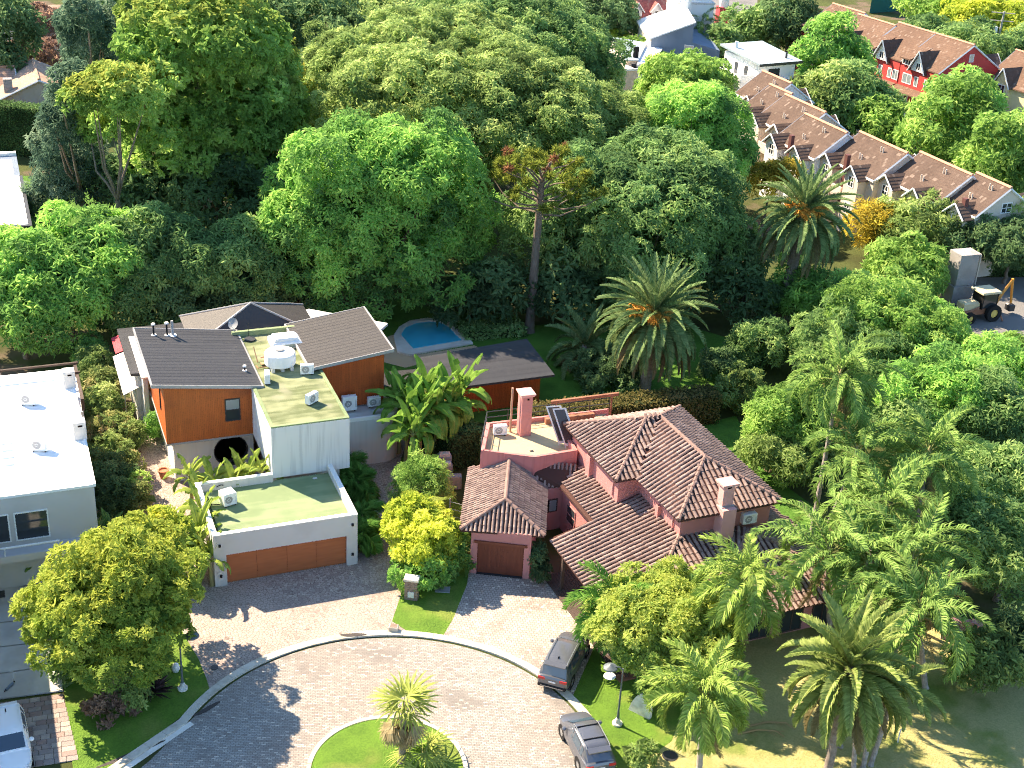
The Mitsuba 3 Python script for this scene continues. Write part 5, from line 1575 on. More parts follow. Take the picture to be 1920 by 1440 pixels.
    for a in (1.6, 4.6):
        bay(k, f, a, 1.5, 0.7, 3.0, 5.5, 6.5, 'townwhite', 4.0, 4, 'roof_red')
        win(k, f(a - 0.35, 0.7, 4.3), f.u, 0.7, 1.1, 1, 1, 'townwhite', 'glass', fw=0.1)
    part(k, 'chimney', MB().box(f, 5.6, 6.4, 3.2, 4.0, 7.5, 10), 'roof_red')
    # low houses with pale sheet roofs
    for i, (P, z, rm, wmx, lab) in enumerate([([(12.52, 180.74), (14.10, 181.11), (15.77, 191.03), (11.01, 193.68)], 4.2, 'sheet_blue', 'cream', 'low house with a pale grey sheet roof and two black flues'),
                                              ([(14.01, 179.39), (16.78, 183.74), (18.56, 193.28), (15.93, 193.60)], 3.9, 'sheet_pale', 'townwhite', 'low white house with a bright sheet roof beside the green tree'),
                                              ([(10.36, 196.78), (13.98, 195.38), (14.43, 201.18), (9.77, 202.76)], 2.6, 'sheet_pale', 'cream', 'flat shed roof behind the grove at the top centre'),
                                              ([(6.87, 203.78), (10.97, 203.07), (13.71, 211.02), (8.00, 211.77)], 3.6, 'flatred', 'cream', 'low building with a red flat roof at the top centre')]):
        k = thing('low_house', lab, 'house')
        part(k, 'wall', MB().prism(P, 0, z), wmx)
        c = np.mean(P, 0)
        part(k, 'roof', MB().prism([tuple(np.array(q) + unit(np.array(q) - c) * 0.5) for q in P], z, z + 0.18), rm)
        a, b = np.array(P[0]), np.array(P[1])
        r = unit(b - a)
        if i < 2:
            win(k, (*(a + (b - a) * 0.45), 2.6), np.array([*r, 0]), 0.9, 1.2, 1, 1, 'grey_wall_plain', 'glass', fw=0.08)
        if i == 0:
            for s in (0.75, 0.95):
                p = a + (b - a) * s
                part(k, 'flue', MB().tube([(p[0], p[1] + 0.8, z), (p[0], p[1] + 0.8, z + 1.6)], 0.22, 8), 'black')
    k = thing('low_house', 'small grey walled outbuilding in front of the pale sheet roofs', 'house')
    f = Fr((11.64, 176.92), 22)
    part(k, 'wall', MB().box(f, 0, 2.6, 0, 3, 0, 3.6), 'cream')
    part(k, 'parapet', MB().box(f, -0.1, 2.7, -0.1, 0.1, 3.6, 3.85), 'townwhite')
    # the tiled house and the flat white roof at the upper left
    k = thing('tiled_house', 'house with sand coloured tiled gable roof and pale gable wall at the upper left edge', 'house')
    f = Fr((-53.0, 145.6, 0), 22.4)
    F2 = Fr((-53.0, 145.6, 0), 112.4)
    gable_block(k, F2, 0, 8.5, -4.2, 4.2, 4.6, 6.5, 'cream', 'roof_sand', 0.5, 0, 'roof_sand')
    gable_block(k, Fr((-58.5, 151, 0), 22.4), -6, 0.5, -3.5, 3.5, 4.3, 6.2, 'cream', 'roof_sand', 0.4, 0, 'roof_sand')
    part(k, 'lean_to_roof', MB().slab([f(-5.2, -2.6, 2.6), f(4.6, -2.6, 2.6), f(4.6, -0.05, 3.5), f(-5.2, -0.05, 3.5)], 0.15), 'roof_red')
    part(k, 'wall', MB().box(f, -5, 4.4, -2.3, -0.05, 0, 2.6), 'cream')
    part(k, 'chimney', MB().box(f, -3.6, -2.7, 0.6, 1.5, 4.0, 6.4), 'block_grey')
    m = MB(); m.lathe((0, 0, 0), [(0.001, 0), (0.34, 0), (0.34, 0.06), (0.001, 0.06)], 14, [[1, 0, 0], [0, 0, -1], [0, 1, 0]])
    v, fc = m.vf(); p = f(2.0, -0.02, 5.0)
    part(k, 'vent', (v @ np.array([f.u, f.v, [0, 0, 1]]) + p, fc), 'grey_metal', 40)
    k = thing('clipped_hedge', 'tall dark clipped hedge wall below the tiled house at the upper left', 'hedge')
    rng = np.random.default_rng(77)
    hedge_box(k, rng, np.array((-57.82, 139.08)), np.array((-48.85, 137.96)), 2.0, 5.2, PAL['dark'])
    k = thing('white_roof_house', 'house with a dazzling white flat roof at the left edge, below the dark hedge', 'house')
    f = Fr((*(-41.46, 108.03), 0), 22.4)
    part(k, 'wall', MB().box(f, -12, -0.4, 0.4, 19, 0, 3.9), 'grey_wall_plain')
    part(k, 'roof', MB().box(f, -12.3, 0, 0, 13.6, 3.85, 4.0), 'white_roof')
    part(k, 'dark_roof', MB().box(f, -12.3, 0.1, 13.7, 20, 3.7, 3.9), 'bluegrey')
    part(k, 'parapet', MB().box(f, -12.3, 0.1, 20, 20.6, 3.7, 4.2), 'white_roof')
    part(k, 'gutter', MB().box(f, 0.02, 0.3, -0.3, 13.6, 3.7, 3.95).box(f, -12.3, 0.02, -0.3, -0.02, 3.7, 3.95), 'dark_metal')
    k = thing('garden_house', 'pale house wall behind the flowering tree at the top left', 'house')
    f = Fr((-67.01, 184.75), 22)
    part(k, 'wall', MB().box(f, -6, 6, 0, 5, 0, 3.6), 'cream')
    part(k, 'roof', MB().slab([f(-6.4, -0.4, 3.5), f(6.4, -0.4, 3.5), f(6.4, 5.4, 5.0), f(-6.4, 5.4, 5.0)], 0.2), 'roof_sand')
    # green mesh fence at the top
    k = thing('mesh_fence', 'dark green windbreak fence at the top edge behind the red terrace', 'fence')
    a, b = np.array((59.25, 246.78)), np.array((66.42, 251.26))
    part(k, 'mesh', MB().prism([tuple(a), tuple(b), tuple(b + [0.1, 0.3]), tuple(a + [0.1, 0.3])], 0, 5), 'greenmesh')


def hedge_box(k, rng, a, b, w, h, pal, leaf=(0.22, 0.12), dens=70, name='foliage', z0=0.0):
    """A clipped hedge between two ground points: leaves on the faces of a box, with a dark core."""
    a, b = np.asarray(a, float), np.asarray(b, float)
    L = np.linalg.norm(b - a)
    u = (b - a) / L; n = np.array([-u[1], u[0]])
    if n[1] < 0:
        n = -n
    m = MB(); c = 0.12
    m.prism([tuple(a + u * c + n * c), tuple(b - u * c + n * c), tuple(b - u * c + n * (w - c)), tuple(a + u * c + n * (w - c))], z0, h - c)
    part(k, 'core', m, 'hedge_core')
    N = int((L * w + L * h * 2 + w * h * 2) * dens)
    N = min(N, 30000)
    face = rng.choice(4, N, p=np.array([L * w, L * h, L * h * 0.3, w * h]) / (L * w + L * h * 1.3 + w * h))
    s, t, z = rng.uniform(0, L, N), rng.uniform(0, w, N), rng.uniform(0.05, h, N)
    bump = (meshkit.noise(np.c_[s * 0.9, t * 0.9, z * 0.9], 2) - 0.5) * 0.3
    P = a + np.outer(s, u) + np.outer(t, n)
    nor = np.zeros((N, 3))
    q = np.c_[P, z]
    top = face == 0
    q[top, 2] = h + bump[top]; nor[top] = [0, 0, 1]
    fr_ = face == 1
    q[fr_, :2] = (a + np.outer(s, u))[fr_] - np.outer(bump[fr_], n); nor[fr_, :2] = -n
    bk = face == 2
    q[bk, :2] = (a + np.outer(s, u) + n * w)[bk]; nor[bk, :2] = n
    en = face == 3
    sd = rng.uniform(size=N) < 0.5
    e1 = en & sd; e2 = en & ~sd
    q[e1, :2] = (a + np.outer(t, n))[e1]; nor[e1, :2] = -u
    q[e2, :2] = (b + np.outer(t, n))[e2]; nor[e2, :2] = u
    q[:, 2] += z0
    A = unit(nor * 0.5 + ball(rng, N))
    pal = np.minimum(np.array(pal) * [[1.5], [1.9], [2.0]], 0.9)
    tc = np.clip(0.5 + rng.normal(size=N) * 0.22 + (meshkit.noise(q * 0.7, 5) - 0.5), 0, 1)[:, None]
    col = np.where(tc < 0.5, pal[0] + (pal[1] - pal[0]) * tc * 2, pal[1] + (pal[2] - pal[1]) * (tc * 2 - 1))
    sz = rng.uniform(0.7, 1.3, N)
    v, f, c = card_mesh(cards(q, A, unit(nor + ball(rng, N) * 0.5), leaf[0] * sz, leaf[1] * sz), col)
    part(k, name, (v, f), 'leaf', color=c)


build_white_house()
build_townhouses()
build_far_houses()


# ---- cars --------------------------------------------------------------------
class SFr(Fr):
    def __init__(s, o, ang, sc):
        super().__init__(o, ang)
        s.u, s.v, s.k, s.sc = s.u * sc, s.v * sc, np.array([0, 0, sc]), sc

    def __call__(s, a, b, z=0.0):
        return s.o + a * s.u + b * s.v + z * s.k


def car(label, pos, heading, paint, L=4.7, W=1.86, H=1.70, rails=False, bars=False, antenna=True, plate_text=None, group=None, hatch=0.25, sc=0.93):
    """pos: the middle of the car on the ground; heading: degrees, the way it faces."""
    f = SFr((pos[0], pos[1], 0.0), heading, sc)
    k = thing('parked_car', label, 'car', group)
    h = L / 2
    w = W / 2
    # stations from the tail to the nose: x, half width, belt height, sill height
    st = [(-h, 0.80, 0.86, 0.42), (-h + 0.06, 0.90, 0.98, 0.32), (-h + 0.35, 0.98, 1.04, 0.24), (-h + 1.0, 1.0, 1.03, 0.22), (-0.2, 1.0, 1.00, 0.22), (0.9, 1.0, 0.99, 0.22), (1.25, 0.99, 0.98, 0.23), (h - 0.55, 0.95, 0.90, 0.25), (h - 0.18, 0.84, 0.80, 0.30), (h, 0.66, 0.66, 0.38)]
    def ring(x, s, zb, z0, crown=0.05):
        y = w * s
        return [(y * 0.86, z0), (y * 0.97, z0 + 0.14), (y, z0 + 0.32), (y * 0.985, zb - 0.12), (y * 0.94, zb - 0.02), (y * 0.80, zb + crown * 0.5), (y * 0.45, zb + crown), (0, zb + crown * 1.15)]
    def loft(m, rings):
        V = []
        for x, r in rings:
            full = [(-y, z) for y, z in r] + [(y, z) for y, z in r[-2::-1]]
            V.append([f(x, y, z) for y, z in full])
        n = len(V[0])
        v = np.array(V).reshape(-1, 3)
        F = []
        for i in range(len(V) - 1):
            for j in range(n - 1):
                F.append([i * n + j, i * n + j + 1, (i + 1) * n + j + 1, (i + 1) * n + j])
            F.append([i * n + n - 1, i * n, (i + 1) * n, (i + 1) * n + n - 1])
        m.add(v, F)
        for i, fl in ((0, 1), (len(V) - 1, -1)):
            idx = np.arange(n) + i * n
            c = v[idx].mean(0)
            m.add(np.vstack([v[idx], c]), np.array([[j + 1 if j + 1 < n else 0, j, n] for j in range(n)])[:, ::fl])
    m = MB()
    loft(m, [(x, ring(x, s, zb, z0)) for x, s, zb, z0 in st])
    part(k, 'body', m, paint, 35)
    # cabin: x, half width at the belt, at the roof, roof height
    cab = [(-h + 0.16, 0.90, 0.70, 1.02, 0.99), (-h + 0.16 + hatch, 0.93, 0.72, H - 0.10, 1.0), (-h + 1.0, 0.95, 0.74, H - 0.02, 1.02), (-0.1, 0.95, 0.74, H, 1.02), (0.45, 0.95, 0.73, H - 0.05, 1.01), (1.30, 0.93, 0.78, 1.04, 1.0)]
    def cring(x, sb, sr, zt, zb):
        return [(w * sb, zb - 0.05), (w * (sb * 0.6 + sr * 0.4), zb + (zt - zb) * 0.45), (w * sr, zt - 0.06 if zt > 1.2 else zt - 0.01), (w * sr * 0.86, zt - 0.01), (w * sr * 0.5, zt + 0.015), (0, zt + 0.02)]
    m = MB()
    loft(m, [(x, cring(x, a, b, zt, zb)) for x, a, b, zt, zb in cab])
    part(k, 'cabin', m, paint, 35)
    # glass panels a few millimetres proud of the cabin
    def quad(P, d=0.006, inset=0.0):
        P = np.array(P, float)
        n = unit(np.cross(P[1] - P[0], P[3] - P[0]))
        c = P.mean(0)
        P = c + (P - c) * (1 - inset) + n * d
        return MB().add(P, [[0, 1, 2, 3]])
    def cab_pt(i, t, side, frac):
        """frac along the side height (0 belt, 1 roof edge), between stations i and i + 1."""
        q = []
        for s in (i, i + 1):
            x, a, b, zt, zb = cab[s]
            r = cring(x, a, b, zt, zb)
            z = zb + 0.03 + (r[2][1] - zb - 0.03) * frac
            y = np.interp(z, [r[0][1], r[1][1], r[2][1]], [r[0][0], r[1][0], r[2][0]])
            q.append(np.array(f(x, side * y, z)))
        return q[0] + (q[1] - q[0]) * t
    x4, x5 = cab[4], cab[5]
    def end_glass(i, j, sgn):
        xa, aa, ba, za, _ = cab[i]; xb, ab, bb, zb_, _ = cab[j]
        lo, hi = 0.10, 0.90
        X = lambda t: xa + (xb - xa) * t
        Z = lambda t: za + (zb_ - za) * t
        Y = lambda t: w * (ba + (bb - ba) * t) * 0.93
        P = [f(X(lo), -Y(lo), Z(lo) + 0.0), f(X(lo), Y(lo), Z(lo)), f(X(hi), Y(hi), Z(hi)), f(X(hi), -Y(hi), Z(hi))]
        if sgn < 0:
            P = P[::-1]
        return quad(P, 0.022)
    part(k, 'rear_window', end_glass(1, 0, -1), 'car_glass')
    part(k, 'windscreen', end_glass(4, 5, -1), 'car_glass')
    for side in (-1, 1):
        for nm, (i0, t0, i1, t1) in {'rear_side_window': (1, 0.35, 2, 0.0), 'side_window': (2, 0.05, 2, 0.95), 'front_side_window': (3, 0.05, 4, 0.62)}.items():
            lo0, lo1 = cab_pt(i0, t0, side, 0.05), cab_pt(i1, t1, side, 0.05)
            hi0, hi1 = cab_pt(i0, min(1, t0 + 0.12), side, 0.88), cab_pt(i1, max(0, t1 - (0.42 if i1 == 4 else 0)), side, 0.88)
            P = [lo0, lo1, hi1, hi0]
            if side > 0:
                P = P[::-1]
            part(k, 'side_window', quad(P, 0.02), 'car_glass')
    # wheels
    for x in (-h + 0.95, h - 0.92):
        for side in (-1, 1):
            c = np.array(f(x, side * (w - 0.10), 0.35))
            ax = f.v * side
            def disc(r0, r1, y0, y1, n=18):
                t = np.linspace(0, 2 * np.pi, n + 1)[:-1]
                P = lambda r, y: [c + ax * y + f.u * r * np.cos(q) + f.k * r * np.sin(q) for q in t]
                m = MB(); v = P(r0, y0) + P(r0, y1) + P(r1, y1) + P(r1, y0)
                F = []
                for s in range(3):
                    for i in range(n):
                        q = [s * n + i, s * n + (i + 1) % n, (s + 1) * n + (i + 1) % n, (s + 1) * n + i]
                        F.append(q if side > 0 else q[::-1])
                m.add(v, F)
                return m
            t = part(k, 'wheel', disc(0.35, 0.22, -0.14, 0.105), 'rubber', 40)
            part(t, 'rim', disc(0.235, 0.02, -0.02, 0.085), 'alloy', 30)
            part(k, 'wheel_arch', disc(0.44, 0.35, 0.085, 0.108), 'black', 30)
    for side in (-1, 1):
        m = MB()
        c = f(0.72, side * (w + 0.08), 1.08)
        m.lathe(c, [(0.001, -0.08), (0.10, -0.06), (0.12, 0.02), (0.08, 0.08), (0.001, 0.09)], 10)
        m.tube([f(0.72, side * (w - 0.1), 1.03), c], 0.03, 5)
        part(k, 'mirror', m, paint, 40)
        if rails:
            m = MB(); m.tube([f(-h + 0.55, side * w * 0.68, H - 0.03), f(-h + 0.75, side * w * 0.68, H + 0.06), f(0.1, side * w * 0.68, H + 0.07), f(0.35, side * w * 0.68, H - 0.02)], 0.022, 6)
            part(k, 'roof_rail', m, 'alloy' if rails == 'alloy' else 'black', 40)
        # lamps
        y0, y1 = side * w * 0.45, side * w * 0.88
        part(k, 'taillight', MB().box(f, -h - 0.012, -h + 0.1, min(y0, y1), max(y0, y1), 0.80, 0.95), 'tail_red')
        m = MB(); m.hexa([f(h - 0.30, min(y0, y1), 0.64), f(h - 0.06, min(y0, y1) * 0.86 if side > 0 else min(y0, y1) * 0.86, 0.62), f(h - 0.06, max(y0, y1) * 0.86, 0.62), f(h - 0.30, max(y0, y1), 0.64), f(h - 0.34, min(y0, y1), 0.82), f(h - 0.10, min(y0, y1) * 0.86, 0.76), f(h - 0.10, max(y0, y1) * 0.86, 0.76), f(h - 0.34, max(y0, y1), 0.82)])
        part(k, 'headlight', m, 'head_clear')
    if bars:
        for x in (-0.95, 0.05):
            m = MB(); m.tube([f(x, -w * 0.74, H + 0.03), f(x, w * 0.74, H + 0.03)], 0.03, 6)
            part(k, 'roof_bar', m, 'black', 40)
    part(k, 'rear_bumper', MB().cbox(f, -h - 0.05, -h + 0.2, -w * 0.86, w * 0.86, 0.36, 0.54, 0.03), 'black')
    part(k, 'front_bumper', MB().cbox(f, h - 0.16, h + 0.03, -w * 0.6, w * 0.6, 0.34, 0.5, 0.03), 'black')
    part(k, 'bumper_strip', MB().box(f, -h - 0.06, -h - 0.04, -w * 0.7, w * 0.7, 0.40, 0.44), 'alloy')
    p = part(k, 'licence_plate', MB().box(f, -h - 0.02, -h - 0.005, -0.2, 0.2, 0.70, 0.80), 'plate')
    part(k, 'rear_spoiler', MB().hexa([f(-h + 0.30, -w * 0.66, H - 0.12), f(-h + 0.62, -w * 0.66, H - 0.06), f(-h + 0.62, w * 0.66, H - 0.06), f(-h + 0.30, w * 0.66, H - 0.12), f(-h + 0.30, -w * 0.66, H - 0.07), f(-h + 0.62, -w * 0.66, H + 0.0), f(-h + 0.62, w * 0.66, H + 0.0), f(-h + 0.30, w * 0.66, H - 0.07)]), paint)
    if antenna:
        m = MB(); m.hexa([f(-h + 0.95, -0.03, H + 0.01), f(-h + 1.15, -0.03, H + 0.01), f(-h + 1.15, 0.03, H + 0.01), f(-h + 0.95, 0.03, H + 0.01), f(-h + 0.95, -0.01, H + 0.12), f(-h + 1.0, -0.01, H + 0.12), f(-h + 1.0, 0.01, H + 0.12), f(-h + 0.95, 0.01, H + 0.12)])
        part(k, 'antenna', m, 'black')
    return k


def build_cars():
    car('dark grey car parked on the pink garage drive, its tail over the kerb', (3.59, 57.8), 72, 'paint_dark', 4.8, 1.86, 1.68, rails='alloy')
    car('grey car with black roof bars parked on the turning circle', (4.56, 51.5), 108.7, 'paint_grey', 4.4, 1.82, 1.62, rails='alloy', bars=True, antenna=False, hatch=0.45)
    car('white car at the bottom left corner, facing the camera', (-22.44, 49.2), -64.8, 'paint_white', 4.5, 1.82, 1.62)
    car('silver car in the street beyond the townhouses', (47.97, 173.30, -0.00), 108, 'paint_silver', 4.3, 1.76, 1.5)
    car('dark blue car parked in the shade under the trees at the upper left', (-26.56, 149.86, 0.00), 5, 'paint_blue', 4.3, 1.76, 1.5)


build_cars()


# ---- hedges and beds ---------------------------------------------------------
def build_hedges():
    rng = np.random.default_rng(21)
    k = thing('clipped_hedge', 'long clipped hedge behind the pink house with a brown sunlit top', 'hedge')
    hedge_box(k, rng, np.array((1.15, 81.73)), np.array((14.80, 86.52)), 1.8, 2.3, [(0.05, 0.055, 0.02), (0.12, 0.11, 0.04), (0.20, 0.16, 0.07)])
    k = thing('clipped_hedge', 'dark hedge between the banana plants and the pink garage', 'hedge')
    hedge_box(k, rng, np.array((-3.68, 77.54)), np.array((-1.75, 78.96)), 4.5, 2.6, PAL['dark'])
    k = thing('clipped_hedge', 'dark hedge wall at the right edge below the golden conifer', 'hedge')
    hedge_box(k, rng, np.array((40.48, 119.29)), np.array((49.14, 119.96)), 2.5, 3.2, PAL['dark'])
    k = thing('planting_bed', 'bed of glossy light green leaves behind the shed beside the pool', 'plants')
    hedge_box(k, rng, np.array((-3.90, 98.17)), np.array((0.85, 99.65)), 2.2, 0.7, [(0.07, 0.13, 0.04), (0.17, 0.26, 0.09), (0.32, 0.42, 0.18)], (0.3, 0.16), 60)
    # the loose hedge along the path, as a row of shrubs
    N = dict(clump=0.5, tuft=0.28, leaf=(0.22, 0.1), nl=5, droop=0.1, rough=0.42, spray=0.7)
    mix_ = [(0.055, 0.10, 0.03), (0.12, 0.18, 0.05), (0.23, 0.29, 0.10)]
    rust = [(0.06, 0.10, 0.03), (0.13, 0.165, 0.05), (0.25, 0.23, 0.10)]
    rows = [((-31.19, 90.11, 1.30, 1.17, 0.98), PAL['fresh'], 'bright shrub at the far end of the path hedge'), ((-30.05, 87.98, 1.30, 1.15, 0.86), mix_, 'light shrub with pale flowers near the far end of the path hedge'), ((-28.50, 84.09, 1.40, 1.26, 0.97), rust, 'reddish green shrub in the path hedge, opposite the white awning'), ((-27.34, 81.01, 1.40, 1.29, 0.92), mix_, 'olive shrub in the middle of the path hedge'),
            ((-26.19, 78.29, 1.30, 1.40, 0.82), rust, 'reddish shrub in the middle of the path hedge'), ((-25.10, 78.09, 1.20, 1.19, 0.71), mix_, 'shrub of the path hedge that leans over the path'), ((-25.11, 75.72, 1.20, 1.30, 0.72), mix_, 'mixed shrub of the path hedge near the wood wall'), ((-24.15, 74.64, 0.90, 0.81, 0.81), rust, 'orange tinted shrub at the path edge'),
            ((-24.64, 72.89, 1.10, 1.19, 1.10), PAL['dark'], 'dark shrub at the near end of the path hedge'), ((-23.66, 70.60, 1.00, 1.03, 0.95), PAL['dark'], 'dark shrub in front of the path hedge'), ((-22.11, 70.79, 0.80, 0.58, 1.00), rust, 'narrow clipped shrub with orange tips beside the path'), ((-22.57, 72.16, 0.90, 0.53, 0.44), PAL['lime'], 'small light green shrub beside the path')]
    for i, (p, pal, l) in enumerate(rows):
        tree('path_shrub', l, [p, (p[0] - 0.2, p[1] - 0.4, p[2] * 0.7, p[3] * 0.75, p[4] * 0.8)], pal, seed=200 + i, trunk=False, group='shrubs of the hedge along the side path', **N)
    for i, (p, l) in enumerate([((-23.74, 79.18, 0.70, 0.50, 0.59), 'potted shrub against the left wood wall'), ((-23.43, 79.19, 1.60, 0.35, 0.44), 'climbing leaves at the grey corner wall')]):
        tree('garden_shrub', l, [p], 'fresh', seed=220 + i, trunk=False, **N)


build_hedges()


# ---- trees -----------------------------------------------------------------
def build_trees():
    A = dict(clump=1.25, tuft=0.54, leaf=(0.5, 0.17), nl=5, droop=0.35)         # feathery spreading crowns
    B = dict(clump=1.0, tuft=0.55, leaf=(0.45, 0.22), nl=5, droop=0.2)          # broad leaves
    Far = dict(clump=1.5, tuft=0.8, leaf=(0.75, 0.3), nl=4, droop=0.25)
    tree('broadleaf_tree', 'large bright green round tree beside the pool, behind the dark roofed house',
         [(-11.41, 104.25, 7.40, 7.74, 7.01), (-13.68, 101.39, 12.40, 4.32, 3.40), (-8.55, 101.45, 12.90, 4.52, 3.37), (-16.06, 100.35, 7.40, 2.92, 4.76), (-5.92, 104.95, 6.80, 3.25, 5.17), (-12.58, 102.67, 3.80, 4.95, 2.86)], 'fresh', r0=0.45, seed=1, **A)
    tree('spreading_tree', 'wide domed grey-green tree behind the tall araucaria',
         [(9.35, 108.10, 8.00, 8.19, 4.60), (11.34, 109.16, 11.00, 5.29, 2.79), (3.65, 107.31, 7.00, 4.19, 4.93), (14.69, 107.79, 7.50, 3.32, 3.81), (7.88, 107.19, 4.00, 5.36, 2.65)], 'mid', r0=0.45, seed=2, **A)
    tree('spreading_tree', 'broad flat-topped light green tree in the grove behind the bright round tree',
         [(-6.72, 130.17, 11.00, 12.35, 4.32), (-15.55, 135.19, 10.00, 5.87, 3.85), (3.71, 132.17, 9.50, 6.82, 2.69), (-1.63, 128.53, 13.00, 6.57, 2.66), (-8.77, 131.07, 8.00, 9.41, 3.30)], 'olive', r0=0.5, seed=3, **A)
    tree('spreading_tree', 'yellow-green domed tree at the top of the grove, left of the dark slope',
         [(-12.40, 141.24, 12.00, 9.10, 3.35), (-8.72, 143.12, 14.00, 6.10, 2.51), (-18.24, 139.37, 11.00, 4.10, 3.23)], 'olive', r0=0.5, seed=4, **A)
    tree('spreading_tree', 'tall domed tree at the top centre of the photo with a shaded right flank',
         [(-2.24, 152.30, 13.00, 8.83, 3.44), (3.77, 149.69, 11.00, 5.54, 4.30), (6.36, 150.54, 8.00, 3.55, 3.23), (-5.81, 152.10, 14.00, 5.86, 2.74)], 'mid', r0=0.5, seed=5, **A)
    tree('spreading_tree', 'lower right arm of the grove, sloping down to the white townhouses',
         [(8.71, 135.75, 8.00, 4.85, 2.14), (5.52, 134.72, 7.00, 4.30, 1.88)], 'mid', r0=0.4, seed=6, **A)
    tree('broadleaf_tree', 'dense round green tree left of the first white townhouse',
         [(17.20, 132.53, 7.50, 4.66, 4.77), (15.58, 131.04, 10.50, 3.63, 2.51), (19.29, 131.58, 6.00, 2.75, 3.77)], 'fresh', r0=0.35, seed=7, **A)
    tree('broadleaf_tree', 'bright yellow-green round tree below the blue-grey house wall',
         [(18.68, 163.56, 6.00, 4.87, 2.80), (21.03, 162.17, 5.00, 3.06, 2.65), (16.63, 167.72, 4.00, 2.76, 2.76)], 'lime', r0=0.3, seed=8, **B)
    # tall trees at the upper left
    tree('plane_tree', 'huge tree at the upper left with yellow-green lit tops and big leaves',
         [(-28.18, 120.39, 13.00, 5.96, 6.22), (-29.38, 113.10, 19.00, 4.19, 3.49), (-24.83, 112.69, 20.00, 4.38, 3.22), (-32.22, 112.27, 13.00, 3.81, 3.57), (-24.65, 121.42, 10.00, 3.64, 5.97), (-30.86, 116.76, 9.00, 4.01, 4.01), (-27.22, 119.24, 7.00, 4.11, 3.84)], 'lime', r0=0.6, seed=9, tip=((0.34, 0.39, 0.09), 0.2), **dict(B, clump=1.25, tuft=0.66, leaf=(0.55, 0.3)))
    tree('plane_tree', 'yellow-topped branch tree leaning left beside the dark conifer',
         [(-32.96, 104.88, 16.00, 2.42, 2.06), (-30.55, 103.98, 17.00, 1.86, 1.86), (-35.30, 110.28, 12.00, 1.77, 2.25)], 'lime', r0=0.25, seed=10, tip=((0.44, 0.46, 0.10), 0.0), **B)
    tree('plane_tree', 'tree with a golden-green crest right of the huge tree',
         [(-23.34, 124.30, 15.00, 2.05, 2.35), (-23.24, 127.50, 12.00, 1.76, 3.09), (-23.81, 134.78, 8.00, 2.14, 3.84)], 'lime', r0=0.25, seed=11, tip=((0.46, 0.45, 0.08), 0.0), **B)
    tree('conifer', 'dark conifer with ragged layered boughs beside the white roof at the left edge',
         [(-40.77, 116.65, 6.00, 2.28, 4.69), (-38.42, 109.63, 12.00, 1.59, 3.18), (-36.63, 106.54, 16.00, 1.27, 2.38), (-39.51, 118.48, 5.00, 2.42, 3.99), (-43.11, 117.75, 3.00, 1.94, 2.21)], 'conifer', r0=0.35, seed=12, clump=0.9, tuft=0.5, leaf=(0.5, 0.12), nl=5, droop=0.5)
    tree('conifer', 'tall dark blue-green conifer behind the huge yellow-green tree',
         [(-41.26, 127.33, 16.00, 2.38, 3.52), (-42.99, 133.32, 11.00, 2.21, 3.75), (-40.16, 122.25, 19.00, 1.42, 1.91)], 'conifer', r0=0.35, seed=13, clump=1.0, tuft=0.6, leaf=(0.6, 0.15), nl=5, droop=0.5)
    for i, (a, lab) in enumerate([([(-24.83, 159.01, 10.00, 4.45, 4.32), (-22.15, 151.10, 8.00, 2.67, 2.98)], 'dark green tree right of the golden-crested tree'),
                                  ([(-31.32, 159.34, 12.00, 3.69, 2.72)], 'dark round tree at the top edge left of centre'),
                                  ([(-59.37, 155.84, 9.00, 2.74, 4.31), (-59.32, 153.04, 6.00, 1.81, 2.44)], 'dark tree in the top left corner of the photo'),
                                  ([(-40.75, 138.90, 16.00, 3.76, 2.06)], 'green treetop at the top edge above the huge tree')]):
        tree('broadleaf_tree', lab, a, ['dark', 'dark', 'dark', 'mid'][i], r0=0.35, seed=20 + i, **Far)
    tree('flowering_tree', 'small tree with pink and rust flowers behind the tiled house at the left', [(-64.08, 178.60, 5.00, 2.92, 2.19), (-61.20, 166.82, 4.00, 2.62, 1.35)], 'rust', r0=0.2, seed=26, **B)
    for i, (cx, lob) in enumerate([(330, [(-32.88, 118.15, 5.00, 3.62, 2.81)]), (430, [(-26.35, 114.79, 5.00, 4.01, 2.66)]), (520, [(-23.25, 118.37, 5.00, 2.18, 2.97)]), (250, [(-35.70, 117.60, 4.00, 2.90, 3.16)])]):
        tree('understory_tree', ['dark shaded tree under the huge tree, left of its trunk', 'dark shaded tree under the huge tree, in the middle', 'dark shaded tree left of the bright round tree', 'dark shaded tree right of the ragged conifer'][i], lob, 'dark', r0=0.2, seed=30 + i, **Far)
    # the leafy row in front of them, left to centre
    row = [(60, 520, 95, 75, 5, 'fresh'), (185, 490, 90, 85, 5.5, 'fresh'), (290, 480, 75, 80, 5.5, 'mid'), (370, 500, 65, 75, 5, 'mid'), (455, 500, 65, 85, 5, 'mid'), (545, 470, 60, 75, 5, 'fresh'),
           (40, 590, 75, 70, 3.5, 'fresh'), (130, 560, 70, 75, 4, 'fresh'), (250, 555, 80, 60, 3, 'mid'), (350, 560, 70, 50, 2.5, 'dark'), (450, 555, 70, 45, 2.5, 'dark'), (560, 545, 60, 45, 2.5, 'dark')]
    labs = ['leafy tree at the left edge of the green row behind the houses', 'tall bright tree in the row behind the white house', 'tree in the row behind the dark roof, left of its middle', 'tree in the row straight behind the roof vents', 'slim tree in the row behind the grey pyramid roof', 'tree at the right end of the row, against the bright round tree',
            'low leafy tree behind the white flat roof at the left edge', 'bright low tree behind the hedge path', 'shaded low tree behind the dark roof', 'dark low tree behind the roof vents', 'dark low tree behind the pyramid roof', 'dark low tree where the row meets the bright round tree']
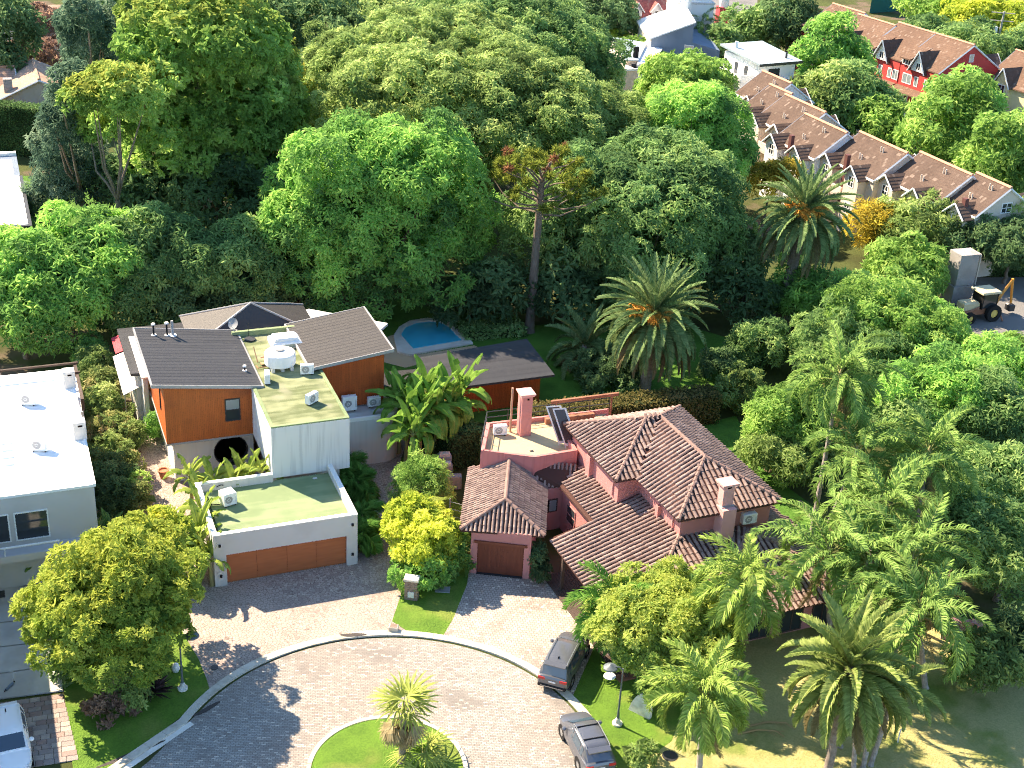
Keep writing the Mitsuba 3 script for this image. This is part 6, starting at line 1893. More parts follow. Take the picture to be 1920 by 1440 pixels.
    pos = [(-36.34, 94.26, 5.00, 3.79, 2.85), (-32.10, 96.95, 5.50, 3.67, 3.44), (-28.27, 98.71, 5.50, 3.11, 3.34), (-24.87, 98.25, 5.00, 2.69, 3.16), (-21.46, 98.79, 5.00, 2.70, 3.64), (-18.40, 102.80, 5.00, 2.58, 3.30), (-36.07, 90.72, 3.50, 2.92, 2.69), (-33.23, 92.98, 4.00, 2.78, 3.01), (-29.48, 96.45, 3.00, 3.28, 2.29), (-25.69, 97.68, 2.50, 2.91, 1.89), (-21.76, 98.81, 2.50, 2.94, 1.63), (-17.43, 100.57, 2.50, 2.55, 1.78)]
    for i, (q, l, p) in enumerate(zip(row, labs, pos)):
        tree('row_tree', l, [p], q[5], r0=0.18, seed=40 + i, group='leafy trees in the row behind the houses', **dict(A, clump=1.1, tuft=0.5, leaf=(0.55, 0.17), rough=0.24))
    # shade under the grove
    for i, (p, l) in enumerate([((-1.72, 101.73, 3.00, 2.57, 2.32), 'dark shrub mass left of the araucaria trunk'), ((3.88, 103.14, 3.00, 3.04, 2.52), 'dark shrub mass right of the araucaria trunk'), ((17.29, 107.45, 4.00, 2.68, 3.19), 'dark tree left of the rear date palm'), ((18.43, 104.26, 2.50, 2.19, 2.19), 'dark shrub at the foot of the rear date palm'),
                                ((-21.35, 137.71, 4.00, 2.49, 3.38), 'dark shaded tree by the parked dark car'), ((10.50, 103.14, 2.00, 3.05, 1.40), 'dark shrub behind the front date palm'), ((-3.85, 102.13, 2.00, 2.16, 1.64), 'dark shrub behind the pool')]):
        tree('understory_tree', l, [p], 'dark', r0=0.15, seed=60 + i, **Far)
    # right side and far right
    far = [((38.45, 175.91, 7.00, 3.75, 5.17), 'fresh', 'pale feathery poplar between the two terraces'), ((38.82, 162.44, 5.00, 4.47, 4.13), 'mid', 'round tree in front of the red terrace'), ((34.83, 161.54, 5.00, 3.17, 3.84), 'olive', 'olive green tree behind the white townhouses'), ((41.01, 156.62, 3.50, 2.79, 2.79), 'lime', 'low bright tree by the silver car'),
           ((46.58, 148.87, 6.00, 4.42, 5.04), 'lime', 'tall bright green tree right of the silver car'), ((49.06, 137.39, 6.00, 4.11, 4.99), 'lime', 'tall bright green tree at the right edge, beyond the townhouses'), ((52.47, 161.65, 6.00, 3.48, 3.15), 'fresh', 'green tree in front of the red gable'),
           ((37.53, 203.98, 6.00, 3.52, 3.52), 'dark', 'dark tree at the top edge, left of the red terrace'), ((33.49, 206.92, 4.00, 4.38, 3.55), 'mid', 'grey-green tree behind the white three-storey house'), ((26.70, 196.01, 4.00, 2.27, 2.27), 'mid', 'small tree right of the white tower'),
           ((59.33, 208.29, 4.00, 4.80, 2.09), 'mid', 'grey-green bush behind the red terrace ridge'), ((61.53, 193.74, 5.00, 4.86, 3.29), 'mid', 'round green bush by the electricity pole'), ((70.82, 218.33, 5.00, 5.84, 3.23), 'yellow', 'yellow-green tree in the top right corner'), ((66.57, 227.74, 5.00, 6.07, 2.12), 'lime', 'yellow-green tree at the top edge above the red terrace'), ((68.61, 196.63, 4.00, 3.04, 3.82), 'mid', 'green tree at the right edge, behind the pale yellow house'),
           ((10.12, 203.91, 6.00, 4.30, 2.66), 'dark', 'dark tree at the top edge left of the mansard house'), ((-23.01, 199.39, 5.00, 5.37, 1.88), 'olive', 'pale green treetops at the top edge'), ((11.85, 200.79, 2.50, 1.40, 1.24), 'yellow', 'yellow shrub between the red flat roof and the mansard house'), ((15.00, 194.65, 2.50, 1.21, 1.05), 'lime', 'small green shrub left of the blue-grey wall')]
    for i, (p, pal, l) in enumerate(far):
        tree('distant_tree', l, [p, (p[0] + p[3] * 0.35, p[1] - 0.3, p[2] * 0.75, p[3] * 0.75, p[4] * 0.75)], pal, r0=0.2, seed=80 + i, **Far)
    # in front of the townhouses and the mass on the right
    mass = [((37.56, 121.52, 4.00, 3.72, 2.02), 'olive', 'olive feathery tree in front of the last townhouses'), ((45.22, 121.36, 4.00, 3.22, 2.95), 'olive', 'weeping olive green tree at the right edge in front of the townhouses'), ((33.42, 111.27, 3.50, 2.86, 2.12), 'lime', 'bright tree left of the backhoe'),
            ((26.51, 101.88, 4.00, 2.99, 1.70), 'fresh', 'tree right of the rear date palm trunk'), ((27.86, 96.66, 4.50, 3.68, 2.95), 'lime', 'broad yellow-green tree in the middle of the right-hand thicket'), ((23.91, 94.36, 3.50, 2.82, 2.33), 'mid', 'grey-green tree behind the tall queen palm'), ((31.00, 93.28, 4.00, 2.98, 2.17), 'lime', 'yellow-green tree below the backhoe'),
            ((34.65, 88.76, 4.00, 2.86, 2.07), 'fresh', 'green tree at the right edge below the street'), ((29.38, 84.94, 4.50, 3.31, 2.40), 'fresh', 'leafy tree right of the tall queen palm'), ((32.77, 82.35, 4.00, 2.70, 2.70), 'mid', 'green tree at the right edge, halfway down'), ((18.69, 81.35, 3.20, 2.68, 2.68), 'lime', 'bright willowy tree at the edge of the side lawn'),
            ((18.15, 79.04, 2.00, 2.46, 1.23), 'olive', 'low feathery tree overhanging the side lawn'), ((29.45, 72.16, 4.00, 2.75, 2.54), 'mid', 'mid green tree right of the queen palms'), ((28.80, 66.39, 3.50, 2.13, 2.91), 'mid', 'deep green tree at the right edge beside the lower lawn'), ((26.60, 67.28, 3.50, 1.84, 3.01), 'mid', 'shaded round tree behind the lower queen palms'), ((25.54, 58.05, 1.80, 1.67, 1.24), 'olive', 'pale green bush on the slope at the lower right'),
            ((27.84, 60.55, 1.80, 1.43, 1.83), 'dark', 'dark bush at the right edge above the pale bush'), ((34.95, 104.54, 1.50, 1.54, 1.18), 'fresh', 'small bush left of the tall grey box'), ((18.68, 95.93, 2.00, 1.85, 1.85), 'mid', 'shrub right of the front date palm'), ((44.60, 117.71, 4.00, 2.66, 1.55), 'dark', 'dark tree behind the backhoe'),
            ((41.46, 118.58, 4.00, 2.43, 1.60), 'dark', 'dark tree above the tall grey box'), ((23.30, 104.93, 3.00, 1.98, 2.48), 'fresh', 'tree at the foot of the rear date palm'), ((28.14, 91.30, 3.00, 2.75, 2.27), 'mid', 'shaded tree in the thicket behind the tall queen palm'), ((38.96, 97.72, 2.00, 1.87, 1.22), 'lime', 'bright bush at the right edge in front of the street'), ((26.74, 81.95, 3.00, 2.16, 2.16), 'mid', 'shaded tree between the queen palms')]
    for i, (p, pal, l) in enumerate(mass):
        near = p[1] < 100
        kw = dict(A, clump=1.0, tuft=0.54, leaf=(0.52, 0.16), rough=0.26) if not near else dict(A, clump=0.9, tuft=0.44, leaf=(0.42, 0.13), rough=0.26)
        tree('thicket_tree', l, [p, (p[0] - p[3] * 0.4, p[1] - 0.3, p[2] * 0.8, p[3] * 0.6, p[4] * 0.8), (p[0] + p[3] * 0.45, p[1] + 0.3, p[2] * 0.9, p[3] * 0.55, p[4] * 0.7)], pal, r0=0.16, seed=110 + i, **kw)
    # near garden trees
    N = dict(clump=0.62, tuft=0.30, leaf=(0.26, 0.12), nl=6, droop=0.15, rough=0.36, spray=0.7)
    tree('garden_tree', 'round yellow-green tree at the lower left beside the concrete drive',
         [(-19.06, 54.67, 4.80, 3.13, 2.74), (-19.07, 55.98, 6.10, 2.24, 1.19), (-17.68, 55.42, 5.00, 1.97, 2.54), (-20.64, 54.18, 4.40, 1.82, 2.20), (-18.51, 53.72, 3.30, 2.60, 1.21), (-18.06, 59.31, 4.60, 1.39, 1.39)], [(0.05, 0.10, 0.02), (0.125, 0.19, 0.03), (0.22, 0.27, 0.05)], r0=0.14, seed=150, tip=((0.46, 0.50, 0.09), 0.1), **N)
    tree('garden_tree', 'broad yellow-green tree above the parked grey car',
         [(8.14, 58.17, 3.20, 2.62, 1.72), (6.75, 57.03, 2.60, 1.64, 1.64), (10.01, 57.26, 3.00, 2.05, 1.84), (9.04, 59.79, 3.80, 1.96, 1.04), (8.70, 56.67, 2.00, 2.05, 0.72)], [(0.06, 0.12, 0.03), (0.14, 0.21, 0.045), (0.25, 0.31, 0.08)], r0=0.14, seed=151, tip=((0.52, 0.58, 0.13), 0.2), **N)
    tree('garden_tree', 'yellow-leaved small tree between the two driveways',
         [(-4.78, 67.24, 2.30, 1.79, 1.19), (-4.34, 65.83, 1.60, 1.53, 1.53), (-5.47, 67.99, 2.70, 1.09, 0.87)], 'yellow', r0=0.07, seed=152, **dict(N, clump=0.5))
    tree('garden_tree', 'feathery green shrub behind the yellow-leaved small tree',
         [(-5.39, 72.56, 2.00, 1.48, 1.34), (-4.98, 73.39, 2.50, 0.99, 0.76)], 'lime', r0=0.06, seed=153, **dict(N, clump=0.45, leaf=(0.24, 0.05)))
    tree('garden_shrub', 'rounded green shrub behind the stone mailbox pillar', [(-4.40, 64.96, 0.90, 1.46, 0.98)], 'fresh', seed=154, trunk=False, **dict(N, clump=0.45))
    tree('climbing_shrub', 'leafy climber at the left corner of the pink garage', [(-2.30, 66.60, 1.60, 0.43, 0.76), (-2.23, 65.88, 0.80, 0.40, 0.77)], 'lime', seed=155, trunk=False, **dict(N, clump=0.3))
    tree('climbing_shrub', 'dark climber on the right side of the pink garage', [(2.05, 66.12, 1.30, 0.43, 0.88), (2.25, 65.54, 0.60, 0.40, 0.69)], 'dark', seed=156, trunk=False, **dict(N, clump=0.3))
    tree('garden_tree', 'small green-gold tree behind the big yellow-green tree at the lower left', [(-19.21, 64.37, 2.60, 1.64, 0.85), (-17.92, 63.26, 2.00, 1.04, 1.24)], [(0.07, 0.12, 0.02), (0.16, 0.22, 0.03), (0.28, 0.31, 0.045)], r0=0.07, seed=157, **N)
    for i, (p, pal, l) in enumerate([((-18.71, 52.31, 0.50, 0.99, 0.49), 'rust', 'round reddish shrub under the yellow-green tree'), ((-17.87, 53.07, 0.60, 1.05, 0.56), 'olive', 'olive shrub right of the reddish round shrub'), ((7.13, 50.62, 0.40, 0.56, 0.56), 'olive', 'small shrub by the rear of the lower grey car'),
                                     ((35.60, 120.82, 1.50, 1.99, 1.12), 'rust', 'reddish shrub in front of the townhouse yard'), ((-21.62, 54.56, 0.80, 0.59, 1.26), 'dark', 'dark low shrub along the concrete drive'), ((15.62, 93.39, 1.20, 1.41, 1.16), 'dark', 'dark shrub right of the long hedge'), ((16.68, 89.04, 1.20, 1.55, 1.55), 'olive', 'grey-green shrub at the end of the long hedge'), ((7.30, 91.77, 1.00, 2.39, 1.34), 'dark', 'dark shrubs under the front date palm')]):
        tree('garden_shrub', l, [p], pal, seed=160 + i, trunk=False, **dict(N, clump=0.42, tuft=0.3))
    # gold conifers by the townhouses
    for i, (p, l) in enumerate([([(33.22, 122.93, 3.50, 2.26, 1.40), (33.78, 122.03, 2.00, 1.76, 1.18)], 'golden conifer right of the rear date palm'), ([(24.37, 131.91, 4.00, 1.87, 1.27), (25.79, 131.64, 5.00, 1.48, 1.01)], 'golden conifer left of the rear date palm')]):
        tree('golden_conifer', l, p, 'gold', r0=0.12, seed=175 + i, clump=0.7, tuft=0.5, leaf=(0.7, 0.12), nl=4, droop=0.1)


build_trees()


# ---- palms, bananas, araucaria ----------------------------------------------
def date_palm(name, label, base, top, L, n, seed, fruit=(), trunk_r=0.42, cols=((0.10, 0.17, 0.06), (0.26, 0.36, 0.15)), group=None, kind='date'):
    rng = np.random.default_rng(seed)
    k = thing(name, label, 'palm tree', group)
    base = np.array([base[0], base[1], 0.0]); top = np.array(top, float)
    part(k, 'trunk', palm_trunk(rng, base, top + [0, 0, 0.15], trunk_r, trunk_r * 1.05, int(8 + top[2] * 3), 12), 'palm_bark', 30)
    m = MB(); m.lathe(top - [0, 0, 0.9], [(trunk_r, 0), (trunk_r * 1.5, 0.5), (trunk_r * 1.35, 0.9), (trunk_r * 0.6, 1.3), (0.05, 1.5)], 14)
    part(k, 'crown_shaft', m, 'palm_bark', 40)
    for i in range(n):
        t = (i + 0.5) / n
        el = 82 - 118 * t ** 0.85          # from upright at the middle to hanging at the skirt
        az = i * 137.508 + rng.uniform(-9, 9)
        c = min(5, int(t * 6))
        drop = [35, 60, 85, 95, 85, 60][c]
        d = frond_src(kind, c, L=L, up=0, droop=drop, nleaf=64, wl=0.62, ww=0.085, plume=0.15, vee=38, hang=0.25, cols=cols if c < 5 else ((0.13, 0.13, 0.05), (0.24, 0.21, 0.10)), rach=(0.26, 0.26, 0.10), dead=0.0 if c < 5 else 0.35)
        add_frond(k, d, top + [0.0, 0, 0.25 - 0.5 * t], az, el, rng.uniform(-12, 12), rng.uniform(0.9, 1.08))
    for j, (az, el, s) in enumerate(fruit):
        mb = MB(); e = math.radians(el); a = math.radians(az)
        d = np.array([math.cos(e) * math.cos(a), math.cos(e) * math.sin(a), math.sin(e)])
        q = [top + [0, 0, 0.4], top + d * 0.8 * s + [0, 0, 0.9], top + d * 1.45 * s + [0, 0, 0.75]]
        mb.tube(q, [0.05, 0.045, 0.03], 5)
        for r in range(80):
            p0 = q[1] + (q[2] - q[1]) * rng.uniform(-0.1, 1.0)
            o = ball(rng, 1)[0] * 0.6 * s
            o[2] = -abs(o[2]) * 1.1
            mb.tube([p0, p0 + o * 0.6 + [0, 0, 0.06], p0 + o], [0.025, 0.045, 0.05], 4)
        part(k, 'fruit_cluster', mb, 'fruit')
    return k


def queen_palm(label, base, top, L0, n, seed, r=0.13, group='queen palms in the garden on the right', fruit=True, kind='queen', cols=((0.13, 0.24, 0.05), (0.32, 0.47, 0.13)), name='queen_palm', lean=0.0):
    rng = np.random.default_rng(seed)
    k = thing(name, label, 'palm tree', group)
    base = np.array([base[0], base[1], 0.0]); top = np.array(top, float)
    part(k, 'trunk', palm_trunk(rng, base, top, r * 1.2, r * 0.9, int(10 + top[2] * 3), 10, lean), 'pole_bark', 30)
    m = MB(); m.tube([top - [0, 0, 0.1], top + [0, 0, 0.5], top + [0, 0, 1.0]], [r * 1.1, r * 1.25, r * 0.3], 9)
    part(k, 'crown_shaft', m, 'frond_base', 40)
    for i in range(n):
        t = (i + 0.5) / n
        el = 80 - 92 * t ** 0.8
        az = i * 137.508 + rng.uniform(-14, 14)
        c = min(3, int(t * 4))
        L = L0 * 1.1
        d = frond_src(kind, c, L=L, up=0, droop=[85, 125, 140, 120][c], nleaf=72, wl=0.85, ww=0.07, plume=0.9, vee=20, hang=1.2, cols=cols, rach=(0.33, 0.36, 0.13), taper=0.6, stalk=0.16)
        add_frond(k, d, top + [0, 0, 0.7 - 0.4 * t], az, el + rng.uniform(-8, 8), rng.uniform(-32, 32), rng.uniform(0.8, 1.12))
    for i in range(int(n * 0.22)):
        d = frond_src(kind + 'dead', i % 2, L=L * 0.8, up=0, droop=40, nleaf=46, wl=0.5, ww=0.05, plume=0.8, vee=10, hang=1.2, cols=((0.20, 0.16, 0.07), (0.34, 0.27, 0.14)), rach=(0.36, 0.28, 0.15), taper=0.6, stalk=0.2)
        add_frond(k, d, top + [0, 0, 0.1], rng.uniform(0, 360), rng.uniform(-60, -30), rng.uniform(-40, 40), rng.uniform(0.7, 1.0), 'dry_frond')
    if fruit:
        for j in range(2):
            az = rng.uniform(0, 6.28)
            d = np.array([math.cos(az), math.sin(az), 0])
            mb = MB(); q = top + [0, 0, 0.1]
            mb.tube([q, q + d * 0.45 + [0, 0, 0.15], q + d * 0.7 - [0, 0, 0.25]], [0.05, 0.04, 0.03], 5)
            for r_ in range(26):
                o = ball(rng, 1)[0] * 0.32; o[2] = -abs(o[2]) * 1.6
                mb.tube([q + d * 0.55, q + d * 0.62 + o], [0.014, 0.02], 4)
            part(k, 'flower_stalk', mb, 'dry_flower')
    return k


def banana_leaf(rng, L=2.2, w=0.55, up=60, droop=90, torn=0.5, col=((0.12, 0.24, 0.035), (0.26, 0.42, 0.08))):
    """A broad leaf in the x-z plane: two wings with torn edges along an arched midrib."""
    n = 26
    t = np.linspace(0, 1, n)
    a = np.radians(up - droop * t ** 1.5)
    x = np.r_[0, np.cumsum(np.cos(a[1:]))] * L / n; z = np.r_[0, np.cumsum(np.sin(a[1:]))] * L / n
    V, F, C = [], [], []
    rib = np.c_[x, np.zeros(n), z]
    nor = np.c_[-np.sin(a), np.zeros(n), np.cos(a)]
    half = w / 2 * np.sqrt(np.clip(np.sin(np.pi * np.clip((t - 0.14) / 0.88, 0, 1)), 0, 1)) * (0.75 + 0.35 * (1 - t))
    for s in (-1, 1):
        i = 3
        while i < n - 1:
            seg = rng.integers(1, 5) if rng.uniform() < torn else rng.integers(4, 9)
            j = min(n - 1, i + seg)
            dz = rng.normal() * 0.10 - 0.08
            base = sum(len(v) for v in V)
            v = []
            for q in range(i, j + 1):
                h = half[q]
                v.append(rib[q]); v.append(rib[q] + [0, s * h * 0.55, 0] + nor[q] * h * (0.28 + dz * 0.5)); v.append(rib[q] + [0, s * h, 0] + nor[q] * h * (0.25 + dz * 2.2))
            V.append(np.array(v))
            c = np.array(col[0]) + (np.array(col[1]) - col[0]) * rng.uniform(0, 1)
            C.append(np.tile(c, (len(v), 1)))
            for q in range(j - i):
                o = base + q * 3
                F += [[o, o + 3, o + 4, o + 1], [o + 1, o + 4, o + 5, o + 2]]
            i = j
            if rng.uniform() < torn * 0.5:
                i = j
    m = MB(); m.tube(rib, np.linspace(0.035, 0.01, n), 4, False)
    v0, f0 = m.vf()
    base = sum(len(v) for v in V)
    F = np.array(F)
    F = np.vstack([F[:, [0, 1, 2]], F[:, [0, 2, 3]], f0 + base])
    V.append(v0); C.append(np.tile((0.42, 0.48, 0.16), (len(v0), 1)))
    return np.vstack(V), F, np.vstack(C)


def leaf_src(kind, i, **kw):
    key = ('leaf' + kind, i)
    if key not in FROND:
        v, f, c = banana_leaf(np.random.default_rng(hash_of(kind) + i * 13), **kw)
        FROND[key] = mikit.ply((v, f), 'mat_frond', False, color=c)
    return FROND[key]


def banana_plant(name, label, base, h, n, L, w, seed, group, kind='banana', r=0.11, spread=1.0, cat='banana plant', torn=0.5, col=((0.12, 0.24, 0.035), (0.26, 0.42, 0.08))):
    rng = np.random.default_rng(seed)
    k = thing(name, label, cat, group)
    b = np.array([base[0], base[1], 0.0])
    lean = rng.normal(size=2) * 0.15 * h * 0.3
    top = b + [lean[0], lean[1], h]
    m = MB(); m.tube([b, b + (top - b) * 0.5, top], [r * 1.2, r, r * 0.6], 9)
    part(k, 'stem', m, 'banana_stem', 40)
    for i in range(n):
        t = (i + 0.5) / n
        c = min(3, int(t * 4))
        d = leaf_src(kind, c + 4 * int(rng.integers(0, 2)), L=L, w=w, up=0, droop=[25, 70, 105, 120][c] * spread, torn=torn, col=col)
        add_frond(k, d, top - [0, 0, 0.25 * t], i * 137.5 + rng.uniform(-20, 20), 80 - 62 * t, rng.uniform(-25, 25), rng.uniform(0.75, 1.1), 'leaf')
    return k


def fan_palm(name, label, base, h, n, L, seed, dead=True, r=0.17):
    rng = np.random.default_rng(seed)
    k = thing(name, label, 'palm tree')
    b = np.array([base[0], base[1], 0.1]); top = b + [0.06, 0.03, h]
    if h > 0.6:
        part(k, 'trunk', palm_trunk(rng, b, top, r, r * 0.85, int(h * 9), 12), 'palm_bark', 30)
    for i in range(n):
        t = (i + 0.5) / n
        dry = dead and t > 0.36
        el = 80 - 150 * t if not dry else rng.uniform(-72, -18)
        key = ('fan', int(dry) * 4 + i % 4)
        if key not in FROND:
            rg = np.random.default_rng(900 + key[1])
            Pv, Pf, Pc = [], [], []
            m = MB(); m.tube([[0, 0, 0], [L * 0.4, 0, 0.02]], [0.02, 0.012], 4, False)
            v0, f0 = m.vf()
            ns = 20
            c0 = np.array([L * 0.4, 0, 0.02])
            tl = math.radians(-38 if not dry else -15)
            RY = np.array([[math.cos(tl), 0, -math.sin(tl)], [0, 1, 0], [math.sin(tl), 0, math.cos(tl)]])
            vv, cc = [], []
            for s in range(ns):
                a = math.radians(-100 + 200 * s / (ns - 1)) * (0.55 if dry else 1)
                ln = L * 0.62 * (0.75 + 0.25 * math.cos(a)) * rg.uniform(0.9, 1.1)
                dirv = RY @ np.array([math.cos(a), math.sin(a), 0.10 * (-1) ** s])
                sd = RY @ np.array([-math.sin(a), math.cos(a), 0])
                w = 0.07
                hg = 0.55 if not dry else 0.9
                p1, p2 = c0 + dirv * ln * 0.55, c0 + dirv * ln * 0.85 - [0, 0, ln * 0.15 * hg]
                p3 = c0 + dirv * ln * 0.95 - [0, 0, ln * 0.42 * hg]
                vv += [c0 - sd * w * 0.3, c0 + sd * w * 0.3, p1 + sd * w * 0.6, p1 - sd * w * 0.6, p2 + sd * w * 0.3, p2 - sd * w * 0.3, p3]
                q = rg.uniform(0, 1)
                col = np.array((0.26, 0.33, 0.07)) * (1 - q) + np.array((0.46, 0.50, 0.14)) * q if not dry else np.array((0.30, 0.24, 0.13)) * (1 - q) + np.array((0.45, 0.38, 0.22)) * q
                cc += [col] * 7
            base_ = len(v0)
            fs = [f0]
            for s in range(ns):
                o = base_ + s * 7
                fs.append(np.array([[o, o + 1, o + 2], [o, o + 2, o + 3], [o + 3, o + 2, o + 4], [o + 3, o + 4, o + 5], [o + 5, o + 4, o + 6]]))
            FROND[key] = mikit.ply((np.vstack([v0, np.array(vv)]), np.vstack(fs)), 'mat_frond', False, color=np.vstack([np.tile((0.35, 0.33, 0.14), (len(v0), 1)), np.array(cc)]))
        add_frond(k, FROND[key], top + [0, 0, 0.35 - 0.7 * t] if dead else top, i * 137.5 + rng.uniform(-10, 10), el, rng.uniform(-20, 20), rng.uniform(0.85, 1.1) * (0.8 if dry else 1), 'dry_leaf' if dry else 'leaf')
    return k


def build_palms():
    date_palm('date_palm', 'big date palm with orange fruit clusters on the lawn behind the pink house', (9.76, 90.1), (9.9, 90.0, 6.2), 4.7, 104, 1,
              [(200, 10, 1.1), (240, 5, 1.0), (270, 0, 1.1), (300, 8, 1.0), (150, 15, 1.1), (225, 30, 0.9), (330, 10, 0.9)])
    date_palm('date_palm', 'tall date palm with orange fruit in front of the white townhouses', (21.96, 105.0), (22.6, 104.8, 9.6), 4.7, 100, 2,
              [(200, 20, 1.0), (240, 10, 1.0), (275, 0, 1.1), (310, 10, 1.1), (160, 25, 1.0), (340, 15, 1.1), (230, 35, 0.9)], 0.45)
    date_palm('date_palm', 'low young date palm left of the big fruiting date palm', (5.44, 94.5), (5.4, 94.5, 1.6), 3.6, 34, 3, (), 0.3, kind='young')
    q = 'queen palms in the garden on the right'
    G2 = ((0.18, 0.29, 0.05), (0.42, 0.54, 0.14))
    queen_palm('tallest queen palm, with a clear crown above the side lawn', (18.98, 71.91), (19.14, 72.36, 10.40), 4.0, 24, 11)
    queen_palm('slim queen palm right behind the tallest one, with bent old fronds', (19.9, 72.4), (20.08, 69.38, 7.00), 3.0, 18, 12, 0.12)
    queen_palm('queen palm with a drooping crown right of the slim one', (23.96, 67.80), (23.99, 68.78, 7.60), 3.3, 22, 13)
    queen_palm('queen palm in the middle of the right hand cluster, over the tiled roof corner', (20.62, 65.31), (20.63, 64.24, 6.60), 3.3, 22, 14)
    queen_palm('queen palm leaning over the right corner of the pink house', (18.43, 62.56), (17.25, 61.15, 5.40), 2.9, 20, 15)
    queen_palm('queen palm between the pink house and the lower shaded thicket', (22.42, 62.45), (21.20, 60.01, 6.00), 3.0, 21, 16)
    queen_palm('dense bluish queen palm at the right of the lower lawn', (22.62, 57.85), (20.96, 56.44, 5.20), 3.2, 23, 17)
    queen_palm('bright queen palm with a bare grey trunk in front of the pink house', (12.48, 56.94), (12.23, 56.91, 6.10), 3.1, 22, 18, cols=G2, kind='queenb')
    queen_palm('low bright queen palm at the bottom edge of the right hand lawn', (9.95, 50.2), (9.72, 50.50, 4.00), 2.9, 24, 19, cols=G2, kind='queenb')
    queen_palm('queen palm with tips over the big clump palm, behind it', (21.08, 60.42), (18.88, 59.63, 5.60), 2.7, 18, 20)
    # many-stemmed palm at the bottom
    k = date_palm('clump_palm', 'big many-stemmed palm at the bottom right on the dry lawn', (16.03, 50.44), (16.44, 51.43, 5.60), 3.7, 60, 21, (), 0.22, ((0.15, 0.22, 0.05), (0.36, 0.43, 0.14)), kind='clump')
    rng = np.random.default_rng(5)
    for px, tx in (((17.46, 51.00), (16.97, 51.27, 4.90)), ((18.01, 51.41), (18.03, 51.56, 4.90)), ((18.42, 51.63), (18.80, 51.55, 4.80)), ((17.18, 52.86), (15.74, 51.35, 4.90))):
        part(k, 'trunk', palm_trunk(rng, (*px, 0), tx, 0.13, 0.11, 24, 9), 'pole_bark', 30)
        for i in range(9):
            d = frond_src('clump', 1 + i % 4)
            add_frond(k, d, np.array(tx), i * 137.5 + rng.uniform(0, 40), rng.uniform(-15, 50), 0, rng.uniform(0.6, 0.85))
    queen_palm('feathery kentia palm over the porch deck beside the parked car', (6.0, 59.0), (6.0, 59.1, 2.5), 2.6, 18, 22, 0.08, None, False, 'kentia', ((0.08, 0.20, 0.03), (0.19, 0.36, 0.07)), 'feather_palm')
    queen_palm('small distant palm in front of the cream wall at the top of the photo', (26.11, 209.83), (24.55, 201.49, 5.00), 2.2, 14, 23, 0.14, None, False, 'queen', name='feather_palm')
    fan_palm('fan_palm', 'pale fan palm with a skirt of dry leaves on the round island', (-4.18, 49.86), 2.8, 34, 2.0, 31)
    fan_palm('fan_palm', 'low dark fan palm at the foot of the pale fan palm', (-3.26, 50.01), 0.3, 12, 0.8, 32, False)
    # bananas
    g = 'banana plants beside the curved wall'
    spots = [((-5.62, 77.66), 2.9), ((-5.34, 78.55), 3.4), ((-4.86, 79.18), 3.3), ((-6.51, 79.71), 2.6), ((-4.38, 79.96), 3.2), ((-3.69, 80.41), 3.0), ((-7.54, 81.07), 2.4), ((-5.50, 80.57), 3.6), ((-3.20, 81.22), 3.4), ((-6.71, 78.10), 3.6), ((-7.28, 79.62), 3.2), ((-6.04, 76.57), 2.8)]
    for i, (b, h) in enumerate(spots):
        banana_plant('banana_plant', 'tall torn-leaved banana plant in the clump between curved wall and pink terrace', b, h + 0.5, 11, 3.1, 0.85, 40 + i, g)
    g = 'banana plants along the left side of the garage'
    spots = [((-16.16, 63.34), 1.6), ((-17.14, 65.27), 2.2), ((-17.27, 66.92), 2.4), ((-18.15, 68.56), 2.2), ((-19.02, 70.88), 2.4), ((-16.99, 63.94), 1.9)]
    for i, (b, h) in enumerate(spots):
        banana_plant('banana_plant', 'yellow-green banana plant against the left wall of the garage', b, h + 0.2, 9, 2.1, 0.6, 60 + i, g, col=((0.18, 0.28, 0.04), (0.38, 0.46, 0.10)), kind='bananay')
    g = 'banana plants behind the garage roof'
    for i, (b, h) in enumerate([(HF(3.4, 7.2), 2.6), (HF(4.1, 6.6), 3.0), (HF(2.5, 7.0), 2.4), (HF(1.3, 7.4), 2.2), (HF(3.0, 8.2), 2.5)]):
        banana_plant('banana_plant', 'banana plant behind the garage roof, under the round opening', b[:2], h, 7, 1.5, 0.45, 75 + i, g, col=((0.18, 0.28, 0.04), (0.38, 0.46, 0.10)), kind='bananay')
    g = 'bird of paradise plants by the white house'
    for i, (b, h) in enumerate([((-24.03, 66.21), 0.6), ((-23.59, 66.83), 0.7), ((-23.15, 67.45), 0.6), ((-24.98, 65.28), 0.8), ((-25.85, 63.31), 0.9), ((-24.40, 65.90), 0.5)]):
        banana_plant('bird_of_paradise', 'bird of paradise plant with stiff paddle leaves beside the white house', b, h, 11, 1.5, 0.34, 85 + i, g, 'strel', 0.05, 0.5, 'plant', 0.15, ((0.09, 0.20, 0.05), (0.22, 0.36, 0.12)))
    g = 'low palms along the right side of the garage'
    for i, b in enumerate([(-9.88, 74.13), (-9.23, 73.55), (-8.47, 69.59), (-8.32, 67.86), (-10.22, 75.42)]):
        queen_palm('low green palm between the garage and the drive', b, (*b, 0.3), 1.3, 15, 95 + i, 0.05, g, False, 'low', ((0.07, 0.18, 0.03), (0.17, 0.33, 0.07)), 'low_palm')
    # dark flax
    rng = np.random.default_rng(9)
    k = thing('flax_plant', 'dark spiky flax plant beside the left lamp post', 'plant')
    c = np.array([*(-17.07, 53.88), 0.0])
    P = []
    n = 130
    az = rng.uniform(0, 6.28, n); el = np.radians(rng.uniform(15, 85, n))
    A = np.c_[np.cos(az) * np.cos(el), np.sin(az) * np.cos(el), np.sin(el)]
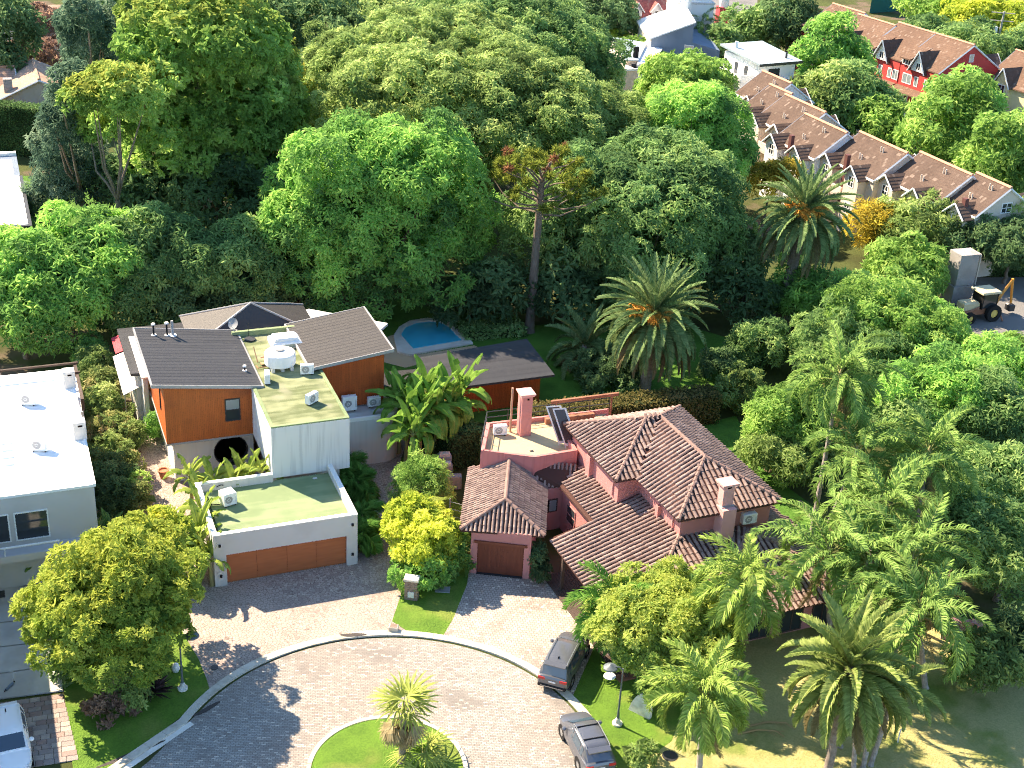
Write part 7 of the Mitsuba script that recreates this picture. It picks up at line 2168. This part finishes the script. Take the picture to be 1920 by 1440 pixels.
    v, f, cc = card_mesh(cards(np.tile(c, (n, 1)) + A * 0.08, A, unit(np.c_[-np.cos(az), -np.sin(az), np.full(n, 1.0)]), rng.uniform(0.9, 1.5, n), np.full(n, 0.07), 0.3), np.array([0.06, 0.04, 0.045]) * rng.uniform(0.6, 2.0, (n, 1)))
    part(k, 'foliage', (v, f), 'frond', color=cc)
    araucaria()


def araucaria():
    rng = np.random.default_rng(51)
    k = thing('araucaria', 'tall araucaria with a bare straight trunk and a flat crown of tufted branches', 'tree')
    b = np.array([1.13, 100.74, 0.0]); H = 12.9
    part(k, 'trunk', palm_trunk(rng, b, b + [0.25, 0, H], 0.40, 0.24, 40, 12), 'bark', 30)
    top = b + [0.25, 0, H]
    for i in range(30):
        t = i / 30
        az = i * 137.5 + rng.uniform(-20, 20)
        a = math.radians(az)
        z = H - 2.9 + 3.2 * t
        L = (5.0 - 2.9 * t) * rng.uniform(0.75, 1.12)
        d = np.array([math.cos(a), math.sin(a), 0])
        s = b + [0.25 * z / H, 0, z]
        up = 0.05 + 0.55 * t
        pts = [s, s + d * L * 0.4 + [0, 0, L * (up - 0.10)], s + d * L * 0.75 + [0, 0, L * (up + 0.02)], s + d * L + [0, 0, L * (up + 0.22)]]
        m = MB(); m.tube(pts, [0.09, 0.07, 0.05, 0.03], 6)
        br = part(k, 'branch', m, 'bark', 40)
        # bristly tufts at the branch end
        allv, allc = [], []
        for q in range(rng.integers(3, 5)):
            c0 = pts[3] + ball(rng, 1)[0] * [0.55, 0.55, 0.35] - d * rng.uniform(0, 0.9)
            n = 75
            e = ball(rng, n); e[:, 2] = e[:, 2] * 0.8 + 0.2
            allv.append(cards(c0 + e * 0.08, unit(e), unit(np.cross(e, ball(rng, n))), rng.uniform(0.3, 0.55, n), np.full(n, 0.09), 0.1))
            g = rng.uniform(0, 1)
            base = np.array((0.27, 0.32, 0.06)) if g < 0.9 else np.array((0.34, 0.17, 0.09))
            allc.append(base * rng.uniform(0.5, 1.3, (n, 1)))
        v, f, c = card_mesh(np.concatenate(allv), np.concatenate(allc))
        part(br, 'tuft', (v, f), 'leaf', color=c)


build_palms()


# ---- street furniture, pillar, backhoe and small things ------------------------
def build_objects():
    def lamp(label, b, h, az):
        k = thing('street_lamp', label, 'street lamp', 'lamp posts around the turning circle')
        b = np.array([b[0], b[1], 0.0])
        part(k, 'foot', MB().lathe(b, [(0.001, 0), (0.26, 0), (0.26, 0.12), (0.17, 0.16), (0.12, 0.34), (0.08, 0.4), (0.001, 0.42)], 12), 'white_stone', 40)
        part(k, 'post', MB().tube([b + [0, 0, 0.3], b + [0, 0, 0.9], b + [0, 0, h]], [0.075, 0.05, 0.04], 10), 'lamp_metal', 40)
        d = np.array([math.cos(math.radians(az)), math.sin(math.radians(az)), 0])
        part(k, 'arm', MB().tube([b + [0, 0, h - 0.1], b + d * 0.15 + [0, 0, h + 0.05], b + d * 0.55 + [0, 0, h + 0.05]], 0.03, 7), 'lamp_metal', 40)
        c = b + d * 0.62 + [0, 0, h - 0.05]
        s = part(k, 'shade', MB().lathe(c, [(0.36, -0.02), (0.34, 0.04), (0.16, 0.13), (0.05, 0.2), (0.001, 0.2)], 18), 'lamp_metal', 40)
        part(s, 'bulb', MB().lathe(c, [(0.001, -0.2), (0.12, -0.14), (0.14, -0.02), (0.001, 0.0)], 12), 'lamp_glass', True)
        part(s, 'lower_disc', MB().lathe(c - [0, 0, 0.55], [(0.001, 0), (0.3, 0.02), (0.3, 0.05), (0.001, 0.06)], 16).tube([c - [0, 0, 0.5], c - [0, 0, 0.1]], 0.02, 5), 'lamp_glass', 40) if az > 150 else None
    lamp('lamp post with a round pale shade on the lawn by the parked cars', (6.20, 53.57), 3.45, 172)
    lamp('dark lamp post under the yellow-green tree on the left lawn', (-15.64, 54.34), 3.3, 10)
    # stone mailbox pillar
    k = thing('mailbox_pillar', 'brown stone pillar with a pale cap and a metal mailbox door, on the lawn strip', 'mailbox')
    f = Fr((-5.33, 63.07), -7)
    rng = np.random.default_rng(12)
    part(k, 'core', MB().box(f, 0.03, 0.70, 0.03, 0.45, 0, 1.27), 'roof_under')
    z = 0.0
    while z < 1.25:
        hh = min(rng.uniform(0.08, 0.13), 1.27 - z)
        a = 0.0
        while a < 0.72:
            ww = min(rng.uniform(0.14, 0.3), 0.73 - a)
            if ww > 0.02:
                part(k, 'stone', MB().cbox(f, a + 0.004, a + ww - 0.004, -rng.uniform(0.0, 0.02), 0.06, z + 0.004, z + hh - 0.004, 0.008), 'stone')
            a += ww
        part(k, 'stone', MB().cbox(f, 0.67, 0.73 + rng.uniform(0, 0.02), 0.06, 0.48, z + 0.004, z + hh - 0.004, 0.008), 'stone')
        part(k, 'stone', MB().cbox(f, -rng.uniform(0, 0.02), 0.06, 0.06, 0.48, z + 0.004, z + hh - 0.004, 0.008), 'stone')
        z += hh
    part(k, 'cap', MB().cbox(f, -0.06, 0.79, -0.07, 0.54, 1.27, 1.40, 0.03), 'stone_cap')
    part(k, 'mailbox_door', MB().cbox(f, 0.2, 0.55, -0.05, -0.02, 0.2, 0.58, 0.006), 'pale_metal')
    k = thing('meter_box', 'small white concrete box set on the kerb at the tip of the lawn strip', 'meter box')
    f = Fr((-5.89, 59.96), -4)
    part(k, 'box', MB().cbox(f, 0, 0.5, 0, 0.4, 0, 0.33, 0.02), 'kerb')
    part(k, 'lid', MB().box(f, 0.06, 0.44, 0.05, 0.35, 0.33, 0.35), 'stone')
    for i, (b, l, w) in enumerate((((8.66, 51.45), 'dark oval manhole cover in the dry lawn beside the lower grey car', 0.38), ((-3.26, 64.21), 'grey square manhole cover in the lawn strip beside the pillar', 0.36), ((-14.45, 56.15), 'small manhole cover in the left lawn near the lamp post', 0.2))):
        k = thing('manhole_cover', l, 'manhole cover')
        f = Fr(b, 0)
        m = MB()
        if i == 1:
            m.cbox(f, -0.42, 0.42, -0.3, 0.3, 0, 0.05, 0.01)
        else:
            m.lathe((*b, 0.0), [(w, 0.0), (w, 0.04), (0.001, 0.045)], 20)
        part(k, 'cover', m, 'grey_metal' if i == 1 else 'dark_metal')
    for i, (b, a, l, w) in enumerate((((-16.91, 49.42), 38, 'dark puddle stain in the gutter at the lower left', 1.7), ((-14.11, 52.92), 48, 'dark puddle stain in the gutter beside the left lamp post', 0.8), ((-7.73, 59.45), 5, 'dark drain slot in the kerb at the top of the turning circle', 0.7))):
        k = thing('gutter_stain', l, 'puddle')
        f = Fr(b, a)
        t = np.linspace(0, 2 * np.pi, 16)[:-1]
        P = [tuple(f(w * math.cos(q) * (1 + 0.15 * math.sin(3 * q)), 0.14 * math.sin(q) * (1 + 0.2 * math.sin(2 * q)))[:2]) for q in t]
        part(k, 'stain', MB().sheet(P, 0.018 if i < 2 else 0.11), 'dark_stain')
    # white stone sculpture, stake, branches
    k = thing('garden_sculpture', 'white weathered stone slab standing on the lawn beside the low queen palm', 'sculpture')
    f = Fr((7.39, 54.48), -35)
    m = MB(); rr = np.random.default_rng(3)
    for z0, z1, w0, w1, s0, s1 in ((0, 0.5, 0.62, 0.55, 0, 0.05), (0.5, 0.95, 0.55, 0.42, 0.05, 0.12), (0.95, 1.3, 0.42, 0.22, 0.12, 0.2)):
        m.hexa([f(-w0 + s0, -0.13, z0), f(w0 + s0, -0.13, z0), f(w0 + s0, 0.13, z0), f(-w0 + s0, 0.13, z0), f(-w1 + s1, -0.12, z1), f(w1 + s1, -0.12, z1), f(w1 + s1, 0.12, z1), f(-w1 + s1, 0.12, z1)])
    part(k, 'slab', m, 'white_stone')
    k = thing('garden_tap', 'thin pale standpipe with a bent top on the dry lawn', 'garden tap')
    b = np.array([*(20.15, 53.42), 0.0])
    part(k, 'pipe', MB().tube([b, b + [0, 0, 0.75], b + [0.08, 0, 0.9], b + [0.25, 0, 0.88]], 0.035, 6), 'pale_metal', 40)
    rng = np.random.default_rng(14)
    for i, (p, l) in enumerate((((13.80, 54.14), 'fallen dry palm frond on the lawn between the palms'), ((13.18, 53.49), 'thin fallen branch beside the dry palm frond'))):
        k = thing('fallen_branch', l, 'branch')
        b = np.array([*p, 0.05])
        m = MB(); m.tube([b - [1.0, 0.2, 0], b + [0, 0.15, 0.05], b + [0.9, 0.1, 0.1], b + [1.3, -0.3, 0.05]], [0.05, 0.04, 0.03, 0.02], 5)
        for q in range(14):
            x = rng.uniform(-0.6, 1.2)
            m.tube([b + [x, 0.1, 0.05], b + [x + 0.2, rng.uniform(-0.4, 0.4), 0.02]], 0.01, 3)
        part(k, 'stick', m, 'dry_flower')
    k = thing('stone_wall', 'low curved pinkish stone wall on the slope behind the lower palms', 'wall')
    c = np.array((26.02, 62.07))
    for i in range(9):
        a0, a1 = 20 + i * 17, 20 + i * 17 + 16.4
        A, B = arc(c, 1.5, a0, a1, 4), arc(c, 1.05, a1, a0, 4)
        part(k, 'stone', MB().prism([tuple(q) for q in A] + [tuple(q) for q in B], 0, 0.55 + 0.05 * (i % 3)), 'pink_pale')
    # side yard between the houses
    k = thing('wire_gate', 'wire gate and posts between the hedge and the pink garage', 'gate')
    a, b = np.array([*(-3.35, 71.04), 0.0]), np.array([*(-2.48, 70.71), 0.0])
    for p in (a, b):
        part(k, 'post', MB().tube([p, p + [0, 0, 1.9]], 0.05, 7), 'grey_metal')
    m = MB()
    for z in (0.2, 0.7, 1.2, 1.7):
        m.tube([a + [0, 0, z], b + [0, 0, z]], 0.018, 5)
    part(k, 'wire', m, 'grey_metal', stuff=True)
    k = thing('stone_stack', 'stacked pale stone blocks in the side yard beside the banana plants', 'stone blocks')
    f = Fr((-4.38, 76.08), 10)
    for i, (a, b, z, w, d, hh) in enumerate(((0, 0.6, 0, 0.9, 0.6, 1.5), (0.1, 0.0, 0, 0.8, 0.5, 1.2), (0.5, -0.9, 0, 0.9, 0.5, 0.9), (0.1, 0.7, 1.5, 0.7, 0.4, 0.2), (0.2, 0.05, 1.2, 0.6, 0.4, 0.18))):
        part(k, 'block', MB().cbox(f, a, a + w, b, b + d, z, z + hh, 0.03), 'block_grey' if z == 0 else 'stone_cap')
    k = thing('white_sack', 'white plastic sack under the yellow-green tree by the left lamp post', 'sack')
    c = np.array([*(-16.33, 55.72), 0.0])
    m = MB(); m.lathe(c, [(0.001, 0), (0.18, 0.02), (0.22, 0.2), (0.16, 0.42), (0.05, 0.5), (0.001, 0.5)], 9)
    part(k, 'sack', m, 'plastic_white', True)
    k = thing('scooter', 'small blue child scooter lying on the concrete drive', 'scooter')
    f = Fr((-24.12, 53.66), 75)
    part(k, 'deck', MB().cbox(f, -0.3, 0.3, -0.07, 0.07, 0.1, 0.13, 0.01), 'bluegrey')
    part(k, 'handlebar', MB().tube([f(0.3, 0, 0.1), f(0.4, 0, 0.7)], 0.02, 6).tube([f(0.4, -0.2, 0.7), f(0.4, 0.2, 0.7)], 0.02, 6), 'pale_metal')
    for x in (-0.34, 0.36):
        m = MB(); c = f(x, 0, 0.08)
        t = np.linspace(0, 2 * np.pi, 13)
        m.tube([c + f.u * 0.06 * np.cos(q) + np.array([0, 0, 1]) * 0.06 * np.sin(q) for q in t], 0.025, 6, False)
        part(k, 'wheel', m, 'rubber')
    k = thing('garden_bench', 'dark garden bench with cushions on the side lawn right of the pink house', 'bench')
    f = Fr((18.99, 80.36), 30)
    part(k, 'seat', MB().cbox(f, -0.9, 0.9, -0.3, 0.3, 0.38, 0.46, 0.02), 'deck_wood')
    part(k, 'back', MB().cbox(f, -0.9, 0.9, 0.26, 0.34, 0.46, 0.95, 0.02), 'deck_wood')
    part(k, 'cushion', MB().cbox(f, -0.85, 0.85, -0.28, 0.24, 0.46, 0.55, 0.04), 'panel_white')
    for x in (-0.8, 0.8):
        part(k, 'leg', MB().box(f, x - 0.04, x + 0.04, -0.28, 0.3, 0, 0.38), 'deck_wood')
    k = thing('garden_edging', 'pale stone edging along the side lawn under the queen palms', 'kerb')
    a, b = np.array((18.82, 76.00)), np.array((19.88, 72.31))
    d = (b - a) / 8; n = unit(np.array([-d[1], d[0]])) * 0.2
    for i in range(8):
        p, q = a + d * i, a + d * (i + 0.95)
        part(k, 'stone', MB().prism([tuple(p), tuple(q), tuple(q + n), tuple(p + n)], 0, 0.28 + 0.04 * (i % 2)), 'stone_cap' if i > 2 else 'stone')
    # poles
    k = thing('electricity_pole', 'concrete electricity pole with crossarms between the red terrace and the yellow house', 'utility pole')
    b = np.array([*(65.79, 196.66), 0.0])
    H = 10.5
    part(k, 'pole', MB().tube([b, b + [0.2, 0, H]], [0.2, 0.13], 9), 'wire_pole', 40)
    for z in (H - 0.3, H - 1.4):
        part(k, 'crossarm', MB().tube([b + [-1.4, 0.5, z], b + [1.6, -0.5, z + 0.1]], 0.08, 5), 'wire_pole')
    part(k, 'insulator', MB().box(Fr(b, 0), -0.8, -0.3, -0.25, 0.25, H - 3.0, H - 2.2), 'plastic_white')
    for i, (p, h, mt, l) in enumerate((((36.15, 122.02), 5.0, 'ridge_pink', 'thin pale wooden pole in front of the townhouses'), ((26.32, 178.85), 7.5, 'brownpipe', 'dark pole at the corner of the white three-storey house'))):
        k = thing('pole', l, 'pole')
        b = np.array([*p, 0.0])
        part(k, 'shaft', MB().tube([b, b + [0, 0, h]], 0.1, 7), 'cream' if i == 0 else mt, 40)
        part(k, 'cap', MB().tube([b + [0, 0, h], b + [0, 0, h + 0.12]], 0.13, 7), mt)
    # tall grey concrete box
    k = thing('concrete_box', 'tall grey concrete box with an open side, standing on a block beside the backhoe', 'concrete box')
    f = Fr((38.71, 110.84), 20)
    part(k, 'base', MB().cbox(f, -1.1, 0.9, 0, 1.6, 0, 2.2, 0.04), 'block_grey')
    part(k, 'shell', MB().box(f, -1.0, 1.0, 1.5, 1.65, 2.25, 4.9).box(f, -1.0, -0.85, 0.0, 1.5, 2.25, 4.9).box(f, -0.85, 0.85, 0.0, 0.14, 2.25, 4.9).box(f, -0.85, 1.0, 0.14, 1.5, 2.25, 2.4).box(f, -1.0, 1.0, 0.0, 1.65, 4.9, 5.05), 'block_grey')
    part(k, 'rim', MB().box(f, 1.0, 1.06, 0, 0.16, 2.25, 5.05).box(f, 1.0, 1.06, 1.49, 1.65, 2.25, 5.05).box(f, 1.0, 1.06, 0.16, 1.49, 4.88, 5.05), 'stone_cap')
    k = thing('bicycle', 'bicycle leaning behind the tall concrete box', 'bicycle')
    f = Fr((38.56, 113.85), 0)
    m = MB()
    for x in (-0.5, 0.5):
        t = np.linspace(0, 2 * np.pi, 15)
        w_ = MB(); w_.tube([f(x, 0, 0.35) + f.u * 0.33 * np.cos(q) + np.array([0, 0, 0.33]) * np.sin(q) for q in t], 0.03, 5, False)
        part(k, 'wheel', w_, 'pale_metal')
    m.tube([f(-0.5, 0, 0.35), f(-0.15, 0, 0.8), f(0.4, 0, 0.8), f(0.5, 0, 0.35)], 0.025, 5); m.tube([f(-0.15, 0, 0.8), f(0.0, 0, 0.35), f(0.4, 0, 0.8)], 0.025, 5); m.tube([f(0.38, -0.25, 1.0), f(0.38, 0.25, 1.0)], 0.02, 5)
    part(k, 'frame', m, 'grey_metal')
    backhoe()


def backhoe():
    k = thing('backhoe', 'backhoe loader with a cream cab roof, orange digging arm and yellow wheels in the street', 'backhoe')
    f = Fr((39.91, 109.14), 22)
    part(k, 'chassis', MB().cbox(f, -2.2, 1.2, -0.55, 0.55, 0.6, 1.1, 0.05), 'rust_metal')
    part(k, 'hood', MB().cbox(f, -2.3, -0.7, -0.5, 0.5, 1.1, 1.75, 0.12), 'cream_steel')
    c = part(k, 'cab', MB().box(f, -0.6, -0.5, -0.7, 0.7, 1.1, 2.5).box(f, 0.85, 0.95, -0.7, -0.6, 1.1, 2.5).box(f, 0.85, 0.95, 0.6, 0.7, 1.1, 2.5).box(f, -0.5, 0.85, 0.62, 0.7, 1.1, 1.5), 'black')
    part(c, 'glass', MB().box(f, -0.5, 0.85, -0.68, -0.64, 1.2, 2.45), 'glass')
    part(c, 'seat', MB().cbox(f, 0.0, 0.5, -0.25, 0.25, 1.1, 1.9, 0.05), 'black')
    part(k, 'cab_roof', MB().cbox(f, -0.85, 1.1, -0.85, 0.85, 2.5, 2.68, 0.06), 'cream_steel')
    for x, r in ((-1.75, 0.5), (0.6, 0.75)):
        for s in (-1, 1):
            m = MB(); cc = np.array(f(x, s * 0.85, r))
            t = np.linspace(0, 2 * np.pi, 19)[:-1]
            def ringp(rr, y):
                return [cc + f.v * y + f.u * rr * np.cos(q) + np.array([0, 0, 1]) * rr * np.sin(q) for q in t]
            n = len(t)
            v = ringp(r * 0.5, -0.2) + ringp(r, -0.2) + ringp(r, 0.2) + ringp(r * 0.5, 0.2)
            m.add(v, [[a * n + i, a * n + (i + 1) % n, (a + 1) * n + (i + 1) % n, (a + 1) * n + i] for a in range(3) for i in range(n)])
            w = part(k, 'wheel', m, 'rubber', 40)
            m = MB(); v = ringp(r * 0.52, 0.12) + ringp(0.01, 0.16) + ringp(r * 0.52, -0.12) + ringp(0.01, -0.16)
            m.add(v, [[i, (i + 1) % n, n + (i + 1) % n, n + i] for i in range(n)] + [[3 * n + i, 3 * n + (i + 1) % n, 2 * n + (i + 1) % n, 2 * n + i] for i in range(n)])
            part(w, 'rim', m, 'yellow_steel', 40)
    part(k, 'loader_arm', MB().tube([f(-0.8, -0.6, 1.3), f(-2.6, -0.6, 0.7)], 0.1, 4), 'rust_metal')
    part(k, 'loader_arm', MB().tube([f(-0.8, 0.6, 1.3), f(-2.6, 0.6, 0.7)], 0.1, 4), 'rust_metal')
    m = MB(); m.prism([(0, 0), (0.8, 0), (0.15, 0.15), (0.1, 0.8), (0, 0.8)], 0, 2.0)
    v, fc = m.vf()
    P = f.o + np.outer(-2.7 - v[:, 0], f.u) + np.outer(v[:, 2] - 1.0, f.v) + np.outer(v[:, 1] + 0.15, [0, 0, 1])
    part(k, 'loader_bucket', (P, fc), 'pale_metal')
    part(k, 'boom', MB().tube([f(1.3, 0, 1.0), f(2.1, 0.1, 2.2), f(2.9, 0.2, 3.2)], [0.16, 0.15, 0.12], 4), 'orange_steel')
    part(k, 'dipper', MB().tube([f(2.85, 0.2, 3.3), f(3.25, 0.2, 1.0)], [0.14, 0.10], 4), 'orange_steel')
    part(k, 'digging_bucket', MB().cbox(f, 2.95, 3.5, -0.15, 0.5, 0.35, 0.95, 0.1), 'dark_metal')
    part(k, 'stabiliser', MB().tube([f(1.3, -0.5, 1.0), f(1.5, -1.2, 0.05)], 0.08, 5), 'rust_metal')
    part(k, 'stabiliser', MB().tube([f(1.3, 0.5, 1.0), f(1.5, 1.2, 0.05)], 0.08, 5), 'rust_metal')


build_objects()
